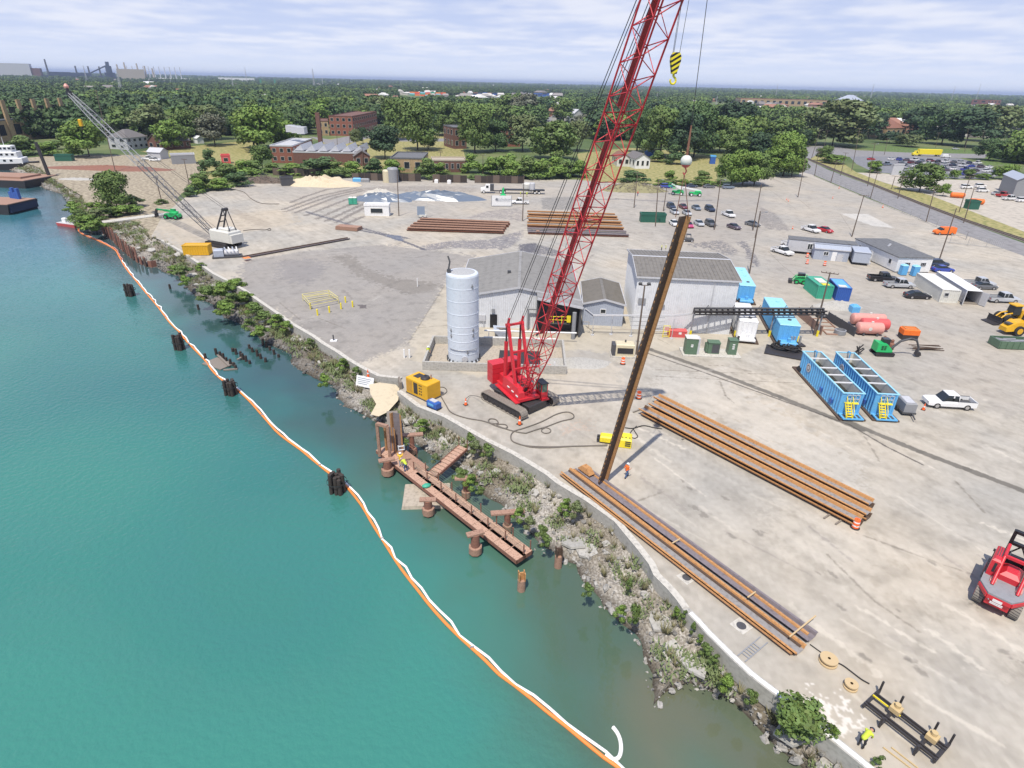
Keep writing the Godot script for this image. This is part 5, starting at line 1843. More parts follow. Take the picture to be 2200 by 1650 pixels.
func small_plant() -> void:
	# the yellow power pack beside the quay wall
	var o:=thing("power_pack","yellow hydraulic power pack with a black dome beside the quay wall","power pack",G(-11.3,-67.54),-0.692)
	var mb:=MB.new()
	mb.cbox(V(-2.0,0.15,-1.1),V(2.0,2.3,1.1),0.08)
	part("housing",mb,M.yellow_paint,o)
	mb=MB.new()
	mb.bx(-2.1,2.1,0,0.16,-1.15,1.15)
	part("skid",mb,M.dark_grey,o)
	mb=MB.new()
	mb.lathe([W(0.62,2.3),W(0.62,2.42),W(0.5,2.6),W(0.15,2.68),W(0.15,2.8),W(0,2.82)],18,V(0.25,0,-0.2))
	part("dome",mb,M.dark_steel,o)
	mb=MB.new()
	mb.bx(-0.55,0.15,0.5,2.0,1.1,1.14)
	part("control_panel",mb,M.dark_steel,o)
	mb=MB.new()
	mb.bx(-1.4,-0.5,2.3,2.35,-0.7,0.4)
	part("radiator_grille",mb,M.dark_steel,o)
	for k in 5:
		mb=MB.new()
		mb.bx(-1.85+k*0.22,-1.78+k*0.22,0.4,2.0,1.1,1.13)
		part("louvre",mb,M.rust,o)
	for k in 8:
		mb=MB.new()
		mb.bx(0.45+(k % 2)*0.32,0.62+(k % 2)*0.32,0.6+(k/2)*0.4,0.78+(k/2)*0.4,1.1,1.13)
		part("vent",mb,M.dark_steel,o)
	mb=MB.new()
	mb.tube(V(0.9,2.3,-0.6),V(0.9,2.9,-0.6),0.08,0.08,8)
	part("exhaust",mb,M.rust_brown,o)
	o=thing("compressor","small blue compressor with bright ends at the foot of the yellow power pack","compressor",G(-9.52,-64.1),-0.692)
	mb=MB.new()
	mb.cbox(V(-0.85,0.2,-0.45),V(0.85,1.0,0.45),0.12)
	part("housing",mb,M.deep_blue,o)
	mb=MB.new()
	mb.bx(-0.5,0.5,1.0,1.08,-0.3,0.3)
	part("lid",mb,M.light_grey,o)
	mb=MB.new()
	mb.bx(-0.9,0.9,0.0,0.2,-0.4,0.4)
	part("skid",mb,M.rubber,o)
	mb=MB.new()
	mb.bx(-0.6,0.4,0.45,0.75,0.45,0.48)
	part("panel",mb,M.sky_blue,o)
	# the vibrating hammer lying behind the hanging pile
	o=thing("vibratory_hammer","bright yellow vibratory pile hammer lying behind the hanging pile","pile hammer",G(11.93,-56.97),-0.2)
	mb=MB.new()
	mb.cbox(V(-0.5,0.05,-0.8),V(1.6,1.15,0.8),0.2)
	mb.cbox(V(-1.9,0.25,-0.5),V(-0.4,0.95,0.5),0.15)
	part("gearbox",mb,M.safety_yellow,o)
	mb=MB.new()
	mb.bx(-2.25,-1.8,0.3,0.6,-0.45,-0.1); mb.bx(-2.25,-1.8,0.3,0.6,0.1,0.45)
	part("jaw",mb,M.dark_steel,o)
	for k in 5:
		mb=MB.new()
		mb.tube(V(-0.2+k*0.38,1.15,0.45),V(-0.2+k*0.38,1.19,0.45),0.09,0.09,8)
		part("bolt",mb,M.dark_steel,o)
	for k in 3:
		mb=MB.new()
		mb.bx(0.9,1.5,0.3+k*0.25,0.4+k*0.25,0.8,0.86)
		part("vent",mb,M.dark_steel,o)
	# red gas tanks beyond the pipe yard
	for d in [["rear, longest of the three",G(60.63,-96.71),5.0,M.pink_paint],["right, behind the front one",G(60.44,-94.28),4.0,M.tank_red],["front",G(58.62,-92.35),3.6,M.pink_paint]]:
		o=thing("gas_tank","red cylindrical tank lying on cradles, "+d[0],"tank",d[1],-0.05,"red tanks by the black screen")
		var hl: float=d[2]/2
		mb=MB.new()
		mb.tube(V(-hl,1.15,0),V(hl,1.15,0),0.95,0.95,20,false)
		mb.ball(V(-hl,1.15,0),V(0.4,0.95,0.95),16,8)
		mb.ball(V(hl,1.15,0),V(0.4,0.95,0.95),16,8)
		part("shell",mb,d[3],o)
		for s in [-0.6,0.6]:
			mb=MB.new()
			mb.bx(hl*s - 0.15,hl*s+0.15,0,0.5,-0.8,0.8)
			part("cradle",mb,M.dark_grey,o)
		mb=MB.new()
		mb.tube(V(0.2,2.05,0),V(0.2,2.3,0),0.2,0.2,10)
		part("valve",mb,M.off_white,o)
		mb=MB.new()
		mb.tube(V(-0.35,1.3,0.93),V(-0.35,1.3,0.97),0.3,0.3,14)
		part("label_plate",mb,M.off_white,o)
	# the black screens and planks of the lay-down yard
	for d in [[L([54.81,-98.85,55.78,-91.41]),M.dark_grey,"black mesh screen fence running beside the red tanks"],[L([50.5,-100.9,50.45,-91.57]),M.rust_brown,"brown steel side panel standing by the blue tank and pole"]]:
		mb=MB.new()
		var a: Vector3=d[0][0]
		var b: Vector3=d[0][1]
		mb.beam(a+V(0,0.75,0),b+V(0,0.75,0),0.1,1.5)
		for k in 5:
			mb.beam(a.lerp(b,k/4.0)+V(0,0,0.08),a.lerp(b,k/4.0)+V(0,1.6,0.08),0.12,0.12)
		solo("screen_fence",mb,d[1],d[2],"screen")
	o=thing("floor_panel","long perforated steel walkway panel lying between the two screens","panel",G(53.23,-96.5),-1.642)
	mb=MB.new()
	rim(mb,9.5,2.6,0,0.2,0.15)
	for k in 6:
		mb.bx(-4.6+k*1.8,-4.45+k*1.8,0,0.15,-1.3,1.3)
	part("frame",mb,M.rust_brown,o)
	mb=MB.new()
	mb.lathe([W(0.0,0.05),W(0.9,0.05),W(0.9,0.75),W(0.7,0.8),W(0.7,0.2)],16,G(53.92,-92.3))
	solo("cable_drum",mb,M.mid_grey,"grey wire cage drum at the end of the walkway panel","drum")
	mb=MB.new()
	mb.lathe([W(0.0,0.05),W(1.1,0.05),W(1.1,0.4),W(0.8,0.5),W(0.6,0.3)],16,G(54.65,-100.3))
	solo("tyre",mb,M.rubber,"big black tyre lying behind the pole by the screens","tyre")
	# bottle cage and pump by the pole
	o=thing("pump_unit","dark skid pump with a yellow column beside the blue tank trailer","pump",G(44.45,-86.84),0.1)
	mb=MB.new()
	mb.bx(-1.2,1.2,0.05,0.25,-0.7,0.7)
	part("skid",mb,M.dark_steel,o)
	for k in 4:
		mb=MB.new()
		mb.tube(V(-0.9+k*0.5,0.25,-0.2),V(-0.9+k*0.5,1.5,-0.2),0.17,0.17,8)
		part("cylinder",mb,M.safety_yellow if k == 2 else M.galvanised,o)
	mb=MB.new()
	mb.x=place(G(41.93,-83.55),-0.45)
	rim(mb,6.5,3.6,0.02,0.2,0.2)
	mb.bx(-3.2,3.2,0.0,0.02,-1.8,1.8)
	var tray:=solo("spill_tray",mb,M.dark_steel,"black spill tray heaped with coiled hoses in front of the blue tank trailer","tray")
	mb=MB.new()
	for k in 9:
		var c:=[]
		var r:=rng.randf_range(0.6,1.1)
		var q:=V(rng.randf_range(-1.2,1.2),0.1+k*0.07,rng.randf_range(-0.6,0.5))
		for i in 13:
			c.append(q+V(cos(i*TAU/12)*r*1.3,rng.randf_range(0,0.12),sin(i*TAU/12)*r))
		mb.x=place(G(42.29,-84.89),-0.45)
		mb.path(c,0.09,6)
	part("hose_coil",mb,M.rubber,tray)
	# orange and rusty compactors,and the tangle between them
	o=thing("plant_trailer","orange-topped compactor standing behind the mini excavator","compactor",G(64.29,-90.95),-0.1)
	mb=MB.new()
	mb.bx(-1.2,1.2,0.15,0.9,-0.8,0.8)
	part("chassis",mb,M.dark_steel,o)
	mb=MB.new()
	mb.cbox(V(-1.25,0.9,-0.85),V(1.25,1.85,0.85),0.15)
	part("hood",mb,M.orange_paint,o)
	mb=MB.new()
	rim(mb,1.9,1.1,1.85,1.95,0.12)
	part("hatch",mb,M.rust_bright,o)
	for k in 3:
		mb=MB.new()
		mb.lathe([W(0.35,0),W(0.5,0.25),W(0.42,0.9),W(0.2,1.1),W(0.24,1.5),W(0.1,1.6)],12,[G(58.54,-87.71),G(58.98,-86.35),G(58.04,-86.29)][k])
		solo("rusty_pump",mb,[M.rust_red,M.rust_red,M.rust_brown][k],["rusty red pump body standing behind the green mini excavator","red-topped pump body to the right behind the mini excavator","brown pump body nearest the mini excavator"][k],"pump")
	mb=MB.new()
	mb.x=place(G(64.32,-86.44),0.1)
	for k in 9:
		mb.beam(V(-2.6+rng.randf()*2,0.1+k*0.08,rng.randf_range(-0.6,0.6)),V(1.2+rng.randf()*1.6,0.1+k*0.05,rng.randf_range(-0.8,0.8)),0.1,0.1)
	solo("scrap_bars",mb,M.rust_dark,"heap of dark scrap bars at the tip of the mini excavator's arm","scrap")
	mb=MB.new()
	mb.x=place(G(52.89,-84.2),0.2)
	for k in 7:
		mb.beam(V(rng.randf_range(-0.6,0.6),0,rng.randf_range(-0.5,0.5)),V(rng.randf_range(-0.5,0.5),rng.randf_range(0.8,1.5),rng.randf_range(-0.5,0.5)),0.14,0.14)
	mb.bx(-3,0,0.1,0.2,-0.1,0.1)
	solo("grapple",mb,M.dark_steel,"small black grapple attachment behind the right-hand open tank","grapple")
	o=thing("skid_bin","open green steel bin with grey scrap at the right edge","bin",G(79.7,-88.53),-0.05)
	mb=MB.new()
	rim(mb,6.0,2.4,0.1,1.3,0.12)
	mb.bx(-3.0,3.0,0.05,0.15,-1.2,1.2)
	for k in 7:
		mb.bx(-2.9+k*0.95,-2.8+k*0.95,0.1,1.25,1.28,1.36)
	part("body",mb,M.box_green,o)
	mb=MB.new()
	for k in 14:
		mb.beam(V(rng.randf_range(-2.8,2),0.7+rng.randf()*0.6,rng.randf_range(-1,1)),V(rng.randf_range(-2,2.8),0.8+rng.randf()*0.6,rng.randf_range(-1,1)),0.3,0.1)
	part("scrap",mb,M.mid_grey,o).set_meta("kind","stuff")
	o=thing("welding_trailer","small grey engine trailer with a tow bar beside the right-hand open tank","trailer",G(49.45,-66.11),1.45)
	mb=MB.new()
	mb.cbox(V(-1.2,0.5,-0.7),V(1.2,1.7,0.7),0.1)
	part("housing",mb,M.mid_grey,o)
	mb=MB.new()
	mb.bx(-1.3,1.3,0.3,0.5,-0.8,0.8)
	mb.beam(V(-1.3,0.4,0.3),V(-2.8,0.4,0),0.12,0.12)
	part("chassis",mb,M.dark_grey,o)
	mb=MB.new()
	mb.bx(-0.9,0.9,1.7,1.74,-0.5,0.5)
	part("lid",mb,M.light_grey,o)
	for s in [-1,1]:
		mb=MB.new()
		mb.tube(V(0.2,0.35,s*0.7),V(0.2,0.35,s*0.95),0.35,0.35,12)
		part("wheel",mb,M.rubber,o)


func hoses() -> void:
	hose("thick grey hydraulic hose looping from the power pack across to the hammer, near strand",L([-9.12,-67.33,-8.18,-64.91,-7.25,-62.91,-5.46,-61.73,-3.48,-61.14,-2.21,-60.53,-1.53,-60.69,-1.84,-61.49,-2.54,-61.6,-2.64,-60.91,-1.93,-60.14,-0.82,-59.53,-0.42,-59.81,-0.63,-60.33,-1.32,-60.43,-1.65,-60.15,-0.41,-59.29,0.94,-58.71,1.74,-58.55]),0.07,M.hose)
	hose("grey hose with a long hairpin loop in front of the red crane",L([1.74,-58.55,2.83,-59.31,4.21,-60.16,5.93,-61.45,7.38,-62.21,7.53,-63.2,6.78,-63.74,5.47,-63.1,3.56,-61.2,1.48,-59.64,0.4,-58.94,0.01,-57.91,0.29,-56.69,1.71,-55.92,4.03,-55.79,6.62,-56.02,9.23,-56.25,10.82,-56.49]),0.07,M.hose)
	hose("small ring of grey hose beside the hairpin loop",L([3.57,-59.48,4.06,-59.89,4.59,-59.52,4.49,-58.88,3.95,-58.65,3.56,-59.04,3.62,-59.56]),0.06,M.hose)
	hose("second grey hose trailing along to the yellow hammer",L([0.29,-56.69,2.1,-55.7,4.28,-55.63,7.41,-56.1,10.73,-56.32]),0.06,M.hose)
	hose("loop of hose behind the yellow power pack",L([-9.54,-69.59,-8.83,-69.46,-8.42,-68.49,-8.76,-67.51,-9.12,-67.33]),0.06,M.hose)
	hose("knotted dark hose lying right of the yellow hammer",L([13.38,-60.33,14.32,-60.24,15.67,-60.91,16.83,-60.49,17.74,-60.26]),0.06,M.rubber)
	hose("looped tail of dark hose right of the yellow hammer",L([14.83,-60.79,14,-59.57,13.7,-58.53,14.08,-58.05,14.55,-58.45,14.44,-59.33,14.32,-60.24]),0.05,M.rubber)
	hose("thin cable from the cone up to the red crane's counterweight",[V(-5.71,0.6,-65.45),V(-5.16,0.2,-67.16),V(-3.61,1.2,-64.74)],0.03,M.rubber,"cable")
	hose("dark cable trailing from the tail of the near pile stack to a wooden reel",L([22.08,-30.34,22.45,-29.85,22.82,-29.38]),0.04,M.rubber,"cable")
	hose("dark hose running from the wooden reel down the lane",L([23.18,-28.91,23.62,-28.64,24.01,-28.1,24.38,-27.56,24.76,-27.22]),0.05,M.rubber)
	hose("black hose at the wall behind the white crane",L([-70.65,-155.2,-68.57,-156.8,-65.49,-156.8,-64.97,-158.6,-64.08,-156.6,-64.56,-155.9]),0.09,M.hose)
	hose("long dark hose across the far left paving",L([-102.6,-219.6,-94.59,-213.2,-86.67,-200.5,-80.34,-193,-74.74,-192.7]),0.1,M.hose)
	for d in [["round wooden cable reel lying flat below the near pile stack",G(22.72,-28.9),0.62],["round wooden cover with a bright ring near the white dust",G(23.33,-26.96),0.45]]:
		var mb:=MB.new()
		mb.lathe([W(0.0,0.02),W(d[2],0.02),W(d[2],0.12),W(d[2]*0.5,0.14),W(d[2]*0.5,0.3),W(d[2]*0.96,0.32),W(d[2]*0.96,0.42),W(0.1,0.42)],20,d[1])
		solo("cable_reel",mb,M.new_wood,d[0],"cable reel")
	for d in [[G(14.71,-36.68),"square concrete manhole frame nearest the quay wall, upper"],[G(17.61,-31.89),"square concrete manhole frame lower down the lane"]]:
		var o:=thing("manhole",d[1],"manhole",d[0],0.6)
		var mb:=MB.new()
		mb.bx(-0.6,0.6,0.0,0.03,-0.6,0.6)
		part("frame",mb,M.pale_concrete,o)
		mb=MB.new()
		mb.lathe([W(0.36,0.03),W(0.36,0.05),W(0,0.055)],20)
		part("cover",mb,M.dark_grey,o)


func dock() -> void:
	# the floating dock: two long rusty pontoon decks on pipe piles
	var a: Vector3=V(-15.16,-1.3,-56.47)
	var b: Vector3=V(0.78,-1.3,-39.59)
	var c: Vector3=V(2.18,-1.3,-40.95)
	var d:=b - a
	var o:=thing("floating_dock","long rusty twin-deck floating dock with thin railings along the bank","dock",(a+b)/2+(c - b)/2,atan2(-d.z,d.x))
	o.position.y=WATER
	var l:=d.length()
	var w:=absf((c - b).dot(d.normalized().cross(Vector3.UP)))
	var zs:=[[w/2 - 1.15,w/2],[-w/2,-w/2+1.15]]
	for k in 2:
		var z0: float=zs[k][0]
		var z1: float=zs[k][1]
		var x0:=-l/2 if k == 0 else -l/2+6.6
		var mb:=MB.new()
		mb.bx(x0,l/2,0.7,1.12,z0,z0+0.12); mb.bx(x0,l/2,0.7,1.12,z1 - 0.12,z1)
		mb.bx(l/2 - 0.12,l/2,0.7,1.12,z0,z1)
		var f:=part("deck_girder",mb,M.rust_red,o)
		var n:=int((l/2 - x0)/1.5)
		for i in n:
			mb=MB.new()
			var u:=x0+(l/2 - x0)*i/n
			mb.bx(u+0.02,u+(l/2 - x0)/n - 0.02,1.12,1.16,z0,z1)
			part("deck_plate",mb,M.deck_rust,f)
	for k in 5:
		var mb:=MB.new()
		var u:=-l/2+l*(k+0.6)/5.2+2.0
		mb.bx(u - 0.25,u+0.25,0.75,1.05,-w/2+1.1,w/2 - 1.1)
		part("cross_tie",mb,M.rust_brown,o)
	var mb:=MB.new()
	mb.bx(l/2 - 0.7,l/2 - 0.1,0.9,1.13,-w/2+1.1,w/2 - 1.1)
	part("end_tie",mb,M.rust_brown,o)
	for k in 2:
		var z: float=[w/2 - 1.05,-w/2+0.08][k]
		var x0: float=[-l/2+6.0,-l/2+7.0][k]
		for i in 8:
			mb=MB.new()
			var u: float=x0+(l/2 - x0 - 0.2)*i/7.0
			mb.bx(u - 0.045,u+0.045,1.16,2.2,z - 0.045,z+0.045)
			part("rail_post",mb,M.rust_red,o)
		for y in [1.55,1.85,2.15]:
			mb=MB.new()
			mb.tube(V(x0,y,z),V(l/2 - 0.2,y,z),0.018,0.018,4,false)
			part("rail_rope",mb,M.box_green,o)
	# broken upstream end: a slanting plate and rail
	mb=MB.new()
	mb.bx(-l/2,-l/2+6.6,0.95,1.1,w/2 - 2.6,w/2 - 1.15)
	part("end_deck",mb,M.rust_brown,o)
	mb=MB.new()
	mb.beam(V(-l/2,1.9,w/2 - 2.7),V(-l/2+4.2,1.9,w/2 - 2.7),0.06,0.06)
	mb.beam(V(-l/2,2.3,w/2 - 2.7),V(-l/2+4.2,2.3,w/2 - 2.7),0.06,0.06)
	for k in 3:
		mb.beam(V(-l/2+k*2.1,1.1,w/2 - 2.7),V(-l/2+k*2.1,2.3,w/2 - 2.7),0.06,0.06)
	part("end_railing",mb,M.rust_red,o)
	# the gangway up the bank
	var g0: Vector3=V(-8.25,-1.2,-51.81)
	var g1: Vector3=V(-5.28,-0.4,-56.11)
	var gd:=g1 - g0
	var gw:=thing("gangway","narrow rusty gangway sloping from the dock up to the bank","gangway",g0,0.0)
	var side:=gd.normalized().cross(Vector3.UP).normalized()
	var n:=int(gd.length()/0.5)
	for i in n:
		mb=MB.new()
		mb.beam(gd*(i+0.5)/n - side*0.55,gd*(i+0.5)/n+side*0.55,gd.length()/n - 0.03,0.06)
		part("tread_plank",mb,M.deck_rust,gw)
	for s in [-0.6,0.6]:
		mb=MB.new()
		mb.beam(side*s+V(0,-0.1,0),gd+side*s+V(0,-0.1,0),0.12,0.3)
		part("side_beam",mb,M.rust_red,gw)
	for k in 3:
		mb=MB.new()
		mb.tube(-side*0.6+V(0,0.4+k*0.25,0),gd - side*0.6+V(0,0.4+k*0.25,0),0.02,0.02,4)
		part("hand_rope",mb,M.box_green,gw)
	for s in [-0.6,0.6]:
		mb=MB.new()
		mb.beam(gd+side*s,gd+side*s+V(0,1.1,0),0.08,0.08)
		part("gate_post",mb,M.rust_red,gw)
	# pipe piles with collars and caps
	for q in [["rusty pipe pile with a concrete collar at the dock's upstream end, river side",V(-13.26,-1.7,-53.38),0.55,1.9,0.55],["pipe pile with a collar standing on the sunken slab, river side of the dock",V(-7.96,-1.7,-46.86),0.5,1.8,0.5],["pipe pile with a beam cap near the dock's downstream end, river side",V(-2.97,-1.7,-41.58),0.5,2.3,0.5],
			["bank-side pipe pile with a slanted cap opposite the gangway",V(-11.21,-1.9,-57.44),0.35,2.6,0.8],["bank-side pipe pile with a rusty cap halfway along the dock",V(-4.46,-1.9,-49.68),0.38,2.4,0.7],["bank-side pipe pile under a flat cap beam near the dock's end",V(-0.12,-1.9,-44.62),0.38,2.3,1.0]]:
		var pp: Vector3=q[1]
		pp.y=WATER
		o=thing("pipe_pile",q[0],"pile",pp,rng.randf()*0.4,"rusty pipe piles holding the floating dock")
		mb=MB.new()
		mb.tube(V(0,-2,0),V(0,q[3],0),q[2]*0.8,q[2]*0.8,14)
		part("pipe",mb,M.rust_red,o)
		mb=MB.new()
		mb.lathe([W(q[2]*1.25,0.2),W(q[2]*1.25,0.9),W(q[2]*0.8,0.95)],8)
		part("collar",mb,M.rust_brown,o)
		mb=MB.new()
		mb.bx(-q[4]*1.6,q[4]*1.6,q[3],q[3]+0.18,-0.3,0.3)
		part("cap_beam",mb,M.rust_brown,o)
	for q in [["lone rust-topped pile standing in the river below the dock",V(1.21,-2.5,-37.35),2.0],["lone grey-brown pile close to the bank right of the dock's end",V(4.49,-2.5,-40.19),2.2]]:
		o=thing("mooring_pile",q[0],"pile",q[1],0.2)
		mb=MB.new()
		mb.tube(V(0,-2,0),V(0,q[2]*0.6,0),0.36,0.34,14)
		part("sleeve",mb,M.rust_brown,o)
		mb=MB.new()
		mb.bx(-0.28,0.28,q[2]*0.6,q[2],-0.05,0.05); mb.bx(-0.28,-0.2,q[2]*0.6,q[2],-0.3,0.3); mb.bx(0.2,0.28,q[2]*0.6,q[2],-0.3,0.3)
		part("steel_core",mb,M.rust_bright if q[2] == 2.0 else M.rust_dark,o)
	# the sunken concrete slab beneath the dock
	mb=MB.new()
	mb.x=place(V(-8.51,-2.4,-49.79),-0.814+0.9)
	mb.frustum(V(-2.6,-0.6,-2.0),V(2.6,0.25,2.2),0.25,0.25)
	solo("concrete_block",mb,M.tan_concrete,"tilted concrete block lying in the water under the middle of the dock","concrete block")
	# steel H frames standing at the upstream end
	for q in [[L([-14.56,-55.67,-13.3,-55.14]),3.0]]:
		o=thing("goalpost","tall brown steel goalpost frame at the upstream end of the dock","steel frame",q[0][0])
		var e: Vector3=q[0][1] - q[0][0]
		for k in 2:
			mb=MB.new()
			mb.beam(e*k+V(0,-1.6,0),e*k+V(0,2.6,0),0.3,0.3)
			part("post",mb,M.rust_brown,o)
		mb=MB.new()
		mb.beam(V(0,2.6,0),e+V(0,2.6,0),0.35,0.3)
		part("head_beam",mb,M.rust_brown,o)
	for q in [[V(-13.33,-2.3,-56.52),4.6,"shorter dark sheet pile standing upright behind the dock workers, left"],[V(-12.55,-2.3,-56.55),6.4,"taller dark sheet pile with an ochre edge standing upright behind the dock workers"]]:
		var up:=V(0,1,0)
		var zz:=V(1,0,0.3).normalized()
		sheet_pile(Transform3D(Basis(up,zz.cross(up),zz),q[0]+V(0,q[1]/2 - 0.6,0)),q[1],M.mill_purple,M.rust,q[2],"")
	mb=MB.new()
	mb.beam(V(-13.19,-0.2,-56.89),V(-14.4,0.1,-62.67),1.3,0.3)
	solo("timber_ramp",mb,M.grey_wood,"grey timber ramp leading down the bank to the upright piles","ramp")
	mb=MB.new()
	mb.x=place(V(-8.54,-1.3,-49.9),0.4)
	mb.ball(V(0,0.1,0),V(0.5,0.22,0.35),7,5)
	solo("net_heap",mb,M.sea_green,"small heap of pale green netting on the dock's river-side deck","net")


func rail_cage() -> void:
	# the yellow pipe guard rail round the yard's old pit
	var at: Vector3=G(-33.11,-99.21)
	var o:=thing("guard_cage","faded yellow pipe cage around a weedy pit in the middle of the yard","guard rail",at)
	var cs:=[]
	for p in L([-35.24,-97.86,-31.29,-101.2,-34,-104.9,-37.99,-102.3]):
		cs.append(p - at)
	var mb:=MB.new()
	for i in 4:
		for y in [0.7,1.25]:
			mb.tube(cs[i]+V(0,y,0),cs[(i+1) % 4]+V(0,y,0),0.05,0.05,6)
		mb.tube(cs[i],cs[i]+V(0,1.3,0),0.06,0.06,6)
	for k in 4:
		var t:=(k+1)/5.0
		mb.tube(cs[0].lerp(cs[3],t)+V(0,1.25,0),cs[1].lerp(cs[2],t)+V(0,1.25,0),0.04,0.04,6)
	part("pipe_rail",mb,mat("faded_yellow",Color(0.62,0.56,0.22),0.6),o)
	var n:=0
	for p in L([-35.33,-98.15,-33.2,-95.11,-31.63,-96.65,-30.11,-98.52,-28.38,-99.67,-30.23,-101.9]):
		mb=MB.new()
		mb.lathe([W(0.14,0),W(0.14,1.05),W(0.08,1.14),W(0,1.15)],12)
		var b:=thing("bollard","yellow bollard guarding the pipe cage, %s" % ["at its left rear corner","leftmost in the front row","second in the front row","third in the front row","standing apart at the right","at its right rear corner"][n],"bollard",p,0.0,"yellow bollards round the pipe cage")
		part("post",mb,M.safety_yellow,b)
		n += 1
	for d in [["thin white marker stake standing on the asphalt left of the silo",G(-18.88,-112.2),1.7],["thin white stake beside the drum behind the crane",G(5.83,-75.02),1.6]]:
		mb=MB.new()
		mb.x=place(d[1],0)
		mb.bx(-0.07,0.07,0,d[2],-0.07,0.07)
		solo("stake",mb,M.white_paint,d[0],"stake")
	for d in [["left",G(-15.68,-78.68)],["right",G(-14.93,-78.72)]]:
		mb=MB.new()
		mb.x=place(d[1],0)
		mb.bx(-0.1,0.1,0,1.3,-0.1,0.1)
		var b:=solo("gate_post",mb,M.white_paint,"short white post near the silo apron, %s of two" % d[0],"post")
	mb=MB.new()
	mb.x=place(G(-27.47,-84.26),0.1)
	mb.bx(-0.5,0.5,0,0.12,-0.4,0.4)
	var st:=solo("stand",mb,M.white_paint,"small white base with a black post beside the quay wall","stand")
	var q:=MB.new()
	q.x=mb.x
	q.tube(V(0,0.12,0),V(0,1.0,0),0.1,0.1,8)
	part("post",q,M.dark_grey,st)


func pile_frame() -> void:
	# the low black guide frame near the bottom right corner
	var a: Vector3=V(23.46,0.4,-25.54)
	var b: Vector3=V(25.91,0.4,-21.94)
	var d:=b - a
	var o:=thing("guide_frame","long low black steel pile guide frame with a yellow pipe near the bottom right corner","guide frame",(a+b)/2*V(1,0,1),atan2(-d.z,d.x))
	var l:=d.length()
	var w:=1.1
	for s in [0.0,0.22,1.0,1.22]:
		var mb:=MB.new()
		mb.beam(V(-l/2,0.4,-s*w),V(l/2,0.4,-s*w),0.09,0.16)
		part("rail",mb,M.dark_steel,o)
	var mb:=MB.new()
	mb.beam(V(-l/2,0.46,-w*0.9),V(l/2 - 2.6,0.46,-w*0.9),0.07,0.1)
	part("pipe",mb,M.safety_yellow,o)
	for k in 4:
		mb=MB.new()
		var u: float=[-l/2+0.05,-l/2+l*0.3,l/2 - l*0.22,l/2 - 0.05][k]
		var ext: float=[0.3,0.7,0.7,0.2][k]
		mb.beam(V(u,0.3,ext*0.7),V(u,0.3,-w*1.22 - 0.5),0.16,0.2)
		mb.beam(V(u,0.0,-w*1.22 - 0.5),V(u,1.2,-w*1.22 - 0.5),0.12,0.12)
		if k == 1 or k == 2:
			mb.beam(V(u,0.0,ext*0.7),V(u,0.9,ext*0.7),0.12,0.12)
		part("cross_beam",mb,M.dark_steel,o)
	for k in 2:
		mb=MB.new()
		var u: float=[-l/2+l*0.32,l/2 - l*0.18][k]
		mb.bx(u - 0.3,u+0.3,0.5,0.85,-w - 0.25,-w+0.35)
		mb.tube(V(u,0.85,-w),V(u,1.1,-w),0.18,0.18,10)
		part("winch",mb,M.wicker,o)
	for k in 2:
		mb=MB.new()
		mb.beam([V(23.32,0.05,-22.86),V(23.83,0.05,-22.87)][k],[V(24.31,0.05,-21.63),V(24.74,0.05,-21.64)][k],0.07,0.07)
		solo("steel_bar",mb,M.wicker,["thin tan bar lying below the guide frame, left of two","thin tan bar lying below the guide frame, right of two"][k],"bar")
	mb=MB.new()
	mb.x=place(G(17.6,-29.71),0.65+PI)
	for k in 6:
		mb.bx(-0.7+k*0.28,-0.62+k*0.28,0.02,0.07,-0.35,0.35)
	for z in [-0.3,0.3]:
		mb.bx(-1.6,1.2,0.02,0.06,z - 0.04,z+0.04)
	solo("drain_grate",mb,M.mid_grey,"small grey ladder-like grate lying on the paving beside the near pile stack","grate")


func lattice(mb: MB,lace: MB,a: Vector3,b: Vector3,side: Vector3,up: Vector3,h0: Vector2,h1: Vector2,n: int,rc: float,rl: float) -> void:
	# four chords from a to b with zigzag lacing; h0,h1: half width along side and up at each end
	var cs:=[]
	for k in n+1:
		var t:=float(k)/n
		var p:=a.lerp(b,t)
		var h:=h0.lerp(h1,t)
		cs.append([p+side*h.x+up*h.y,p - side*h.x+up*h.y,p - side*h.x - up*h.y,p+side*h.x - up*h.y])
	for c in 4:
		mb.tube(cs[0][c],cs[n][c],rc,rc,6)
	for k in n:
		for c in 4:
			var d:=(c+1) % 4
			if (k+c) % 2:
				lace.tube(cs[k][c],cs[k+1][d],rl,rl,4,false)
			else:
				lace.tube(cs[k][d],cs[k+1][c],rl,rl,4,false)
	for c in 4:
		lace.tube(cs[n][c],cs[n][(c+1) % 4],rl,rl,4,false)
		lace.tube(cs[0][c],cs[0][(c+1) % 4],rl,rl,4,false)


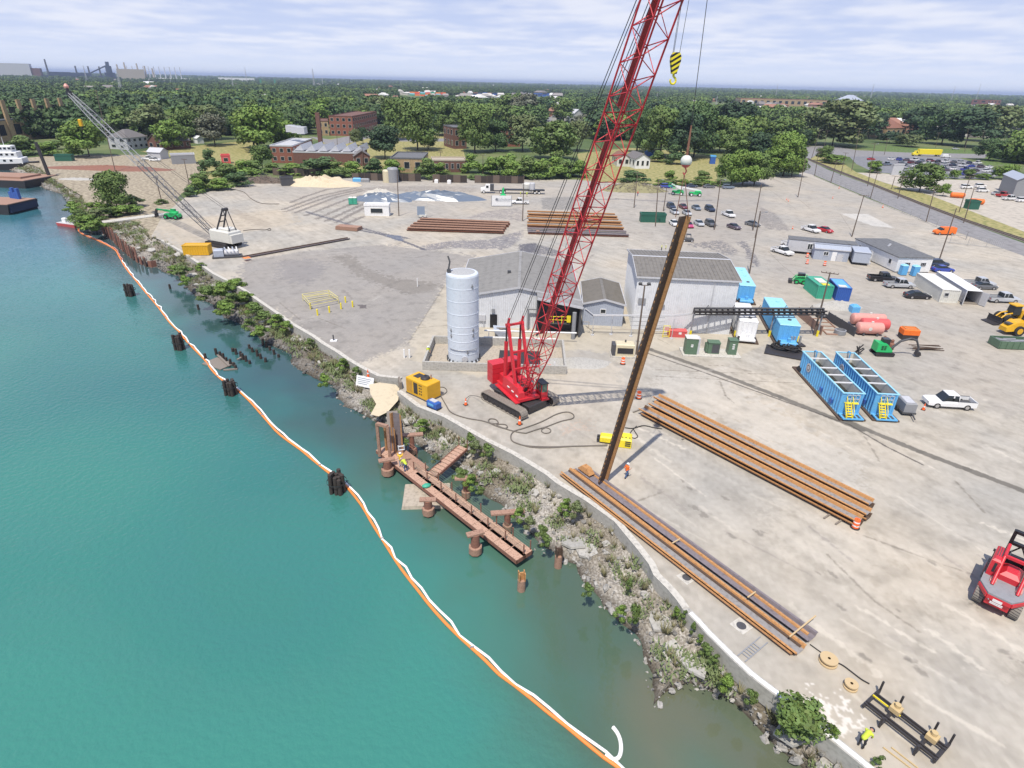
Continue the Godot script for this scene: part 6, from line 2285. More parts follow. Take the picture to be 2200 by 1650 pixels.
func crawler(o: Node3D,l: float,w: float,h: float,z: float,t: Transform3D,pad: Material,frame: Material) -> void:  # one track of a crawler
	var mb:=MB.new()
	mb.x=t
	var r:=h/2
	mb.bx(-l/2+r,l/2 - r,0.22,h - 0.14,z - w*0.32,z+w*0.32)
	for k in 9:
		var u:=-l/2+r+(l - h)*k/8.0
		mb.tube(V(u,0.28,z - w*0.38),V(u,0.28,z+w*0.38),0.2,0.2,10)
	for s in [-1,1]:
		mb.tube(V(s*(l/2 - r),r,z - w*0.36),V(s*(l/2 - r),r,z+w*0.36),r - 0.1,r - 0.1,14)
	var f:=part("track_frame",mb,frame,o)
	var per:=2.0*(l - h)+TAU*r
	var n:=int(per/0.3)
	var bas:=t.basis
	for k in n:
		var s:=per*k/n
		var p: Vector3
		var a:=0.0
		if s < l - h:
			p=V(-l/2+r+s,0.05,z); a=0.0
		elif s < l - h+PI*r:
			a=(s - (l - h))/r
			p=V(l/2 - r+sin(a)*(r - 0.05),r - cos(a)*(r - 0.05),z)
		elif s < 2.0*(l - h)+PI*r:
			a=PI
			p=V(l/2 - r - (s - (l - h) - PI*r),h - 0.05,z)
		else:
			a=PI+(s - 2.0*(l - h) - PI*r)/r
			p=V(-l/2+r+sin(a)*(r - 0.05),r - cos(a)*(r - 0.05),z)
		if not cache.has("pad%.2f" % w):
			var q:=MB.new()
			q.bx(-0.14,0.14,-0.05,0.05,-w/2,w/2)
			q.bx(-0.03,0.03,-0.09,-0.05,-w/2,w/2)
			cache["pad%.2f" % w]=q.mesh()
		var e:=piece("track_pad",cache["pad%.2f" % w],pad,f)
		e.transform=t*Transform3D(Basis(V(0,0,1),a),p)


func red_crane() -> void:
	var foot:=V(1.6,2.0,-65.1)
	var tip:=V(11.5,49.2,-46.7)
	var dir:=V(tip.x - foot.x,0,tip.z - foot.z).normalized()
	var at:=V(foot.x,0,foot.z) - dir*1.2
	var turn:=atan2(-dir.z,dir.x)
	var o:=thing("crawler_crane","tall red lattice-boom crawler crane in the middle of the yard","crane",at,turn)
	var rel:=Transform3D(Basis(Vector3.UP,-0.81 - turn),Vector3.ZERO)
	for z in [-2.75,2.75]:
		crawler(o,7.5,1.05,1.25,z,rel,M.track_steel,M.dark_steel)
	var mb:=MB.new()
	mb.x=rel
	mb.bx(-1.7,1.7,0.35,1.1,-2.3,2.3)
	mb.cbox(V(1.2,0.25,-1.5),V(3.2,1.15,1.5),0.1)
	mb.cbox(V(-3.2,0.25,-1.5),V(-1.2,1.15,1.5),0.1)
	mb.tube(V(0,1.1,0),V(0,1.4,0),1.3,1.3,20)
	part("carbody",mb,M.dark_steel,o)
	mb=MB.new()
	mb.bx(-3.6,2.4,1.4,1.75,-1.5,1.5)
	mb.bx(-3.2,2.5,1.35,1.47,1.35,1.95); mb.bx(-3.2,1.2,1.35,1.47,-1.95,-1.35)
	part("deck",mb,M.red_paint,o)
	mb=MB.new()  # engine housing on the left,seen from above as a long pink hood
	mb.loft([[V(-2.0,1.75,1.5),V(-2.0,1.75,0.5),V(-2.0,3.0,0.6),V(-2.0,3.0,1.3)],[V(1.7,1.75,1.5),V(1.7,1.75,0.5),V(1.7,3.0,0.6),V(1.7,3.0,1.3)],[V(2.2,1.75,1.45),V(2.2,1.75,0.5),V(2.15,2.5,0.6),V(2.15,2.5,1.3)]])
	var h:=part("engine_house",mb,M.red_paint,o)
	for k in 3:
		mb=MB.new()
		mb.bx(-0.6+k*1.1,-0.1+k*1.1,2.25 - k*0.12,2.37 - k*0.12,1.44,1.53)
		part("decal",mb,M.white_paint,h)
	mb=MB.new()
	mb.cbox(V(-2.4,1.75,-1.5),V(0.6,2.7,-0.5),0.12)
	mb.cbox(V(-3.4,1.75,-1.2),V(-2.2,2.9,1.2),0.1)
	part("winch_house",mb,M.red_paint,o)
	for k in 3:
		mb=MB.new()
		mb.tube(V(-1.4+k*1.0,2.2,-0.5),V(-1.4+k*1.0,2.2,0.5),0.42,0.42,14)
		part("winch_drum",mb,M.dark_steel if k else M.red_dark,o)
	for k in 4:
		for s in [-1,1]:
			mb=MB.new()
			mb.bx(-5.2,-3.65,1.3+k*0.68,1.94+k*0.68,s*0.08 if s > 0 else -2.05,2.05 if s > 0 else -0.08)
			part("counterweight",mb,M.red_paint,o)
	# cab on the right
	mb=MB.new()
	mb.bx(1.0,2.8,1.1,1.25,-2.6,-1.5)
	mb.bx(1.1,2.5,1.25,2.1,-2.5,-1.6)
	for x in [1.1,1.75,2.42]:
		for z in [-2.5,-1.68]:
			mb.bx(x,x+0.08,2.1,3.2,z,z+0.08)
	var cab:=part("cab",mb,M.red_paint,o)
	mb=MB.new()
	mb.bx(1.13,2.47,2.1,3.18,-2.47,-1.63)
	part("cab_glass",mb,M.green_glass,cab)
	mb=MB.new()
	mb.bx(1.0,2.6,3.2,3.3,-2.55,-1.55)
	part("cab_roof",mb,M.black_paint,cab)
	# gantry: two rear rams and two front struts meeting at a head beam
	for z in [-0.95,0.95]:
		mb=MB.new()
		mb.tube(V(-2.3,2.6,z),V(-2.15,7.6,z),0.24,0.24,12)
		part("gantry_ram",mb,M.red_paint,o)
		mb=MB.new()
		mb.tube(V(-2.15,7.6,z),V(-2.1,9.6,z),0.12,0.12,8)
		part("ram_rod",mb,M.dark_steel,o)
		mb=MB.new()
		mb.beam(V(0.8,1.8,z),V(-1.7,9.9,z),0.3,0.36)
		part("gantry_strut",mb,M.red_paint,o)
		mb=MB.new()
		mb.beam(V(-2.2,9.7,z),V(-1.5,10.0,z),0.3,0.45)
		mb.beam(V(-1.8,10.0,z),V(-1.5,10.8,z),0.2,0.25)
		part("gantry_head",mb,M.red_paint,o)
	for y in [0.35,0.6,1.0]:
		mb=MB.new()
		var p:=V(0.8,1.8,0).lerp(V(-1.7,9.9,0),y)
		mb.beam(p - V(0,0,0.95),p+V(0,0,0.95),0.22,0.26)
		part("gantry_tie",mb,M.red_paint,o)
	# boom in the crane's own frame
	var inv:=o.transform.affine_inverse()
	var f:=inv*foot
	var t:=inv*tip
	var ax:=(t - f).normalized()
	var side:=V(0,0,1)
	var up:=side.cross(ax).normalized()
	var ln:=f.distance_to(t)
	var cuts:=[0.0,7.5,16.5,25.5,34.5,43.5,ln]
	for k in 6:
		var a: Vector3=f+ax*cuts[k]
		var b: Vector3=f+ax*cuts[k+1]
		var lace:=MB.new()
		mb=MB.new()
		lattice(mb,lace,a,b,side,up,W(0.65,0.35) if k == 0 else W(1.0,1.0),W(0.45,0.5) if k == 5 else W(1.0,1.0),7 if k else 6,0.08,0.044)
		var s:=part("boom_section",mb,M.red_paint,o)
		part("lacing",lace,M.red_paint,s)
		if k == 0:
			mb=MB.new()
			for q in 5:
				var c:=a+ax*(1.0+q*1.2)
				mb.beam(c - side*0.7,c+side*0.7,0.12,0.12)
				mb.beam(c - side*0.7 - up*0.5,c+ax*1.1+side*0.7+up*0.5,0.08,0.08)
			part("boom_bracing",mb,M.red_paint,s)
	mb=MB.new()  # the walkway up the boom's upper face
	var z:=-0.35
	mb.beam(f+ax*9.0+up*1.02+side*z,f+ax*33.0+up*1.02+side*z,0.5,0.05,up)
	part("walkway",mb,M.red_dark,o)
	mb=MB.new()
	mb.beam(f+ax*35.0+up*1.02+side*z,f+ax*48.0+up*1.02+side*z,0.5,0.05,up)
	part("walkway",mb,M.red_dark,o)
	mb=MB.new()
	for s in [-0.5,0.5]:
		mb.beam(t - ax*0.8+side*s,t+ax*1.2+side*s,0.1,1.0,up)
	mb.tube(t+ax*0.6 - side*0.6,t+ax*0.6+side*0.6,0.55,0.55,16)
	part("boom_head",mb,M.red_paint,o)
	for s in [-0.95,0.95]:
		for e in [-0.14,0.14]:
			mb=MB.new()
			mb.path([V(-1.5,10.7,s+e),t+up*0.7+side*(s*0.5+e)],0.035,5)
			part("pendant_rope",mb,M.cable,o)
	for s in [-0.3,0.3]:
		mb=MB.new()
		mb.path([V(-0.4,2.5,s),f+ax*26+up*0.9+side*s,t+up*0.4+side*s],0.022,4)
		part("hoist_rope",mb,M.cable,o)
	# the striped hook block and the ball,each on its own falls
	var hb: Vector3=V(10.72,37.35,-46.88)
	var hook:=thing("hook_block","yellow and black striped hook block hanging from the red crane","hook block",hb,0.1)
	hook.scale=V(0.82,0.82,0.82)
	var outline:=PackedVector2Array([W(-0.18,-0.75),W(0.18,-0.75),W(0.42,0.2),W(0.42,0.55),W(0.25,0.85),W(-0.25,0.85),W(-0.42,0.55),W(-0.42,0.2)])
	for k in 13:
		var y:=-1.3+k*0.2
		for p in Geometry2D.intersect_polygons(outline,PackedVector2Array([W(-0.6,y - 0.36),W(0.6,y+0.36),W(0.6,y+0.56),W(-0.6,y - 0.16)])):
			mb=MB.new()
			mb.prism(ccw(Array(p)),-0.22,0.22)
			part("stripe",mb,M.safety_yellow if k % 2 else M.black_paint,hook)
	mb=MB.new()
	mb.tube(V(0,-0.72,0),V(0,-0.95,0),0.1,0.1,8)
	mb.path([V(0.02,-0.95,0),V(0.22,-1.1,0),V(0.27,-1.32,0),V(0.12,-1.52,0),V(-0.12,-1.5,0),V(-0.24,-1.3,0),V(-0.2,-1.15,0)],0.085,8)
	part("hook",mb,M.safety_yellow,hook)
	for s in [-0.3,-0.22,0.28]:
		mb=MB.new()
		mb.path([V(s,0.7,0),(tip - hb)/0.82+V(s*1.4 - 0.4,0,0)],0.022,5)
		part("fall_rope",mb,M.cable,hook)
	var bl: Vector3=V(12.37,31.1,-46.52)
	var head: Vector3=V(12.65,26.96,-46.45)
	o=thing("headache_ball","white and red overhaul ball above the hanging sheet pile","crane ball",bl)
	mb=MB.new()
	mb.ball(Vector3.ZERO,V(0.42,0.42,0.42),16,10)
	part("ball",mb,M.off_white,o)
	mb=MB.new()
	mb.lathe([W(0.0,-0.5),W(0.2,-0.42),W(0.36,-0.24)],14)
	mb.path([V(0,-0.45,0),V(0.12,-0.7,0),V(0,-0.95,0),V(-0.12,-0.8,0)],0.05,6)
	part("hook",mb,M.tank_red,o)
	mb=MB.new()
	mb.lathe([W(0.1,0.42),W(0.08,1.5),W(0.05,2.4)],8)
	part("swivel",mb,M.rust_red,o)
	mb=MB.new()
	mb.path([V(0,2.3,0),tip+V(0.55,0.3,0.2) - bl],0.025,5)
	part("line",mb,M.cable,o)
	for s in [-0.5,0.5]:
		mb=MB.new()
		mb.path([V(0,-0.9,0),head - bl+V(s,0.1,0)],0.03,5)
		part("sling",mb,M.rust_red,o)


func white_crane() -> void:
	var at:=V(-69.0,0,-140.2)
	var tip:=V(-110.5,31.2,-161.8)
	var d:=tip - at
	var turn:=atan2(-d.z,d.x)
	var o:=thing("dragline_crane","white-bodied crawler crane with a long grey lattice boom out towards the barges","crane",at,turn)
	for z in [-2.0,2.0]:
		crawler(o,6.6,0.95,1.15,z,Transform3D(),M.dark_steel,M.dark_steel)
	var mb:=MB.new()
	mb.bx(-1.5,1.5,0.4,1.2,-1.7,1.7)
	part("carbody",mb,M.dark_steel,o)
	mb=MB.new()
	mb.cbox(V(-4.6,1.3,-1.7),V(2.0,3.9,1.7),0.25)
	mb.cbox(V(-4.0,3.9,-1.2),V(-1.6,4.5,1.2),0.2)
	part("house",mb,M.off_white,o)
	mb=MB.new()
	mb.bx(-5.3,-4.6,1.3,3.2,-1.6,1.6)
	part("counterweight",mb,M.off_white,o)
	for k in 4:
		mb=MB.new()
		mb.bx(-3.6+k*1.35,-2.7+k*1.35,1.9,3.1,1.7,1.75)
		part("side_door",mb,M.dark_grey if k > 1 else M.light_grey,o)
	mb=MB.new()
	mb.bx(2.0,3.2,1.3,3.4,0.5,1.7)
	var cab:=part("cab",mb,M.off_white,o)
	mb=MB.new()
	mb.bx(2.1,3.25,2.2,3.3,0.6,1.75)
	part("cab_glass",mb,M.glass,cab)
	mb=MB.new()
	for z in [-0.9,0.9]:
		mb.beam(V(0.2,3.8,z),V(-2.6,8.6,z*0.6),0.24,0.3)
		mb.beam(V(-4.2,3.8,z),V(-2.8,8.6,z*0.6),0.14,0.14)
	for y in [0.4,0.7,1.0]:
		var p:=V(0.2,3.8,0).lerp(V(-2.6,8.6,0),y)
		mb.beam(p - V(0,0,0.85 - y*0.3),p+V(0,0,0.85 - y*0.3),0.16,0.2)
	mb.tube(V(-2.7,8.6,-0.7),V(-2.7,8.6,0.7),0.35,0.35,12)
	part("gantry",mb,M.dark_steel,o)
	var inv:=o.transform.affine_inverse()
	var f:=V(2.4,1.9,0)
	var t:=inv*tip
	var ax:=(t - f).normalized()
	var side:=V(0,0,1)
	var up:=side.cross(ax).normalized()
	var ln:=f.distance_to(t)
	for k in 4:
		var lace:=MB.new()
		mb=MB.new()
		lattice(mb,lace,f+ax*ln*[0.0,0.2,0.5,0.8][k],f+ax*ln*[0.2,0.5,0.8,1.0][k],side,up,W(0.6,0.3) if k == 0 else W(0.75,0.7),W(0.4,0.3) if k == 3 else W(0.75,0.7),9,0.1,0.05)
		var s:=part("boom_section",mb,M.dark_grey if k < 2 else M.mid_grey,o)
		part("lacing",lace,M.mid_grey,s)
	mb=MB.new()
	mb.tube(t - side*0.5,t+side*0.5,0.6,0.6,14)
	mb.beam(t,t+ax*1.0+up*0.9,0.4,0.5)
	part("boom_head",mb,M.black_paint,o)
	mb=MB.new()
	mb.lathe([W(0,0),W(0.5,0.2),W(0.6,0.6),W(0.2,1.2),W(0,1.2)],10,t+V(0.4,0.9,0))
	part("warning_flag",mb,M.pink_paint,o)
	for z in [-0.35,0.35]:
		mb=MB.new()
		mb.path([V(-2.7,8.9,z),f.lerp(t,0.55)+up*3.2+side*z,t+up*0.6+side*z],0.035,5)
		part("pendant_rope",mb,M.cable,o)
	mb=MB.new()
	mb.path([V(1.0,3.5,0.2),f.lerp(t,0.5) - up*1.6,t - up*0.6],0.03,5)
	part("hoist_rope",mb,M.cable,o)
	var hb:=thing("hook_block","small yellow hook block hanging under the white crane's boom tip","hook block",tip+V(1.2,-6.5,0.6))
	mb=MB.new()
	mb.cbox(V(-0.35,-0.9,-0.3),V(0.35,0.7,0.3),0.15)
	part("cheek",mb,M.yellow_paint,hb)
	mb=MB.new()
	mb.path([V(0,-0.9,0),V(0.3,-1.2,0),V(0.1,-1.6,0),V(-0.2,-1.4,0)],0.1,6)
	part("hook",mb,M.dark_steel,hb)
	mb=MB.new()
	mb.path([V(0,0.7,0),V(-1.0,6.2,-0.5)],0.03,4)
	part("rope",mb,M.cable,hb)


func wheel(o: Node,at: Vector3,r: float,w: float,rimc: Material,lugs:=false) -> void:
	var mb:=MB.new()
	var k:=18 if r > 0.4 else 12
	mb.tube(at - V(0,0,w/2),at+V(0,0,w/2),r,r,k)
	if lugs:
		for i in 22:
			var a:=TAU*i/22
			mb.beam(at+V(cos(a)*r,sin(a)*r,-w/2),at+V(cos(a+0.12)*r,sin(a+0.12)*r,w/2),0.12,0.12,V(cos(a),sin(a),0))
	var t:=part("wheel",mb,M.dusty_rubber if lugs else M.rubber,o)
	mb=MB.new()
	mb.tube(at - V(0,0,w/2+0.015),at+V(0,0,w/2+0.015),r*0.58,r*0.58,k)
	part("rim",mb,rimc,t)


func forklift() -> void:
	var rl: Vector3=G(37.46,-35.15)
	var rr: Vector3=G(39.11,-33.48)
	var ax:=(rl - rr).normalized()
	var fwd:=ax.cross(Vector3.UP).normalized()*1.0
	if fwd.z > 0:
		fwd=-fwd
	var c:=(rl+rr)/2
	var o:=thing("forklift","big red forklift seen from behind, cut by the right edge of the yard","forklift",c,atan2(-fwd.z,fwd.x))
	# x forward,z to the right; the rear axle at the origin
	var w:=rl.distance_to(rr)
	for z in [-w/2,w/2]:
		wheel(o,V(0,0.72,z),0.72,0.6,M.red_paint,true)
		wheel(o,V(3.6,0.8,z),0.8,0.7,M.red_paint,true)
	var mb:=MB.new()
	mb.bx(-0.3,4.0,0.55,1.2,-w/2+0.5,w/2 - 0.5)
	part("chassis",mb,M.red_dark,o)
	mb=MB.new()
	mb.loft([[V(-1.05,0.75,0.75),V(-1.05,0.75,-0.75),V(-1.15,1.75,-0.75),V(-1.15,1.75,0.75)],[V(0.2,0.6,w/2 - 0.35),V(0.2,0.6,-w/2+0.35),V(0.2,1.75,-w/2+0.35),V(0.2,1.75,w/2 - 0.35)]])
	part("counterweight",mb,M.red_paint,o)
	mb=MB.new()
	mb.x=Transform3D(Basis(V(-1,0,0),V(0,0,1),V(0,1,0)),V(0,1.76,0))
	mb.prism(ccw([W(1.25,-0.75),W(1.25,0.75),W(0.1,w/2+0.3),W(-1.3,w/2+0.3),W(-1.3,-w/2 - 0.3),W(0.1,-w/2 - 0.3)]),0.0,0.16)
	part("deck",mb,M.mid_grey,o)
	for s in [[V(-1.25,1.6,-0.75),V(-1.25,1.6,0.75)],[V(-1.25,1.6,0.8),V(-0.12,1.6,w/2+0.3)],[V(-1.25,1.6,-0.8),V(-0.12,1.6,-w/2 - 0.3)]]:
		mb=MB.new()
		mb.beam(s[0],s[1],0.1,0.3)
		part("skirt",mb,M.red_paint,o)
	mb=MB.new()
	mb.cbox(V(1.0,1.76,-0.6),V(2.8,2.7,0.7),0.3)
	part("hood",mb,M.red_paint,o)
	mb=MB.new()
	mb.cbox(V(1.0,1.5,-w/2 - 0.2),V(3.3,3.5,-0.75),0.15)
	var cab:=part("cab",mb,M.red_paint,o)
	mb=MB.new()
	mb.bx(0.97,1.0,2.35,3.2,-w/2+0.05,-0.95)
	part("rear_window",mb,M.glass,cab)
	for k in 6:
		mb=MB.new()
		mb.bx(1.7,3.1,3.5,3.53,-w/2 - 0.05+k*0.14,-w/2+k*0.14)
		part("roof_bar",mb,M.dark_grey,cab)
	for z in [-0.75,0.85]:
		mb=MB.new()
		mb.path([V(-0.1,1.95,z),V(1.9,3.6,z),V(3.6,3.7,z)],0.12,8)
		part("guard_arm",mb,M.red_paint,o)
	mb=MB.new()
	mb.beam(V(1.9,3.6,-0.8),V(1.9,3.6,0.9),0.22,0.22)
	part("guard_beam",mb,M.red_paint,o)
	mb=MB.new()
	for z in [-0.75,0.75]:
		mb.bx(4.4,4.75,0.3,4.6,z - 0.12,z+0.12)
	for y in [0.8,2.2,3.4,4.5]:
		mb.bx(4.4,4.75,y - 0.12,y+0.12,-0.75,0.75)
	mb.beam(V(4.5,2.2,-0.7),V(4.5,3.4,0.0),0.1,0.1); mb.beam(V(4.5,2.2,0.7),V(4.5,3.4,0.0),0.1,0.1)
	part("mast",mb,M.black_paint,o)
	mb=MB.new()
	mb.bx(4.75,4.95,0.5,1.9,-1.4,1.4)
	mb.bx(4.95,5.1,1.7,1.9,-1.5,1.5)
	part("carriage",mb,M.dark_steel,o)
	for z in [-0.7,0.7]:
		mb=MB.new()
		mb.bx(4.95,7.0,0.3,0.42,z - 0.1,z+0.1)
		part("fork",mb,M.dark_steel,o)
	for d in [["decal",-0.35,0.25,1.35,1.62],["decal",-0.45,0.35,1.2,1.27],["decal",-0.45,0.35,1.08,1.15]]:
		mb=MB.new()
		mb.x=Transform3D(Basis(V(0,0,1),V(-0.1,1,0).normalized(),V(-1,-0.1,0).normalized()),V(-1.12,0,0))
		mb.bx(d[1],d[2],d[3],d[4],-0.01,0.035)
		part("decal",mb,M.white_paint,o)
	for z in [-0.2,0.05]:
		mb=MB.new()
		mb.bx(-1.185,-1.16,1.42,1.56,z,z+0.14)
		part("decal_square",mb,M.red_paint,o)
	mb=MB.new()
	mb.x=Transform3D(Basis(),V(-1.15,1.4,-0.6))
	mb.beam(V(0,-0.15,0.05),V(0,0.02,-0.02),0.03,0.08); mb.beam(V(-0.01,0.0,0.06),V(-0.01,0.2,-0.04),0.03,0.08)
	part("bolt_emblem",mb,M.white_paint,o)
	for z in [-w/2+0.2,w/2 - 0.5]:
		mb=MB.new()
		mb.bx(0.2,0.9,1.92,2.05,z,z+0.4)
		part("step",mb,M.pink_paint,o)


func loader(label: String,at: Vector3,turn: float,bucket: bool) -> void:
	var o:=thing("wheel_loader" if bucket else "articulated_truck",label,"wheel loader" if bucket else "dump truck",at,turn)
	for x in [-1.9,1.6]:
		for z in [-1.05,1.05]:
			wheel(o,V(x,0.85,z),0.85,0.6,M.yellow_paint)
	var mb:=MB.new()
	if bucket:
		mb.loft([[V(-3.4,0.9,0.9),V(-3.4,0.9,-0.9),V(-3.3,2.0,-0.8),V(-3.3,2.0,0.8)],[V(-0.6,0.9,0.9),V(-0.6,0.9,-0.9),V(-0.6,2.4,-0.8),V(-0.6,2.4,0.8)]])
	else:
		mb.loft([[V(0.3,0.9,1.1),V(0.3,0.9,-1.1),V(0.3,2.3,-1.0),V(0.3,2.3,1.0)],[V(2.2,0.8,1.1),V(2.2,0.8,-1.1),V(2.2,2.2,-0.9),V(2.2,2.2,0.9)],[V(3.6,0.6,0.8),V(3.6,0.6,-0.8),V(3.6,1.3,-0.7),V(3.6,1.3,0.7)]])
	part("hood",mb,M.yellow_paint,o)
	mb=MB.new()
	mb.bx(-2.6,1.8,0.6,1.1,-0.5,0.5)
	part("chassis",mb,M.dark_steel,o)
	mb=MB.new()
	mb.frustum(V(-0.6 if bucket else -1.1,1.6,-0.75),V(0.9 if bucket else 0.3,3.2,0.75),0.12,0.1)
	var cab:=part("cab_glass",mb,M.glass,o)
	mb=MB.new()
	mb.cbox(V(-0.7 if bucket else -1.15,3.2,-0.85),V(0.95 if bucket else 0.35,3.4,0.85),0.08)
	part("cab_roof",mb,M.yellow_paint,cab)
	if bucket:
		for z in [-0.55,0.55]:
			mb=MB.new()
			mb.path([V(0.6,1.9,z),V(2.0,1.7,z),V(3.2,0.6,z)],0.14,6)
			part("lift_arm",mb,M.yellow_paint,o)
		mb=MB.new()
		mb.x=Transform3D(Basis(),V(3.2,0,0))
		mb.prism(ccw([W(0,0.2),W(1.3,0.1),W(1.3,0.16),W(0.25,0.3),W(0.15,1.2),W(0.35,1.35),W(0.3,1.4),W(0.0,1.2)]),-1.4,1.4)
		part("bucket",mb,M.dark_steel,o)
	else:
		mb=MB.new()
		mb.bx(2.3,3.3,1.75,2.0,-0.5,0.5)
		part("bonnet_grille",mb,M.dark_grey,o)
		mb=MB.new()
		mb.loft([[V(-5.2,1.4,1.2),V(-5.2,1.4,-1.2),V(-5.4,2.6,-1.3),V(-5.4,2.6,1.3)],[V(-1.3,1.1,1.2),V(-1.3,1.1,-1.2),V(-1.3,2.7,-1.3),V(-1.3,2.7,1.3)]])
		part("dump_body",mb,M.yellow_paint,o)
		for z in [-1.05,1.05]:
			wheel(o,V(-3.7,0.85,z),0.85,0.6,M.yellow_paint)


func telehandler(label: String,at: Vector3,turn: float,l: float,raise: float,m: Material,white_arm:=false) -> void:
	var o:=thing("telehandler" if not white_arm else "boom_lift",label,"telehandler" if not white_arm else "boom lift",at,turn)
	for x in [-1.5,1.5]:
		for z in [-0.95,0.95]:
			wheel(o,V(x,0.6,z),0.6,0.45,m if not white_arm else M.white_paint)
	var mb:=MB.new()
	mb.cbox(V(-2.2,0.6,-0.8),V(2.0,1.5,0.8),0.15)
	mb.cbox(V(-1.8,1.4,-0.85),V(0.2,2.0,-0.1),0.15)
	part("chassis",mb,m,o)
	if not white_arm:
		mb=MB.new()
		mb.frustum(V(-0.9,1.5,0.1),V(0.6,2.5,0.85),0.15,0.06)
		part("cab_glass",mb,M.glass,o)
		mb=MB.new()
		mb.bx(-0.85,0.55,2.5,2.6,0.12,0.83)
		part("cab_roof",mb,m,o)
	var a:=V(-2.0,1.9,-0.15)
	var b:=a+V(l,raise,0)
	mb=MB.new()
	mb.beam(a,a.lerp(b,0.65),0.45,0.5)
	mb.beam(a.lerp(b,0.6),b,0.34,0.38)
	part("arm",mb,M.white_paint if white_arm else m,o)
	mb=MB.new()
	if white_arm:
		mb.bx(b.x,b.x+1.0,b.y - 0.9,b.y - 0.8,-1.0,0.8)
		for z in [-1.0,0.75]:
			for x in [0.0,0.95]:
				mb.bx(b.x+x,b.x+x+0.06,b.y - 0.8,b.y+0.3,z,z+0.06)
		mb.bx(b.x,b.x+1.0,b.y+0.22,b.y+0.3,-1.0,-0.94); mb.bx(b.x,b.x+1.0,b.y+0.22,b.y+0.3,0.75,0.81)
		part("basket",mb,m,o)
	else:
		mb.beam(b,b+V(0.6,-1.2,0),0.5,0.5)
		mb.bx(b.x+0.5,b.x+0.7,0.3,1.3,-0.7,0.7)
		mb.bx(b.x+0.6,b.x+1.8,0.3,0.4,-0.5,-0.35); mb.bx(b.x+0.6,b.x+1.8,0.3,0.4,0.35,0.5)
		part("fork_carriage",mb,M.dark_steel,o)


func mini_excavator() -> void:
	var o:=thing("mini_excavator","bright green mini excavator with a black arm reaching right","excavator",G(56.45,-84.19),-0.05)
	for z in [-0.8,0.8]:
		crawler(o,2.7,0.4,0.6,z,Transform3D(),M.dark_steel,M.dark_steel)
	var mb:=MB.new()
	mb.bx(-0.7,0.7,0.3,0.65,-0.6,0.6)
	part("carbody",mb,M.dark_steel,o)
	mb=MB.new()
	mb.loft([[V(-1.4,0.7,0.85),V(-1.4,0.7,-0.85),V(-1.35,2.1,-0.8),V(-1.35,2.1,0.8)],[V(0.2,0.7,0.9),V(0.2,0.7,-0.9),V(0.1,1.9,-0.85),V(0.1,1.9,0.85)],[V(1.0,0.7,0.8),V(1.0,0.7,-0.8),V(1.0,1.0,-0.75),V(1.0,1.0,0.75)]])
	var h:=part("house",mb,M.bright_green,o)
	for k in 6:
		mb=MB.new()
		mb.bx(-0.8+(k % 2)*0.4,-0.5+(k % 2)*0.4,1.1+(k/2)*0.25,1.2+(k/2)*0.25,0.86,0.92)
		part("vent",mb,M.black_paint,h)
	mb=MB.new()
	mb.bx(-0.3,0.7,1.0,2.5,-0.85,0.1)
	part("cab_glass",mb,M.glass,o)
	mb=MB.new()
	mb.path([V(0.9,1.1,0.3),V(2.0,2.4,0.3),V(3.4,2.9,0.3),V(4.3,2.6,0.3)],0.17,6)
	part("boom",mb,M.dark_grey,o)
	mb=MB.new()
	mb.path([V(4.2,2.8,0.3),V(4.9,1.5,0.3),V(5.0,0.8,0.3)],0.14,6)
	part("stick",mb,M.dark_grey,o)
	mb=MB.new()
	mb.x=Transform3D(Basis(),V(4.8,0,0))
	mb.prism(ccw([W(0,0.9),W(0.5,0.8),W(0.7,0.3),W(0.2,0.1),W(-0.2,0.4)]),0.0,0.6)
	part("grapple",mb,M.dark_steel,o)
	mb=MB.new()
	mb.bx(1.3,1.45,0.1,0.5,-0.9,0.9)
	part("blade",mb,M.dark_steel,o)


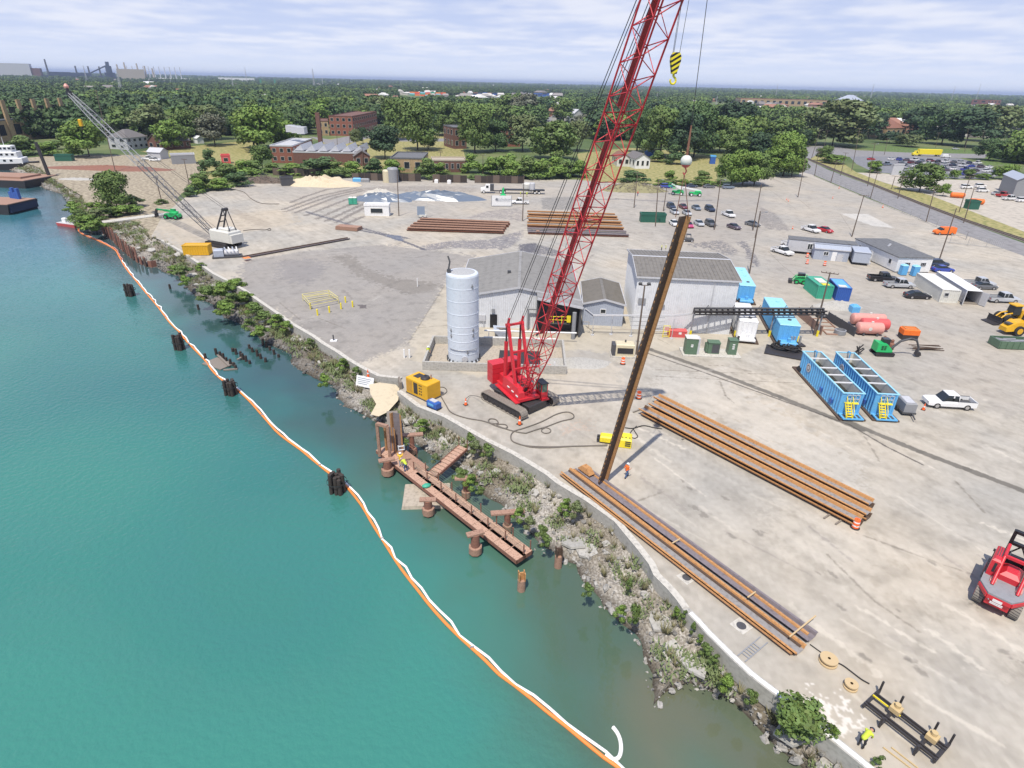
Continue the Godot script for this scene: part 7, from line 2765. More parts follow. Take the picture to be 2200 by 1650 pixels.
func barges() -> void:
	# deck barge with the white tug beyond it,and a second barge nearer
	var o:=thing("deck_barge","rust-decked barge with a black hull and a tall black spud at its end","barge",V(-202.1,-2.5,-234.2),-0.087)
	var mb:=MB.new()
	mb.frustum(V(-26,-0.6,-8),V(24,2.6,8),-0.6,-0.2)
	part("hull",mb,M.dark_steel,o)
	mb=MB.new()
	mb.bx(-26,24,2.6,2.75,-8,8)
	part("deck",mb,M.rust_brown,o)
	mb=MB.new()
	mb.bx(-22,20,2.75,3.4,-5,4.5)
	part("deck_cargo",mb,M.rust_brown,o)
	mb=MB.new()
	mb.tube(V(22.4,-2,-6.5),V(20.6,14.5,-6.5),0.6,0.6,12)
	part("spud",mb,M.dark_steel,o)
	mb=MB.new()
	for k in 14:
		mb.tube(V(5.0,1.0,8.05)+V(cos(TAU*k/14),sin(TAU*k/14),0)*0.75,V(5.0,1.0,8.05)+V(cos(TAU*(k+1)/14),sin(TAU*(k+1)/14),0)*0.75,0.22,0.22,6)
	part("tyre_fender",mb,M.light_grey,o)
	o=thing("tugboat","white tugboat wheelhouse behind the deck barge, at the left edge","tugboat",V(-221.6,-2.5,-270.8),0.3)
	mb=MB.new()
	mb.loft([[V(-14,-0.5,3.6),V(-14,-0.5,-3.6),V(-14,2.4,-4),V(-14,2.4,4)],[V(6,-0.5,3.6),V(6,-0.5,-3.6),V(6,2.6,-4),V(6,2.6,4)],[V(12,0.2,0.4),V(12,0.2,-0.4),V(13,3.2,-0.6),V(13,3.2,0.6)]])
	part("hull",mb,M.dark_steel,o)
	for k in 3:
		mb=MB.new()
		mb.cbox(V(-10+k*3,2.4+k*2.4,-3.2+k*0.4),V(8 - k*1.5,4.8+k*2.4,3.2 - k*0.4),0.2)
		var d:=part("deckhouse",mb,M.white_paint,o)
		for j in 6:
			mb=MB.new()
			mb.bx(-8.5+k*3+j*(2.4 - k*0.4),-7.5+k*3+j*(2.4 - k*0.4),3.4+k*2.4,4.2+k*2.4,3.19 - k*0.4,3.24 - k*0.4)
			part("window",mb,M.glass,d)
	mb=MB.new()
	mb.tube(V(2,9.5,0),V(2,13,0),0.12,0.08,8)
	part("mast",mb,M.white_paint,o)
	o=thing("deck_barge","nearer rust-topped barge end with a dark blue bow, cut by the left edge","barge",V(-170.4,-2.5,-185.7),-0.05)
	mb=MB.new()
	mb.frustum(V(-25,-0.6,-5.5),V(20,2.9,5.5),-0.9,-0.2)
	part("hull",mb,M.dark_steel,o)
	mb=MB.new()
	mb.bx(-25.5,20.6,2.9,3.05,-5.6,5.6)
	part("deck",mb,M.rust_brown,o)
	mb=MB.new()
	mb.bx(20.5,21.0,0.6,2.6,-5.2,5.2)
	part("bow_plate",mb,mat("hull_blue",Color(0.012,0.02,0.06),0.5),o)
	mb=MB.new()
	for k in 4:
		mb.bx(13.5+k*1.1,14.2+k*1.1,3.05,5.0+(k % 2)*1.2,-5+k*0.4,-4+k*0.4)
	part("deck_winch",mb,M.deep_blue,o)
	o=thing("work_boat","small flat work boat with red sides moored at the orange boom by the willow bank","boat",V(-124.2,-2.5,-167.3),-0.35)
	mb=MB.new()
	mb.frustum(V(-3.4,-0.2,-1.4),V(3.4,0.8,1.4),-0.2,-0.15)
	part("hull",mb,M.tank_red,o)
	mb=MB.new()
	mb.bx(-3.5,3.5,0.8,0.88,-1.5,1.5)
	part("deck",mb,M.light_grey,o)
	mb=MB.new()
	mb.cbox(V(-2.6,0.88,-0.8),V(-1.2,2.0,0.4),0.15)
	part("console",mb,M.white_paint,o)
	mb=MB.new()
	mb.cbox(V(0.3,0.88,-0.9),V(2.2,1.4,0.7),0.1)
	part("crate",mb,M.off_white,o)


func machines() -> void:
	red_crane()
	white_crane()
	forklift()
	mini_excavator()
	loader("yellow wheel loader with its bucket down, at the right edge behind the yellow dump truck",G(87.69,-99.92),PI+0.12,true)
	loader("yellow dump truck with a low sloping bonnet at the right edge, nearer than the loader",G(85.54,-94.58),PI+0.08,false)
	telehandler("green telehandler with its arm down, on the far quay behind the white crane",G(-95.28,-167.8),PI - 0.12,6.2,0.6,M.bright_green)
	telehandler("green boom lift with a long white arm beside the parked cars",G(65.45,-227.6),PI - 0.03,9.5,1.6,M.bright_green,true)
	telehandler("second green boom lift, mostly behind the first one's basket",G(59.43,-229.2),PI - 0.35,4.5,1.9,M.bright_green,true)
	var o:=thing("skid_steer","bright green skid steer parked beside the sea-green container","skid steer",G(59.1,-120.5),2.8)
	for x in [-0.7,0.7]:
		for z in [-0.8,0.8]:
			wheel(o,V(x,0.45,z),0.45,0.35,M.bright_green)
	var mb:=MB.new()
	mb.cbox(V(-1.5,0.4,-0.65),V(1.0,1.4,0.65),0.2)
	part("body",mb,M.bright_green,o)
	mb=MB.new()
	mb.bx(-0.7,0.7,1.3,2.2,-0.55,0.55)
	part("cab",mb,M.glass,o)
	mb=MB.new()
	for z in [-0.75,0.75]:
		mb.path([V(-1.3,1.7,z),V(0.9,1.5,z),V(1.6,0.4,z)],0.1,6)
	part("lift_arm",mb,M.bright_green,o)
	mb=MB.new()
	mb.bx(1.5,2.2,0.1,0.7,-0.9,0.9)
	part("bucket",mb,M.dark_steel,o)
	o=thing("ballast_box","yellow open-topped steel box standing in front of the white crane","box",G(-71.01,-131.8),0.12)
	mb=MB.new()
	ribbed_box(mb,5.4,2.4,0.1,2.2,0.5,0.06)
	mb.bx(-2.7,2.7,2.1,2.2,-1.2,1.2)
	part("body",mb,M.yellow_paint,o)
	mb=MB.new()
	rim(mb,5.4,2.4,2.1,2.28,0.15)
	part("rim",mb,M.yellow_paint,o)
	o=thing("engine_skid","white and blue engine skid with pipework in front of the white crane","engine",G(-63.69,-130),0.35)
	mb=MB.new()
	mb.bx(-3.0,3.0,0.1,0.4,-1.1,1.1)
	part("skid",mb,M.dark_grey,o)
	mb=MB.new()
	mb.cbox(V(-2.6,0.4,-0.9),V(-0.6,1.9,0.9),0.2)
	part("engine",mb,M.blue_grey,o)
	mb=MB.new()
	mb.tube(V(-0.4,1.0,0),V(2.4,1.0,0),0.7,0.7,14)
	part("pump",mb,M.light_grey,o)
	for k in 4:
		mb=MB.new()
		mb.path([V(-0.5+k*0.8,1.2,-0.6),V(-0.3+k*0.8,2.2,0),V(0.2+k*0.7,1.4,0.9)],0.12,6)
		part("pipe",mb,M.white_paint if k % 2 else M.blue_grey,o)
	barges()


func body_ring(x: float,y0: float,y1: float,w: float,tuck:=0.9) -> Array:
	var m:=lerpf(y0,y1,0.6)
	return [V(x,y0,w),V(x,y0,-w),V(x,m,-w),V(x,y1,-w*tuck),V(x,y1,w*tuck),V(x,m,w)]


func car(kind: String,label: String,at: Vector3,turn: float,m: Material,group:="") -> Node3D:
	# x forward; the shapes of each kind are built once and shared
	if not cache.has(kind):
		var b:=MB.new()
		var g:=MB.new()
		var r:=MB.new()
		var d:=MB.new()
		var hl:=2.35
		var hw:=0.92
		var wb:=1.4
		var wr:=0.34
		match kind:
			"sedan":
				b.loft([body_ring(-2.35,0.4,0.75,0.78),body_ring(-2.2,0.25,0.98,0.9),body_ring(-0.9,0.2,0.98,0.92),body_ring(0.9,0.2,0.96,0.92),body_ring(2.0,0.22,0.82,0.9),body_ring(2.38,0.35,0.62,0.76)])
				g.loft([body_ring(-1.75,0.95,0.99,0.8,0.95),body_ring(-0.95,0.95,1.42,0.8,0.78),body_ring(0.2,0.95,1.44,0.8,0.78),body_ring(1.15,0.93,0.97,0.8,0.95)])
				r.loft([body_ring(-0.98,1.42,1.46,0.63),body_ring(0.22,1.44,1.48,0.63)])
			"suv":
				b.loft([body_ring(-2.35,0.4,1.1,0.86),body_ring(-2.25,0.3,1.15,0.94),body_ring(0.9,0.28,1.12,0.95),body_ring(2.1,0.3,1.0,0.92),body_ring(2.38,0.4,0.8,0.8)])
				g.loft([body_ring(-2.2,1.1,1.16,0.86,0.95),body_ring(-1.95,1.1,1.72,0.86,0.8),body_ring(0.3,1.1,1.74,0.86,0.8),body_ring(1.15,1.08,1.12,0.86,0.95)])
				r.loft([body_ring(-2.0,1.7,1.78,0.7),body_ring(0.32,1.72,1.8,0.7)])
			"pickup":
				hl=2.9
				wb=1.8
				wr=0.4
				b.loft([body_ring(-0.55,0.4,1.15,0.97),body_ring(0.9,0.4,1.15,0.98),body_ring(1.1,0.4,1.06,0.98),body_ring(2.6,0.42,1.0,0.96),body_ring(2.88,0.45,0.9,0.9)])
				b.bx(-2.85,-0.5,0.42,0.62,-0.97,0.97)
				b.bx(-2.85,-0.5,0.62,1.15,0.86,0.97); b.bx(-2.85,-0.5,0.62,1.15,-0.97,-0.86); b.bx(-2.88,-2.78,0.5,1.15,-0.96,0.96)
				d.bx(-2.76,-0.56,0.62,0.66,-0.85,0.85); d.bx(-2.8,-0.5,1.15,1.17,0.85,0.98); d.bx(-2.8,-0.5,1.15,1.17,-0.98,-0.85)
				g.loft([body_ring(-0.6,1.12,1.2,0.9,0.95),body_ring(-0.5,1.12,1.88,0.9,0.84),body_ring(0.75,1.12,1.9,0.9,0.84),body_ring(1.35,1.05,1.1,0.9,0.95)])
				r.loft([body_ring(-0.55,1.84,1.93,0.77),body_ring(0.8,1.86,1.95,0.77)])
				for z in [-0.86,0.86]:
					r.bx(0.05,0.2,1.1,1.85,z - 0.04,z+0.04); r.bx(-0.62,-0.48,1.1,1.85,z - 0.04,z+0.04)
			"van":
				hl=2.8
				wb=1.75
				wr=0.38
				b.loft([body_ring(-2.8,0.4,2.1,0.92,0.86),body_ring(0.9,0.35,2.12,0.98,0.86),body_ring(1.6,0.35,1.4,0.98,0.92),body_ring(2.6,0.4,1.15,0.94),body_ring(2.82,0.5,0.9,0.84)])
				g.loft([body_ring(0.85,1.35,2.0,0.99,0.88),body_ring(1.1,1.35,1.95,0.95,0.86),body_ring(1.8,1.3,1.36,0.93,0.95)])
				r.bx(-2.4,0.6,2.12,2.16,-0.7,0.7)
		var t:=MB.new()
		t.tube(V(0,0,-0.12),V(0,0,0.12),wr,wr,12)
		var q:=MB.new()
		q.tube(V(0,0,-0.13),V(0,0,0.13),wr*0.6,wr*0.6,10)
		var l:=MB.new()
		l.bx(hl - 0.16,hl - 0.02,0.66,0.8,-0.11,0.11)
		var e:=MB.new()
		e.bx(-hl - 0.02,-hl+0.12,0.72,0.9,-0.1,0.1)
		cache[kind]=[b.mesh(),g.mesh(),r.mesh(),t.mesh(),q.mesh(),l.mesh(),e.mesh(),wb,hw,wr,d.mesh()]
	var c: Array=cache[kind]
	var o:=thing({"sedan": "parked_car","suv": "parked_suv","pickup": "pickup_truck","van": "van"}[kind],label,{"sedan": "car","suv": "car","pickup": "pickup truck","van": "van"}[kind],at,turn,group)
	var b:=piece("body",c[0],m,o)
	piece("roof",c[2],m,b)
	piece("glass",c[1],M.glass,o)
	if kind == "pickup":
		piece("bed_liner",c[10],M.dark_grey,o)
	for x in [-c[7],c[7]]:
		for z in [-c[8]+0.06,c[8] - 0.06]:
			var w:=piece("wheel",c[3],M.rubber,o)
			w.position=V(x,c[9],z)
			piece("rim",c[4],M.chrome,w)
	for z in [-0.62,0.62]:
		piece("headlight",c[5],M.lamp_white,b).position.z=z
		piece("tail_light",c[6],M.lamp_red,b).position.z=z
	return o


func vehicles() -> void:
	for p in [["car_black",0.012,0.012,0.015],["car_navy",0.02,0.035,0.075],["car_blue",0.03,0.06,0.34],["car_red",0.42,0.015,0.02],["car_maroon",0.13,0.02,0.035],["car_pink",0.45,0.05,0.15],["car_plum",0.09,0.065,0.085],["car_grey",0.11,0.115,0.125],["car_silver",0.42,0.44,0.47],["car_white",0.74,0.75,0.76],["car_slate",0.16,0.2,0.26]]:
		var m:=mat(p[0],Color(p[1],p[2],p[3]),0.3)
		m.clearcoat_enabled=true
		m.clearcoat=0.6
	var f:=-PI/2
	var g:="vehicles parked in the middle lot"
	for d in [
		["suv","dark suv at the back left of the middle lot, behind the silver car",G(50.87,-201.9),f+0.1,"car_navy",g],["sedan","maroon car at the back of the middle lot, behind the crane slings",G(55.02,-202.4),f+0.1,"car_maroon",g],["sedan","slate blue car at the back of the middle lot, third from the left",G(58.92,-200.9),f+0.1,"car_slate",g],["suv","navy suv at the back right of the middle lot beside the pole",G(62.81,-199),f+0.15,"car_navy",g],
		["sedan","silver car in the second row, left of the crane slings",G(49.96,-193),f+0.1,"car_silver",g],["sedan","silver car in the second row, right of the crane slings",G(53.54,-191.6),f+0.1,"car_silver",g],["sedan","white car half hidden left of the hanging pile's head",G(45.77,-175.4),f+0.1,"car_white",g],["sedan","pink-red car just right of the hanging pile's head",G(49.43,-173.5),f+0.1,"car_pink",g],
		["sedan","pale silver car in the front row, left of the dark suv",G(53.17,-176.2),f+0.1,"car_silver",g],["suv","dark grey suv in the front row beside the lamp pole",G(56.33,-175.8),f+0.12,"car_grey",g],["pickup","white pickup facing the camera, right of the lamp pole",G(66.16,-190.4),f+0.2,"car_white",g],["sedan","plum-coloured car standing alone right of the lamp pole",G(62.15,-172.6),f+0.35,"car_plum",g],["sedan","dark grey car at the foot of the right-hand pole",G(69.08,-177.2),f+0.5,"car_grey",g],
		["suv","blue car parked by the hedge behind the boom lift",G(58.91,-245.5),0.1,"car_blue",""],["sedan","navy car parked by the hedge right of the boom lift's arm",G(69.57,-248.5),0.1,"car_navy",""],["sedan","dark car parked by the hedge right of the navy one",G(76.41,-248.1),0.1,"car_grey",""],["suv","grey suv parked by the hedge under the bright green trees",G(83.77,-247.2),0.15,"car_slate",""],
		["pickup","white pickup in the empty lot beside the red car",G(83.45,-171.2),f+0.35,"car_white",""],["sedan","red car in the empty lot beside the white pickup",G(87.58,-171.3),f+0.4,"car_red",""],["pickup","white pickup left of the site trailer, the farther of two",G(70.17,-151.9),f+0.35,"car_white",""],["pickup","white pickup left of the site trailer, the nearer of two",G(65.06,-145),f+0.45,"car_white",""],
		["van","orange cargo van parked by the road fence",G(121.3,-171.5),PI,"orange_paint",""],["pickup","black pickup parked left of the white containers",G(77.95,-123.7),-0.12,"car_black",""],["pickup","silver pickup in front of the black one",G(78.94,-119.3),-0.02,"car_silver",""],["sedan","black saloon car beside the white container's side door",G(78.68,-112.6),-0.05,"car_black",""],
		["sedan","bright blue car behind the white site office's end",G(96.04,-132.2),0.05,"car_blue",""],["suv","dark suv behind the bright blue car",G(97.61,-136.6),0.05,"car_navy",""],["pickup","silver pickup behind the open container",G(96.97,-121.5),0.0,"car_silver",""],["sedan","dark car beside the open container, in front of the silver pickup",G(96.85,-119.9),0.0,"car_grey",""],["pickup","long silver pickup with a covered bed right of the open container",G(94.5,-111.4),-0.02,"car_silver",""],
		["pickup","white pickup with an open bed near the right-hand open tank",G(56.03,-67.8),PI - 0.1,"car_white",""],["pickup","white pickup beside the white banner and the far pile stack",G(1.23,-203.2),PI+0.02,"car_white",""],
		["pickup","white truck left of the two by the demolition yard",G(-171.3,-292.3),0.1,"car_white",""],["suv","white truck right of the two by the demolition yard",G(-166.2,-288.8),0.1,"car_white",""],
		["suv","white suv alone on the gravel lot, farther row",G(189.3,-263.7),0.0,"car_white",""],["suv","white suv behind the nearer white suv on the gravel lot",G(197.8,-267.5),0.1,"car_white",""],["suv","white suv left of the grey steel shed",G(190,-254.9),0.05,"car_white",""],["sedan","silver car in front of the steel shed's door",G(191.1,-248),0.2,"car_silver",""],["pickup","dark red pickup in front of the steel shed",G(190.4,-243.9),0.3,"car_red",""],["pickup","white pickup in front of the dark red one by the steel shed",G(187.1,-235.7),0.1,"car_white",""],["suv","white car at the right edge below the steel shed",G(189.2,-232.2),0.1,"car_white",""],
		["sedan","red car alone at the left of the crowded far lot",G(205.2,-370.1),0.2,"car_red",""],["sedan","silver car on the grass beyond the yellow lorry",G(309.8,-455.3),0.1,"car_silver",""],["van","white camper van right of the yellow lorry",G(264.1,-394.6),0.1,"car_white",""],
	]:
		car(d[0],d[1],d[2],d[3],M[d[4]],d[5])
	# the crowded lot beyond the road: rows of cars,left to right
	var paint:=["car_white","car_navy","car_silver","car_grey","car_white","car_black","car_maroon","car_slate","car_white","car_plum","car_blue"]
	var said:={"car_white": "white","car_navy": "navy","car_silver": "silver","car_grey": "dark grey","car_black": "black","car_maroon": "maroon","car_slate": "slate blue","car_plum": "plum","car_blue": "blue"}
	var place_:=["leftmost","second from the left","third from the left","fourth from the left","fifth from the left","sixth from the left","seventh from the left","eighth from the left","ninth from the left","tenth from the left","eleventh from the left","twelfth from the left"]
	var rows:=[[L([218.6,-372.9,261.4,-361.9]),12,"rear row",0.2],[L([216.4,-358.4,254.5,-342.6]),11,"third row",0.2],[L([199.7,-344.6,243.7,-322.2]),12,"second row",0.3],[L([200.5,-334.9,220.4,-324.6]),6,"broken middle row",0.2],[L([211.7,-316.5,226.4,-302.7]),5,"front row",0.4]]
	var n:=0
	for r in rows:
		for k in r[1]:
			var p: Vector3=(r[0][0] as Vector3).lerp(r[0][1],(k+rng.randf_range(-0.12,0.12))/(r[1] - 1.0))
			var c: String=paint[(n*7+k*3) % 11]
			car(["sedan","suv","sedan","pickup"][n % 4],"%s vehicle in the crowded far lot, %s, %s" % [said[c],r[2],place_[k]],p,rng.randf_range(-0.2,0.2)+0.5,M[c],"vehicles in the crowded lot beyond the road")
			n += 1
	trucks()
	people()


func trucks() -> void:
	# the flatbed lorry behind the banner
	var o:=thing("flatbed_lorry","white lorry cab pulling a long black flatbed behind the white banner","lorry",G(-9.92,-223.5),PI+0.03)
	var mb:=MB.new()
	mb.loft([body_ring(-0.3,0.8,3.0,1.15),body_ring(1.2,0.8,3.0,1.15),body_ring(1.6,0.8,2.0,1.15),body_ring(3.0,0.7,1.8,1.0)])
	part("cab",mb,M.white_paint,o)
	mb=MB.new()
	mb.bx(-1.7,-0.35,0.8,3.1,-1.1,1.1)
	part("sleeper",mb,M.dark_grey,o)
	mb=MB.new()
	mb.bx(0.2,1.1,1.9,2.7,-1.17,1.17)
	mb.quad(V(1.27,2.8,-0.9),V(1.27,2.8,0.9),V(1.56,2.1,1.0),V(1.56,2.1,-1.0))
	part("glass",mb,M.glass,o)
	mb=MB.new()
	mb.bx(-6.0,-1.5,0.7,0.95,-0.5,0.5)
	part("chassis",mb,M.dark_steel,o)
	mb=MB.new()
	mb.bx(-20.0,-4.6,1.2,1.5,-1.25,1.25)
	part("flatbed",mb,M.black_paint,o)
	for x in [1.9,-4.2,-5.5,-16.5,-18.0]:
		for z in [-1.0,1.0]:
			wheel(o,V(x,0.52,z),0.52,0.35,M.white_paint)
	mb=MB.new()
	mb.lathe([W(1.0,1.5),W(1.0,3.6),W(0.9,3.8),W(0,3.85)],18,V(-15.5,0,0))
	solo_on(o,"water_tank",mb,M.light_grey,"pale grey upright tank standing on the black flatbed","tank")
	mb=MB.new()
	mb.lathe([W(1.1,0),W(1.1,0.7),W(0.5,1.0),W(0.35,2.6),W(0.1,3.2),W(0,3.2)],10,G(-4.69,-216.2))
	solo("hopper",mb,M.bright_green,"bright green pointed hopper standing behind the white banner","hopper")
	# the yellow lorry on the far road
	o=thing("box_lorry","bright yellow box lorry on the road beyond the crowded lot","lorry",G(252.2,-401.7),PI - 0.03)
	mb=MB.new()
	mb.cbox(V(-12.5,1.1,-1.3),V(1.4,4.1,1.3),0.1)
	part("box",mb,M.safety_yellow,o)
	mb=MB.new()
	mb.loft([body_ring(1.6,0.6,3.0,1.2),body_ring(3.0,0.6,3.0,1.2),body_ring(3.4,0.6,1.9,1.2),body_ring(4.6,0.6,1.7,1.1)])
	part("cab",mb,M.safety_yellow,o)
	mb=MB.new()
	mb.bx(2.2,2.95,1.9,2.7,-1.22,1.22)
	part("glass",mb,M.glass,o)
	for x in [3.6,-0.4,-10.5,-11.7]:
		for z in [-1.0,1.0]:
			wheel(o,V(x,0.52,z),0.52,0.35,M.light_grey)
	mb=MB.new()
	mb.bx(-11,-5,3.3,3.7,1.3,1.32)
	part("sign_band",mb,M.dark_grey,o)
	# the buggy behind the hanging pile
	o=thing("utility_buggy","small dark utility buggy right of the hanging pile's head","buggy",G(44.74,-155.5),-0.15)
	mb=MB.new()
	mb.cbox(V(-1.4,0.35,-0.7),V(1.4,0.9,0.7),0.15)
	part("body",mb,M.dark_grey,o)
	mb=MB.new()
	for x in [-0.6,0.7]:
		for z in [-0.62,0.62]:
			mb.tube(V(x,0.9,z),V(x*0.8,1.8,z),0.04,0.04,6)
	mb.bx(-0.55,0.6,1.8,1.88,-0.68,0.68)
	part("roll_cage",mb,M.black_paint,o)
	for x in [-0.95,0.95]:
		for z in [-0.65,0.65]:
			wheel(o,V(x,0.32,z),0.32,0.25,M.light_grey)
	# light tower and banner
	o=thing("light_tower","solar panel trailer with a thin white mast beside the far pile stack","light tower",G(-27.22,-177.5),0.1)
	mb=MB.new()
	mb.x=Transform3D(Basis(Vector3.RIGHT,-0.3),V(-0.5,1.9,0))
	mb.bx(-1.1,1.1,-1.2,1.3,-0.05,0.05)
	part("solar_panel",mb,M.car_slate,o)
	mb=MB.new()
	mb.bx(-1.0,1.0,0.3,0.9,-0.6,0.6)
	part("trailer",mb,M.off_white,o)
	mb=MB.new()
	mb.tube(V(1.2,0.3,0),V(1.1,8.5,0),0.09,0.05,8)
	part("mast",mb,M.off_white,o)
	for z in [-0.6,0.6]:
		wheel(o,V(0,0.3,z),0.3,0.2,M.light_grey)
	banner()


func solo_on(o: Node3D,called: String,mb: MB,m: Material,label: String,cat: String) -> void:  # a thing of its own placed in another thing's frame
	var s:=solo(called,mb,m,label,cat)
	s.transform=o.transform


func banner() -> void:
	var a: Vector3=G(-7.86,-197.5)
	var b: Vector3=G(-1.66,-198.3)
	var d:=b - a
	var o:=thing("banner_sign","large white banner with a round emblem and grey lettering by the flatbed lorry","sign",(a+b)/2,atan2(-d.z,d.x))
	var l:=d.length()
	var mb:=MB.new()
	mb.bx(-l/2,l/2,0.25,3.4,-0.06,0.06)
	part("board",mb,M.white_paint,o)
	for x in [-l/2 - 0.1,-l/6,l/6,l/2+0.1]:
		mb=MB.new()
		mb.bx(x - 0.08,x+0.08,0,0.5 if absf(x) < l/3 else 3.4,-0.3,-0.06)
		part("post",mb,M.mid_grey,o)
	mb=MB.new()
	for k in 16:
		var p:=V(cos(TAU*k/16),sin(TAU*k/16),0)*0.4
		var q:=V(cos(TAU*(k+1)/16),sin(TAU*(k+1)/16),0)*0.4
		mb.beam(V(-l/2+1.5,2.2,0.075)+p,V(-l/2+1.5,2.2,0.075)+q,0.03,0.14,V(0,0,1))
	mb.bx(-l/2+1.43,-l/2+1.57,1.8,2.6,0.06,0.08); mb.bx(-l/2+1.2,-l/2+1.8,2.13,2.27,0.06,0.085)
	part("emblem",mb,M.car_navy,o)
	var f:=SystemFont.new()
	f.font_names=PackedStringArray(["Droid Sans"])
	for w in [["Nicholson",0.75,2.2,"car_slate"],["CONSTRUCTION COMPANY",0.26,1.6,"car_silver"]]:
		var t:=TextMesh.new()
		t.text=w[0]
		t.font=f
		t.font_size=64
		t.pixel_size=w[1]/46.0
		t.depth=0.02
		var e:=piece("lettering",t,M[w[3]],o)
		e.position=V(0.75,w[2],0.075)


# ---- people: one smooth body from tapered capsules,meshed as a field
func person(label: String,at: Vector3,turn: float,joints: Dictionary,bones: Array,helmet: Material,hands:=[]) -> void:
	var o:=thing("person",label,"person",at,turn,"")
	var lo:=V(9,9,9)
	var hi:=-lo
	for b in bones:
		for e in [b[0],b[1]]:
			lo=lo.min(joints[e] - Vector3.ONE*0.22)
			hi=hi.max(joints[e]+Vector3.ONE*0.22)
	var s:=0.036
	var n:=Vector3i(((hi - lo)/s).ceil())+Vector3i.ONE
	var val:=PackedFloat32Array()
	val.resize(n.x*n.y*n.z)
	val.fill(1.0)
	var tint:={}
	for b in bones:
		var p: Vector3=joints[b[0]]
		var q: Vector3=joints[b[1]]
		var m:=maxf(b[2],b[3])+0.12
		var i0:=Vector3i(((p.min(q) - Vector3.ONE*m - lo)/s).floor()).clamp(Vector3i.ZERO,n - Vector3i.ONE)
		var i1:=Vector3i(((p.max(q)+Vector3.ONE*m - lo)/s).ceil()).clamp(Vector3i.ZERO,n - Vector3i.ONE)
		var d:=q - p
		var dd:=maxf(d.length_squared(),1e-6)
		for z in range(i0.z,i1.z+1):
			for y in range(i0.y,i1.y+1):
				for x in range(i0.x,i1.x+1):
					var w:=lo+V(x,y,z)*s
					var t:=clampf((w - p).dot(d)/dd,0.0,1.0)
					var v: float=w.distance_to(p+d*t) - lerpf(b[2],b[3],t)
					var k:=(z*n.y+y)*n.x+x
					var h:=clampf(0.5+0.5*(val[k] - v)/0.045,0.0,1.0)
					val[k]=lerpf(val[k],v,h) - 0.045*h*(1.0 - h)
	var at_:=func(x,y,z): return val[(z*n.y+y)*n.x+x]
	var vert:={}
	var mb:=MB.new()
	mb.colored=true
	var cube:=[Vector3i(0,0,0),Vector3i(1,0,0),Vector3i(0,1,0),Vector3i(1,1,0),Vector3i(0,0,1),Vector3i(1,0,1),Vector3i(0,1,1),Vector3i(1,1,1)]
	var edges:=[[0,1],[2,3],[4,5],[6,7],[0,2],[1,3],[4,6],[5,7],[0,4],[1,5],[2,6],[3,7]]
	var look:=func(c: Vector3i) -> Array:
		if vert.has(c):
			return vert[c]
		var v:=[]
		for q in cube:
			v.append(val[((c.z+q.z)*n.y+c.y+q.y)*n.x+c.x+q.x])
		var sum:=Vector3.ZERO
		var k:=0
		for e in edges:
			if (v[e[0]] < 0) != (v[e[1]] < 0):
				sum += Vector3(cube[e[0]]).lerp(Vector3(cube[e[1]]),v[e[0]]/(v[e[0]] - v[e[1]]))
				k += 1
		var p:=lo+(Vector3(c)+sum/maxi(k,1))*s
		var g:=V(v[1]+v[3]+v[5]+v[7] - v[0] - v[2] - v[4] - v[6],v[2]+v[3]+v[6]+v[7] - v[0] - v[1] - v[4] - v[5],v[4]+v[5]+v[6]+v[7] - v[0] - v[1] - v[2] - v[3]).normalized()
		var best:=9.0
		var col:=Color.WHITE
		for b in bones:
			var a: Vector3=joints[b[0]]
			var d: Vector3=joints[b[1]] - a
			var t:=clampf((p - a).dot(d)/maxf(d.length_squared(),1e-6),0.0,1.0)
			var w: float=p.distance_to(a+d*t) - lerpf(b[2],b[3],t)
			if w < best:
				best=w
				col=b[4]
		vert[c]=[p,g,col]
		return vert[c]
	for z in range(1,n.z - 1):
		for y in range(1,n.y - 1):
			for x in range(1,n.x - 1):
				var a: float=val[(z*n.y+y)*n.x+x]
				for ax in 3:
					var e:=Vector3i(int(ax == 0),int(ax == 1),int(ax == 2))
					var b: float=val[((z+e.z)*n.y+y+e.y)*n.x+x+e.x]
					if (a < 0) == (b < 0):
						continue
					var u:=Vector3i(int(ax == 1),int(ax == 2),int(ax == 0))
					var w:=Vector3i(int(ax == 2),int(ax == 0),int(ax == 1))
					var c:=Vector3i(x,y,z)
					var q:=[look.call(c - u - w),look.call(c - w),look.call(c),look.call(c - u)]
					if a < 0:
						q.reverse()
					for tri in [[0,1,2],[0,2,3]]:
						for i in [tri[0],tri[2],tri[1]]:
							mb.v.append(q[i][0]); mb.n.append(q[i][1]); mb.c.append(q[i][2])
	for h in hands:  # five fingers,fanned and slightly curled
		var p: Vector3=joints[h[0]]
		var d:=(p - (joints[h[1]] as Vector3)).normalized()
		var sd:=d.cross(V(0.3,0.2,1)).normalized()
		mb.col=h[2]
		for k in 5:
			var r:=p+d*0.04+sd*(k - 2)*0.02
			var l: float=[0.05,0.075,0.08,0.075,0.06][k]
			mb.tube(r,r+(d+sd*(k - 2)*(0.12 if k else 0.35)).normalized()*l,0.011,0.009,5)
	part("body",mb,M.cloth,o)
	var hd: Vector3=joints.head
	mb=MB.new()
	var up: Vector3=(hd - (joints.neck as Vector3)).normalized()
	mb.x=Transform3D(Basis(Quaternion(Vector3.UP,up)),hd)
	mb.lathe([W(0.165,0.035),W(0.168,0.05),W(0.135,0.055),W(0.13,0.1),W(0.1,0.155),W(0.05,0.18),W(0,0.185)],14)
	part("helmet",mb,helmet,o)


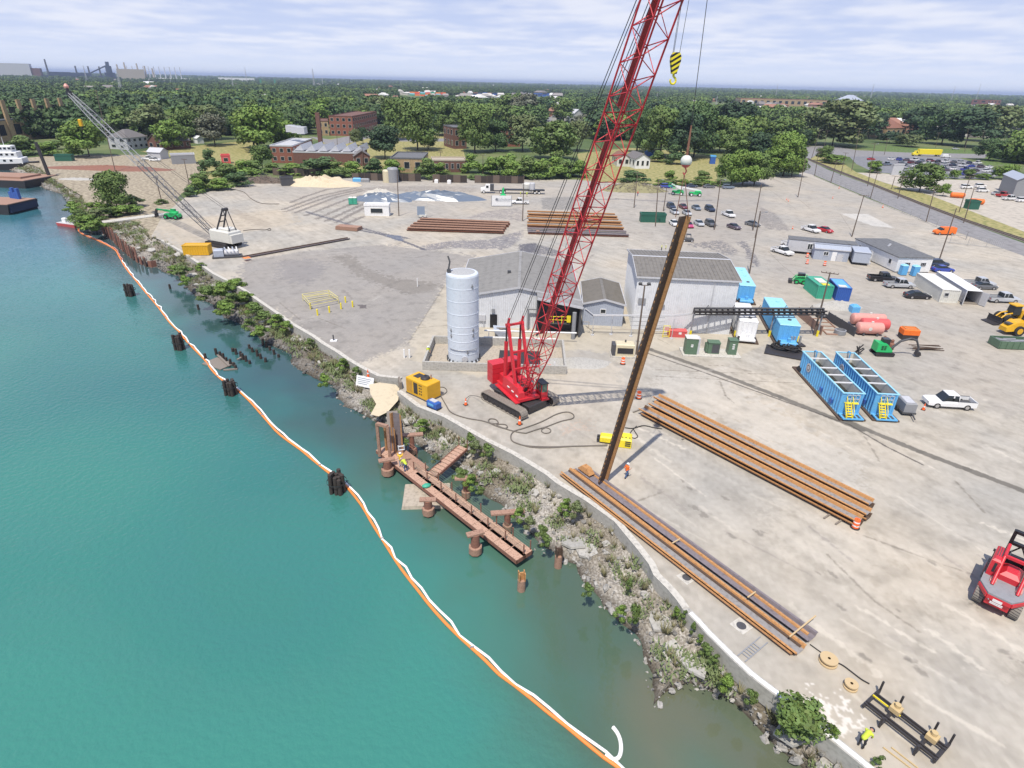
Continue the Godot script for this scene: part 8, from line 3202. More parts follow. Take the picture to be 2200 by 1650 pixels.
func stance(kind: String) -> Dictionary:
	# x is the way the person faces
	var j:={"hip": V(0,0.95,0),"chest": V(0.02,1.32,0),"neck": V(0.02,1.5,0),"head": V(0.05,1.64,0)}
	for s in [["l",-1.0],["r",1.0]]:
		var z: float=s[1]
		j["hip_"+s[0]]=V(0,0.9,z*0.1); j["knee_"+s[0]]=V(0.04,0.5,z*0.12); j["ankle_"+s[0]]=V(0,0.1,z*0.13); j["toe_"+s[0]]=V(0.16,0.05,z*0.15)
		j["sh_"+s[0]]=V(0,1.42,z*0.19); j["elbow_"+s[0]]=V(-0.02,1.14,z*0.26); j["wrist_"+s[0]]=V(0.1,0.9,z*0.25); j["hand_"+s[0]]=V(0.13,0.83,z*0.24)
	if kind == "bend":
		j.chest=V(0.3,1.2,0); j.neck=V(0.46,1.24,0); j.head=V(0.6,1.26,0)
		for s in [["l",-1.0],["r",1.0]]:
			var z: float=s[1]
			j["sh_"+s[0]]=V(0.38,1.22,z*0.19); j["elbow_"+s[0]]=V(0.5,0.95,z*0.22); j["wrist_"+s[0]]=V(0.62,0.72,z*0.16); j["hand_"+s[0]]=V(0.66,0.65,z*0.13); j["knee_"+s[0]]=V(0.1,0.5,z*0.14)
	elif kind == "reach":
		for s in [["l",-1.0],["r",1.0]]:
			var z: float=s[1]
			j["elbow_"+s[0]]=V(0.18,1.62,z*0.3); j["wrist_"+s[0]]=V(0.16,1.86,z*0.2); j["hand_"+s[0]]=V(0.16,1.94,z*0.17)
	elif kind == "stride":
		j.knee_l=V(0.2,0.52,-0.11); j.ankle_l=V(0.26,0.12,-0.12); j.toe_l=V(0.42,0.07,-0.13)
		j.knee_r=V(-0.08,0.5,0.11); j.ankle_r=V(-0.3,0.16,0.12); j.toe_r=V(-0.16,0.06,0.13)
		j.elbow_l=V(-0.14,1.15,-0.25); j.wrist_r=V(0.26,1.12,0.24); j.hand_r=V(0.33,1.15,0.22)
	return j


func worker(label: String,at: Vector3,turn: float,kind: String,shirt: Color,trouser: Color,helmet: Material) -> void:
	var j:=stance(kind)
	var skin:=Color(0.42,0.25,0.17)
	var boot:=Color(0.05,0.035,0.025)
	var bones:=[["hip","chest",0.15,0.17,shirt],["chest","neck",0.15,0.07,shirt],["sh_l","sh_r",0.085,0.085,shirt],["hip_l","hip_r",0.12,0.12,trouser],["neck","head",0.06,0.085,skin],["head","head",0.105,0.105,skin]]
	for s in ["l","r"]:
		bones.append_array([["hip_"+s,"knee_"+s,0.095,0.07,trouser],["knee_"+s,"ankle_"+s,0.07,0.05,trouser],["ankle_"+s,"toe_"+s,0.055,0.045,boot],["sh_"+s,"elbow_"+s,0.065,0.05,shirt],["elbow_"+s,"wrist_"+s,0.05,0.038,skin if shirt.b < 0.2 else shirt],["wrist_"+s,"hand_"+s,0.042,0.045,skin]])
	person(label,at,turn,j,bones,helmet,[["hand_l","wrist_l",skin],["hand_r","wrist_r",skin]])


func people() -> void:
	var m:=mat("cloth",Color.WHITE,0.85)
	m.vertex_color_use_as_albedo=true
	var vest:=Color(0.52,0.62,0.06)
	var orange:=Color(0.75,0.16,0.03)
	var jeans:=Color(0.05,0.10,0.22)
	worker("worker in a yellow vest and jeans kneeling close to the dock edge, nearer of two",V(-11.08,-1.34,-52.53),2.4,"bend",vest,jeans,M.white_paint)
	worker("worker in yellow with both arms raised towards the upright sheet pile",V(-11.79,-1.34,-53.36),1.6,"reach",Color(0.72,0.45,0.04),Color(0.4,0.4,0.42),M.white_paint)
	worker("worker in an orange vest and blue jeans walking beside the hanging pile",G(11.94,-50.45),0.6,"stride",orange,jeans,M.white_paint)
	worker("worker in a yellow vest bending over beside the low black guide frame",G(21.9,-22.86),0.5,"bend",vest,Color(0.03,0.03,0.035),M.car_navy)
	worker("worker in yellow standing at the corner of the silo's pit",G(-12.23,-79.09),-1.2,"stand",vest,Color(0.35,0.36,0.33),M.white_paint)
	worker("worker in a pale yellow vest behind the tall shed, left of a pair",G(35.5,-144.5),0.0,"stand",Color(0.6,0.62,0.3),Color(0.03,0.05,0.06),M.off_white)
	worker("worker in a pale yellow vest behind the tall shed, right of a pair",G(36.49,-144.3),3.0,"stand",Color(0.6,0.6,0.3),Color(0.5,0.48,0.4),M.off_white)
	worker("worker in yellow on the ground beside the black flatbed, left",G(1.39,-218),0.2,"stand",vest,Color(0.5,0.45,0.3),M.white_paint)
	worker("worker in yellow on the ground beside the black flatbed's tank",G(3.63,-217.4),2.0,"stand",vest,Color(0.5,0.45,0.3),M.white_paint)
	worker("worker in red standing near the brush pile behind the red boom",G(43.87,-224.5),1.0,"stand",Color(0.5,0.12,0.1),jeans,M.tank_red)
	var mb:=MB.new()
	mb.x=place(V(-11.79,-1.34,-53.36)+V(0.1,1.9,-0.4),0.3)
	mb.beam(V(-0.35,0,0),V(0.35,0,0),0.08,0.08); mb.beam(V(-0.35,0.45,0),V(0.35,0.45,0),0.08,0.08); mb.beam(V(-0.3,0,0),V(-0.3,0.6,0),0.07,0.07); mb.beam(V(0.3,0,0),V(0.3,0.6,0),0.07,0.07)
	solo("clamp_frame",mb,M.white_paint,"small white clamp frame held up by the worker on the dock","clamp")


func building(called: String,label: String,cat: String,at: Vector3,turn: float,l: float,w: float,h: float,wall: Material,roof: Material,shape: String,cols:=0,rows:=0) -> Node3D:
	# front along +z; shape: flat,gable (ridge along x),gable_z or hip
	var o:=thing(called,label,cat,at,turn)
	var x:=l/2
	var z:=w/2
	var mb:=MB.new()
	mb.bx(-x,x,-0.1,h,-z,z)
	var rise:=minf(l,w)*0.3
	if shape == "gable":
		for s in [-1,1]:
			mb.tri(V(s*x,h,s*z),V(s*x,h,-s*z),V(s*x,h+rise,0))
	elif shape == "gable_z":
		for s in [-1,1]:
			mb.tri(V(-s*x,h,s*z),V(s*x,h,s*z),V(0,h+rise,s*z))
	part("wall",mb,wall,o)
	mb=MB.new()
	var e:=0.4
	match shape:
		"flat":
			mb.bx(-x - 0.1,x+0.1,h,h+0.12,-z - 0.1,z+0.1)
			for s in [[-x - 0.1,x+0.1,z - 0.2,z+0.1],[-x - 0.1,x+0.1,-z - 0.1,-z+0.2],[-x - 0.1,-x+0.2,-z+0.2,z - 0.2],[x - 0.2,x+0.1,-z+0.2,z - 0.2]]:
				mb.bx(s[0],s[1],h+0.12,h+0.6,s[2],s[3])
		"gable":
			for s in [-1,1]:
				slab(mb,V(-s*(x+e),h - 0.2,s*(z+e)),V(s*(x+e),h - 0.2,s*(z+e)),V(s*(x+e),h+rise+0.1,0),V(-s*(x+e),h+rise+0.1,0),0.15)
		"gable_z":
			for s in [-1,1]:
				slab(mb,V(s*(x+e),h - 0.2,s*(z+e)),V(s*(x+e),h - 0.2,-s*(z+e)),V(0,h+rise+0.1,-s*(z+e)),V(0,h+rise+0.1,s*(z+e)),0.15)
		_:
			var k:=minf(x,z)*0.9
			mb.frustum(V(-x - e,h,-z - e),V(x+e,h+rise,z+e),k+e,k+e)
	part("roof",mb,roof,o)
	for r in rows:
		for c in cols:
			window(o,V(-x+l*(c+0.5)/cols,h*(r+0.55)/rows,z+0.01),Vector3.BACK,l/cols*0.5,h/rows*0.5,M.off_white)
		var side:=maxi(1,int(cols*w/l*0.7))
		for c in side:
			for s in [-1.0,1.0]:
				window(o,V(s*(x+0.01),h*(r+0.55)/rows,-z+w*(c+0.5)/side),V(s,0,0),w/side*0.45,h/rows*0.5,M.off_white)
	return o


func far_places() -> void:
	var o:=building("power_house","big tan brick power house with tall pilasters at the left edge","building",G(-307.6,-358.8),1.607,62.07,45,10.73,M.brick_tan,M.flat_roof,"flat")
	for k in 9:
		var mb:=MB.new()
		var u:=-48.0+k*12.2
		mb.bx(u - 1.4,u+1.4,0,21,22.4,23.4)
		part("pilaster",mb,M.brick_tan,o)
		for y in [6.0,16.0]:
			window(o,V(u+6.1,y,22.5),Vector3.BACK,5.0,5.5 if y < 9 else 3.0,M.brick_brown,4)
	for d in [
		["house","pale grey two-storey house with a hipped roof behind the white boom","house",G(-207.1,-339.3),1.307,13.77,12,5.77,"light_grey","shingle","hip",4,2],
		["lodge","long dark brown cabin with a grey gabled roof beyond the demolition yard","house",G(-187.4,-342.8),1.064,16.37,12,4.0,"brick_brown","shingle","gable",5,1],
		["store_shed","small pale shed with a gabled roof beside the white trucks","shed",G(-169.9,-298.9),1.340,5.18,7,3.2,"light_grey","light_grey","gable_z",0,0],
		["store_shed","long low grey shed right of the small pale shed","shed",G(-150.6,-284.1),0.505,9.58,5,3.6,"mid_grey","light_grey","flat",0,0],
		["store_shed","tiny white shed on the grass right of the brown cabin","shed",G(-186.6,-373.5),0.872,3.71,5,3.0,"white_paint","white_paint","gable_z",0,0],
		["red_hut","small red hut among the shrubs","hut",G(-133.2,-288.2),0.424,3.73,5,3.2,"tank_red","tank_red","flat",1,1],
		["factory","red brick factory with white roof lights and a square chimney","factory",G(-110.1,-311.9),0.065,10.08,38,7.22,"brick_red","light_grey","flat",3,2],
		["workshop","low brick workshop with a sawtooth grey roof beside the factory","workshop",G(-88.76,-303),0.046,29.25,24,5.0,"brick_brown","light_grey","flat",0,0],
		["brick_house","small brown house with a grey roof right of the sawtooth workshop","house",G(-72.6,-294.1),0.307,7.04,12,4.5,"brick_brown","shingle","gable_z",2,1],
		["garage","brick garage with a wide dark flat roof behind the fence","garage",G(-48.08,-283.4),0.045,14.02,24,5.5,"brick_tan","flat_roof","flat",3,1],
		["brick_row","long low dark red building on the grass right of the garage","building",G(-30.6,-281.5),0.177,14.79,12,4.6,"brick_brown","tan_concrete","flat",6,1],
		["warehouse_block","brown brick three-storey block with tall windows on the street corner","building",G(-121.7,-483.8),-0.010,16.22,75,12.2,"brick_red","brick_brown","flat",4,3],
		["warehouse_block","lower tan wing at the left of the brown brick block","building",G(-138.6,-459.6),0.292,7.12,30,8.86,"brick_tan","brick_brown","flat",2,2],
		["bank_building","small white stone building with columns standing among the trees","building",G(-188.4,-513.9),0.903,11.82,18,9.54,"stone_white","stone_white","flat",3,2],
		["brick_tower","narrow two-storey brick building beside the tall dark tree","building",G(-37.9,-386.6),0.406,7.94,20,11.37,"brick_brown","flat_roof","flat",2,2],
		["brick_tower","brick building with a pale roof at the end of the tree row","building",G(-5.25,-408.4),0.244,8.95,20,11.31,"brick_red","light_grey","flat",2,2],
		["cottage","small white cottage with a dark gable facing the yard","house",G(58.88,-311),0.184,7.38,14,4.6,"white_paint","shingle","gable_z",3,1],
		["cottage","cottage with a rust red roof seen through the red boom","house",G(51.77,-318),0.048,6.36,14,4.2,"off_white","rust_red","gable_z",2,1],
		["chapel","white building with a stepped pale roof among the trees left of the boom","building",G(53.16,-682.4),0.736,26.44,25,4.91,"stone_white","light_grey","gable_z",3,1],
		["brick_hall","orange-red building by the straight street","building",G(25.22,-924.1),0.755,25.37,30,9.0,"brick_red","brick_red","flat",4,1],
		["low_store","low pale blue store beside the straight street","building",G(19.35,-751.7),0.808,17.93,20,6.0,"blue_grey","tan_concrete","flat",0,0],
		["bungalow","brown bungalow with a broad brown hipped roof on the right","house",G(315.8,-565.9),0.494,26.75,26,8.0,"brick_tan","rust_red","hip",4,1],
		["terminal","long pinkish brick terminal in the distance right of the boom","building",G(611.7,-1552.2),-0.117,190.9,60,13.0,"brick_tan","rust_red","flat",14,1],
		["green_roof_hall","hall with a pale grey-blue roof beyond the big dark tree","building",G(766.3,-1540),0.561,50.98,40,14.0,"brick_red","blue_grey","hip",4,1],
		["brick_hall","orange brick hall far away at the right","building",G(1382.2,-1967.3),0.259,49.95,50,18.0,"brick_red","brick_red","flat",4,2],
		["steel_shed","grey steel shed with a maroon stripe at the right edge","shed",G(200.7,-252.6),-0.404,5.07,20,6.4,"mid_grey","blue_grey","gable_z",0,0],
		["skip_bin","green skip bin at the far end of the demolition yard","bin",G(-203.4,-282.8),0.201,6.77,3,2.2,"bin_green","bin_green","flat",0,0],
		["skip_bin","black skip bin beside the sand heap","bin",G(-85.04,-229.7),0.493,4.11,3,2.6,"dark_grey","dark_grey","flat",0,0],
		["skip_bin","dark green dumpster left of the parked cars","bin",G(40.28,-179.6),0.003,7.29,2.4,2.0,"bin_green","bin_green","flat",0,0],
		["skip_bin","small green bin beside the orange tank on the gravel lot","bin",G(158.3,-214.8),0.003,3.43,3,2.4,"bin_green","bin_green","flat",0,0],
		["storage_box","white storage box with a dark door in front of the tarped heap","container",G(-40.88,-179.7),0.048,7.11,3,2.8,"white_paint","white_paint","flat",1,1],
		["storage_box","blue storage box at the edge of the field under the trees","container",G(102.2,-333),-0.183,2.64,4,3.4,"deep_blue","sky_blue","flat",0,0],
		["board_sign","pale double board standing at the edge of the crowded lot","sign",G(182.2,-303.3),0.171,5.66,0.5,4.6,"light_grey","light_grey","flat",0,0],
		["caravan","blue and white caravan behind the small white cottage","caravan",G(77.13,-364),-0.111,9.12,4,3.2,"deep_blue","off_white","flat",0,0]]:
		building(d[0],d[1],d[2],d[3],d[4],d[5],d[6],d[7],M[d[8]],M[d[9]],d[10],d[11],d[12])
	# the factory's chimney and roof lights,the workshop's sawteeth
	var mb:=MB.new()
	var f:=get_node("factory") as Node3D
	mb.bx(8.5,10.5,0,20,-18.5,-16.5)
	part("chimney",mb,M.brick_brown,f)
	for k in 3:
		mb=MB.new()
		mb.bx(-4+k*4.0,-0.5+k*4.0,11.5,14.5,-12+k*5,-6+k*5)
		part("roof_light",mb,M.light_grey,f)
	f=get_node("workshop") as Node3D
	for k in 6:
		mb=MB.new()
		mb.x=Transform3D(Basis(),V(-15+k*5.4,5.6,0))
		mb.prism(ccw([W(0,0),W(4.4,0),W(3.4,2.6)]),-9,9)
		part("sawtooth",mb,M.light_grey,f)
	# tanks,heaps and smaller things
	for d in [["yellow upright tank by the back fence",G(-50.64,-243.2),1.6,4.6,"beige_paint"],["grey upright tank beside the yellow one by the back fence",G(-48.34,-243.5),2.2,5.4,"mid_grey"],["white round tank behind the boom by the back fence",G(3.77,-227.6),1.7,3.2,"off_white"]]:
		mb=MB.new()
		mb.lathe([W(d[2],0),W(d[2],d[3]*0.9),W(d[2]*0.8,d[3]),W(0,d[3])],18,d[1])
		solo("upright_tank",mb,M[d[4]],d[0],"tank")
	for d in [["orange lying tank on the gravel lot, upper",G(168.8,-238.2)],["orange lying tank beside the green bin on the gravel lot",G(166.7,-224.5)]]:
		mb=MB.new()
		mb.x=place(d[1],-0.3)
		mb.tube(V(-2,1,0),V(2,1,0),0.95,0.95,14,false)
		mb.ball(V(-2,1,0),V(0.5,0.95,0.95),12,6); mb.ball(V(2,1,0),V(0.5,0.95,0.95),12,6)
		solo("lying_tank",mb,M.orange_paint,d[0],"tank")
	heap("sand_heap","long pale sand heap by the back fence","heap",G(-73.24,-232.2),14.0,6.0,3.4,M.sand,61)
	heap("tarped_heap","long heap under a slate grey tarpaulin beside the far pile stacks, left part","heap",G(-44.4,-204.1),10.5,4.0,2.6,M.tarp,62)
	heap("tarped_heap","long heap under a slate grey tarpaulin, right part behind the light tower","heap",G(-26.78,-208.7),17.0,4.5,2.8,M.tarp,63)
	heap("stone_heap","pale heap of broken stone at the left end of the tarped heap","heap",G(-47.86,-215.1),6.0,2.5,2.0,M.pale_concrete,64)
	heap("brush_heap","brown brush heap behind the red boom at the hedge","heap",G(44.26,-236.2),13.0,5.0,3.0,M.straw,65,true)
	heap("brush_heap","brown heap of cleared brush by the black skip bin","heap",G(-95.98,-235.9),10.0,4.0,2.0,M.wood_pole,66,true)
	heap("scrap_heap","low red-brown heap of scrap steel in the demolition yard","heap",G(-169.9,-261.3),26.0,7.0,1.2,M.rust_red,67)
	heap("rubble_heap","pale rubble spread in the middle of the demolition yard","heap",G(-164.7,-232.1),7.0,3.0,0.5,M.concrete,68)
	heap("gravel_heap","low grey gravel patch behind the red crane","heap",G(9.33,-78.31),5.5,2.2,0.25,M.concrete,69)
	heap("parts_heap","heap of grey and tan bags behind the black screen","heap",G(60.1,-105.9),4.5,2.2,1.1,M.concrete,70)
	for k in 6:
		mb=MB.new()
		mb.x=place([G(-62.29,-242.8),G(-58.88,-241.8),G(-53.23,-247.4),G(-31.56,-244.1),G(-26.43,-243.1),G(61.82,-103.5)][k],0)
		mb.cbox(V(-1.6 if k < 2 else -0.7,0,-0.7),V(1.6 if k < 2 else 0.7,1.4,0.7),0.3)
		solo("crate",mb,[M.sky_blue,M.mid_grey,M.rust_red,M.white_paint,M.white_paint,M.sky_blue][k],["blue crate by the back fence left of the yellow tank","grey crate beside the blue one by the back fence","rusty crate left of the yellow tank by the fence","white crate by the back fence right of the garage","white crate farther right along the back fence","small blue crate beside the heap of bags"][k],"crate")
	fences()
	skyline()


func heap(called: String,label: String,cat: String,at: Vector3,rx: float,rz: float,h: float,m: Material,seed_: int,sticks_:=false) -> void:
	var n:=noise(0.5,4,seed_)
	var mb:=MB.new()
	var g:=func(i: int,j: int) -> Vector3:
		var a:=TAU*(i % 28)/28.0
		var r:=j/7.0
		var e:=1.0+0.22*n.get_noise_2d(cos(a)*2.0,sin(a)*2.0)
		var p:=V(cos(a)*rx*r*e,0,-sin(a)*rz*r*e)
		p.y=h*(1.0 - r*r)*(0.85+0.6*n.get_noise_2d(p.x,p.z)) - (0.06 if j == 7 else 0.0)
		return at+p
	for i in 28:
		for j in 7:
			if j:
				mb.quad(g.call(i,j),g.call(i,j+1),g.call(i+1,j+1),g.call(i+1,j))
			else:
				mb.tri(g.call(i,0),g.call(i,1),g.call(i+1,1))
	var o:=solo(called,mb,m,label,cat)
	if sticks_:
		mb=MB.new()
		for k in 260:
			var a:=rng.randf()*TAU
			var r:=sqrt(rng.randf())
			var p:=at+V(cos(a)*rx*r,h*(1.0 - r*r)*0.9,sin(a)*rz*r)
			var d:=V(rng.randf_range(-1,1),rng.randf_range(-0.2,0.5),rng.randf_range(-1,1)).normalized()
			mb.beam(p,p+d*rng.randf_range(0.8,2.2),0.09,0.09)
		part("branch",mb,M.grey_wood,o).set_meta("kind","stuff")


func fences() -> void:
	var n:=0
	for run in [L([-99.24,-254.3,-78.86,-252.8]),L([-64.77,-245.5,-37.88,-246.7]),L([-33.05,-245.1,-19.61,-246]),L([-16.65,-246.5,2.71,-247.7])]:
		var a: Vector3=run[0]
		var b: Vector3=run[1]
		var d:=b - a
		var o:=thing("board_fence","dark weathered board fence at the back of the yard, %s" % ["behind the black skip bin","behind the upright tanks","right of the garage","behind the flatbed lorry"][n],"fence",a,atan2(-d.z,d.x))
		n += 1
		var k:=int(d.length()/2.4)
		for i in k:
			var mb:=MB.new()
			mb.bx(d.length()/k*i+0.06,d.length()/k*(i+1) - 0.06,0.1,2.9+rng.randf_range(-0.25,0.2),-0.04,0.04)
			part("panel",mb,M.old_wood if i % 3 else M.wood_pole,o)
			mb=MB.new()
			mb.bx(d.length()/k*i - 0.06,d.length()/k*i+0.06,0,3.0,-0.06,0.1)
			part("post",mb,M.wood_pole,o)
	var line:=L([137.4,-291.4,134.6,-268.6,130.5,-228.4,126.7,-188.4,125,-175.6,123.7,-165.5])
	var o:=thing("chain_fence","thin chain-link fence along the road at the yard's right edge","fence",line[0])
	var posts:=resample(line,5.5)
	for p in posts:
		var mb:=MB.new()
		mb.tube(p - line[0],p - line[0]+V(0,2.2,0),0.05,0.05,5)
		part("post",mb,M.galvanised,o)
	var mb:=MB.new()
	for y in [0.1,0.75,1.4,2.15]:
		var q:=[]
		for p in posts:
			q.append(p - line[0]+V(0,y,0))
		mb.path(q,0.018,4)
	part("wire",mb,M.galvanised,o).set_meta("kind","stuff")
	var gate:=thing("fence_gate","grey mesh fence panels standing by the orange van","fence",G(116,-160.7),-0.5)
	for k in 3:
		mb=MB.new()
		mb.bx(k*4.0,k*4.0+0.1,0,2.4,0,0.1); mb.bx(k*4.0,k*4.0+3.9,2.3,2.4,0,0.08); mb.bx(k*4.0,k*4.0+3.9,0.2,0.28,0,0.08)
		for j in 9:
			mb.bx(k*4.0+0.4*j+0.3,k*4.0+0.4*j+0.33,0.28,2.3,0.02,0.05)
		part("panel",mb,M.galvanised,gate)
	# poles along the road and on the left
	var kinds:=[["wooden pole along the road right of the yard",[171.5,-371.9,172.6,15.57,-371.4,138.7,-293.6,138.2,10.64,-293.8,211.4,-443.8,211.3,10.97,-443.8,135.6,-270.8,135.7,9.1,-270.7,151.8,-295.8,151.7,10.14,-295.8,167.8,-317.3,166.7,19.56,-317.9,147.8,-263.6,146.4,16.79,-264.4,132.3,-231.9,132.3,9.71,-231.9,154.1,-256.9,154.1,5.16,-256.9,143.4,-233.4,143.2,8.02,-233.6,127.5,-189.7,127,10.46,-190,149.2,-207.2,148.9,11.67,-207.4,138.8,-189.2,138.5,10.2,-189.5]],["wooden pole beyond the crowded far lot",[231.4,-403.9,230.9,9.5,-404.2,302.5,-466.1,301.9,10.24,-466.4,305.2,-438.4,303.3,14.52,-439.8,326.3,-455.2,325.8,12.73,-455.6,349.3,-477.5,347.6,10.63,-478.8,354.3,-470.1,352.7,10.48,-471.3]],
		["wooden pole beside the demolition yard",[-181.5,-240.1,-181.9,10.71,-239.8,-163.2,-253.5,-162.6,29.82,-253.8,-184.2,-317.2,-184.3,8.64,-317.1,-113.6,-195.7,-113.7,7.27,-195.7,-110.9,-209.6,-110.9,10.82,-209.6]],["wooden pole along the street beyond the back fence",[-103.7,-366.6,-103,12.19,-366.8,-104,-395.8,-103.3,11.12,-396,-70.58,-288,-70.25,8.35,-288.1,-98.99,-431.4,-97.99,7.78,-431.6,-52.21,-372.3,-51.77,7.55,-372.3,-36.94,-303.3,-36.75,5.76,-303.3,-14.75,-270.8,-14.74,8.02,-270.8]]]
	var nth:=["first","second","third","fourth","fifth","sixth","seventh","eighth","ninth","tenth","eleventh","twelfth","thirteenth"]
	for d in kinds:
		var f: Array=d[1]
		for i in range(0,f.size(),5):
			power_pole("tall %s, %s from the left" % [d[0],nth[i/5]],V(f[i],0,f[i+1]),V(f[i+2],f[i+3],f[i+4]),2 if i % 2 else 1,i % 15 == 0)
	power_lines("single wire running left from the tall pole behind the white boom",[V(-162.6,29.82,-253.8),V(-196.4,26.19,-242.7)],1.0)


func skyline() -> void:
	# masts,pylons and the works on the horizon,built where they stand
	var mast:=func(x: float,z: float,h: float,w: float,label: String,m: Material) -> void:
		var o:=thing("mast",label,"mast",V(x,0,z))
		var mb:=MB.new()
		for s in [V(-w,0,-w),V(w,0,-w),V(w,0,w),V(-w,0,w)]:
			mb.tube(s,V(s.x*0.1,h,s.z*0.1),w*0.14,w*0.08,4)
		for j in 9:
			var t:=1.0 - j/9.0*0.9
			var u:=1.0 - (j+1)/9.0*0.9
			mb.tube(V(-w*t,h*j/9.0,w*t),V(w*u,h*(j+1)/9.0,w*u),w*0.07,w*0.07,4,false)
			mb.tube(V(w*t,h*j/9.0,-w*t),V(w*u,h*(j+1)/9.0,w*u),w*0.07,w*0.07,4,false)
			mb.tube(V(w*t,h*j/9.0,w*t),V(-w*u,h*(j+1)/9.0,w*u),w*0.07,w*0.07,4,false)
		part("tower",mb,m,o)
		mb=MB.new()
		for y in [0.72,0.84,0.95]:
			mb.beam(V(-w*1.3,h*y,0),V(w*1.3,h*y,0),w*0.12,w*0.12)
		part("crossarm",mb,m,o)
	for d in [[-875,-1454,39.9,3.0,"grey pylon left of centre in the dark woods"],[-1154,-1775,49.9,2.4,"pale pylon in front of the steelworks"],[-984,-2407,63.3,2.0,"thin mast on the horizon above the dark woods"],[-659,-2139,59.9,3.0,"tall pale lattice mast in the woods left of centre"],[-709,-2404,38.3,2.0,"shorter mast right of the tall lattice mast"],
			[-941,-2424,25.2,4.0,"teal pointed tower in the woods, left of two"],[-895,-2441,26.3,4.0,"teal pointed tower in the woods, right of two"],[-390,-2200,34.4,1.2,"white pole mast in the middle distance, left"],[-197,-2249,26.4,1.2,"white pole mast near the stacked containers"],[-131,-2227,38.3,1.2,"white pole mast right of the stacked containers"],
			[-685,-1590,34.9,1.4,"pale pylon at the right of the dark woods"],[1183,-2239,55.9,2.0,"tall lamp mast on the horizon at the right"],[1416,-2180,54.4,1.6,"small pylon on the far right horizon"],[1471,-2144,62.5,1.6,"leaning thin mast on the far right horizon"],[325,-1562,19.7,1.2,"thin mast right of the red boom"],[443,-1484,18.7,1.2,"thin mast before the pinkish terminal"],[-1207,-2303,29.8,1.4,"thin pole mast in the left woods"],[936,-2426,50.3,1.6,"lattice mast on the horizon right of the hook block"]]:
		mast.call(d[0],d[1],d[2],d[3],d[4],M.sea_green if "teal" in d[4] else M.light_grey)
	# steelworks
	var s:=G(-1978.4,-3007.6) as Vector3
	var o:=thing("steelworks","dark steelworks with stacks and a blast furnace on the left horizon","factory",s,0.6)
	o.scale=V(0.6,0.52,0.6)
	var rows:=[[-190,-60,0,62],[-60,70,0,58],[-230,240,0,36],[170,210,0,118],[155,225,0,66],[178,200,118,150]]
	for r in rows:
		var mb:=MB.new()
		mb.bx(r[0],r[1],r[2],r[3],-40,40)
		part("mill_building",mb,M.car_navy,o)
	for x in [-195,-20,130,60]:
		var mb:=MB.new()
		mb.tube(V(x,0,20),V(x,155 if x == -195 else 112,20),8,5,10)
		part("stack",mb,M.dark_grey,o)
	var mb:=MB.new()
	mb.beam(V(60,55,0),V(180,120,0),10,10)
	part("conveyor",mb,M.car_navy,o)
	for d in [[G(-2189.1,-2857.9),170.0,60.0,"pale round gasholder blocks at the left end of the horizon","light_grey"],[G(-2162.4,-2878.2),170.0,44.0,"reddish mill block left of the steelworks","brick_brown"],[G(-1808.1,-3113),110.0,50.0,"pinkish works buildings right of the steelworks","tan_concrete"],[G(-1405.6,-3314.3),160.0,24.0,"long white works on the horizon","white_paint"],[G(-1660.5,-3194.1),260.0,16.0,"long pale sheds on the horizon right of the steelworks","white_paint"]]:
		o=building("works",d[3],"factory",d[0],0.5,d[1],60,d[2],M[d[4]],M[d[4]],"flat")
		if d[4] == "tan_concrete":
			for x in [-50,-20,30,60,90]:
				mb=MB.new()
				mb.tube(V(x,0,0),V(x,84 - absf(x)*0.3,0),4,3,8)
				part("stack",mb,M.tan_concrete,o)
	var p:=G(-1723.7,-3160.5) as Vector3
	o=thing("stack_row","row of thin pale stacks on the horizon right of the steelworks","chimneys",p,0.5)
	for i in 11:
		mb=MB.new()
		mb.tube(V(i*22 - 110,0,0),V(i*22 - 110,64,0),2.2,1.6,8)
		part("stack",mb,M.light_grey,o)
	# stacked shipping containers in the middle distance
	var at:=G(-221.2,-1655.9) as Vector3
	var c2:=G(67.17,-1907.8) as Vector3
	var c3:=G(-79.76,-1818.7) as Vector3
	var n:=0
	for q in [[at,7,["sea_green","pale_blue","boom_orange","tank_red","barrel_orange"],"stacked containers left of centre"],[c3,6,["deep_blue","car_navy","rust_red"],"dark stacked containers behind the trees"],[c2,5,["deep_blue","deep_blue","car_navy"],"blue stacked containers left of the boom"]]:
		for i in q[1]:
			for j in 3:
				mb=MB.new()
				mb.x=place(q[0]+V((i - q[1]/2.0)*13.0,j*2.9,(i % 2)*3.0),0.05)
				mb.cbox(V(-6,0,-1.25),V(6,2.8,1.25),0.1)
				solo("container",mb,M[q[2][(i*2+j) % q[2].size()]],"%s container in the %s, column %s, %s" % [{"sea_green": "teal","pale_blue": "pale blue","boom_orange": "orange","tank_red": "red","barrel_orange": "bright orange","deep_blue": "blue","car_navy": "navy","rust_red": "rust red"}[q[2][(i*2+j) % q[2].size()]],q[3],["one","two","three","four","five","six","seven"][i],["bottom","middle","top"][j]],"container",q[3])
				n += 1


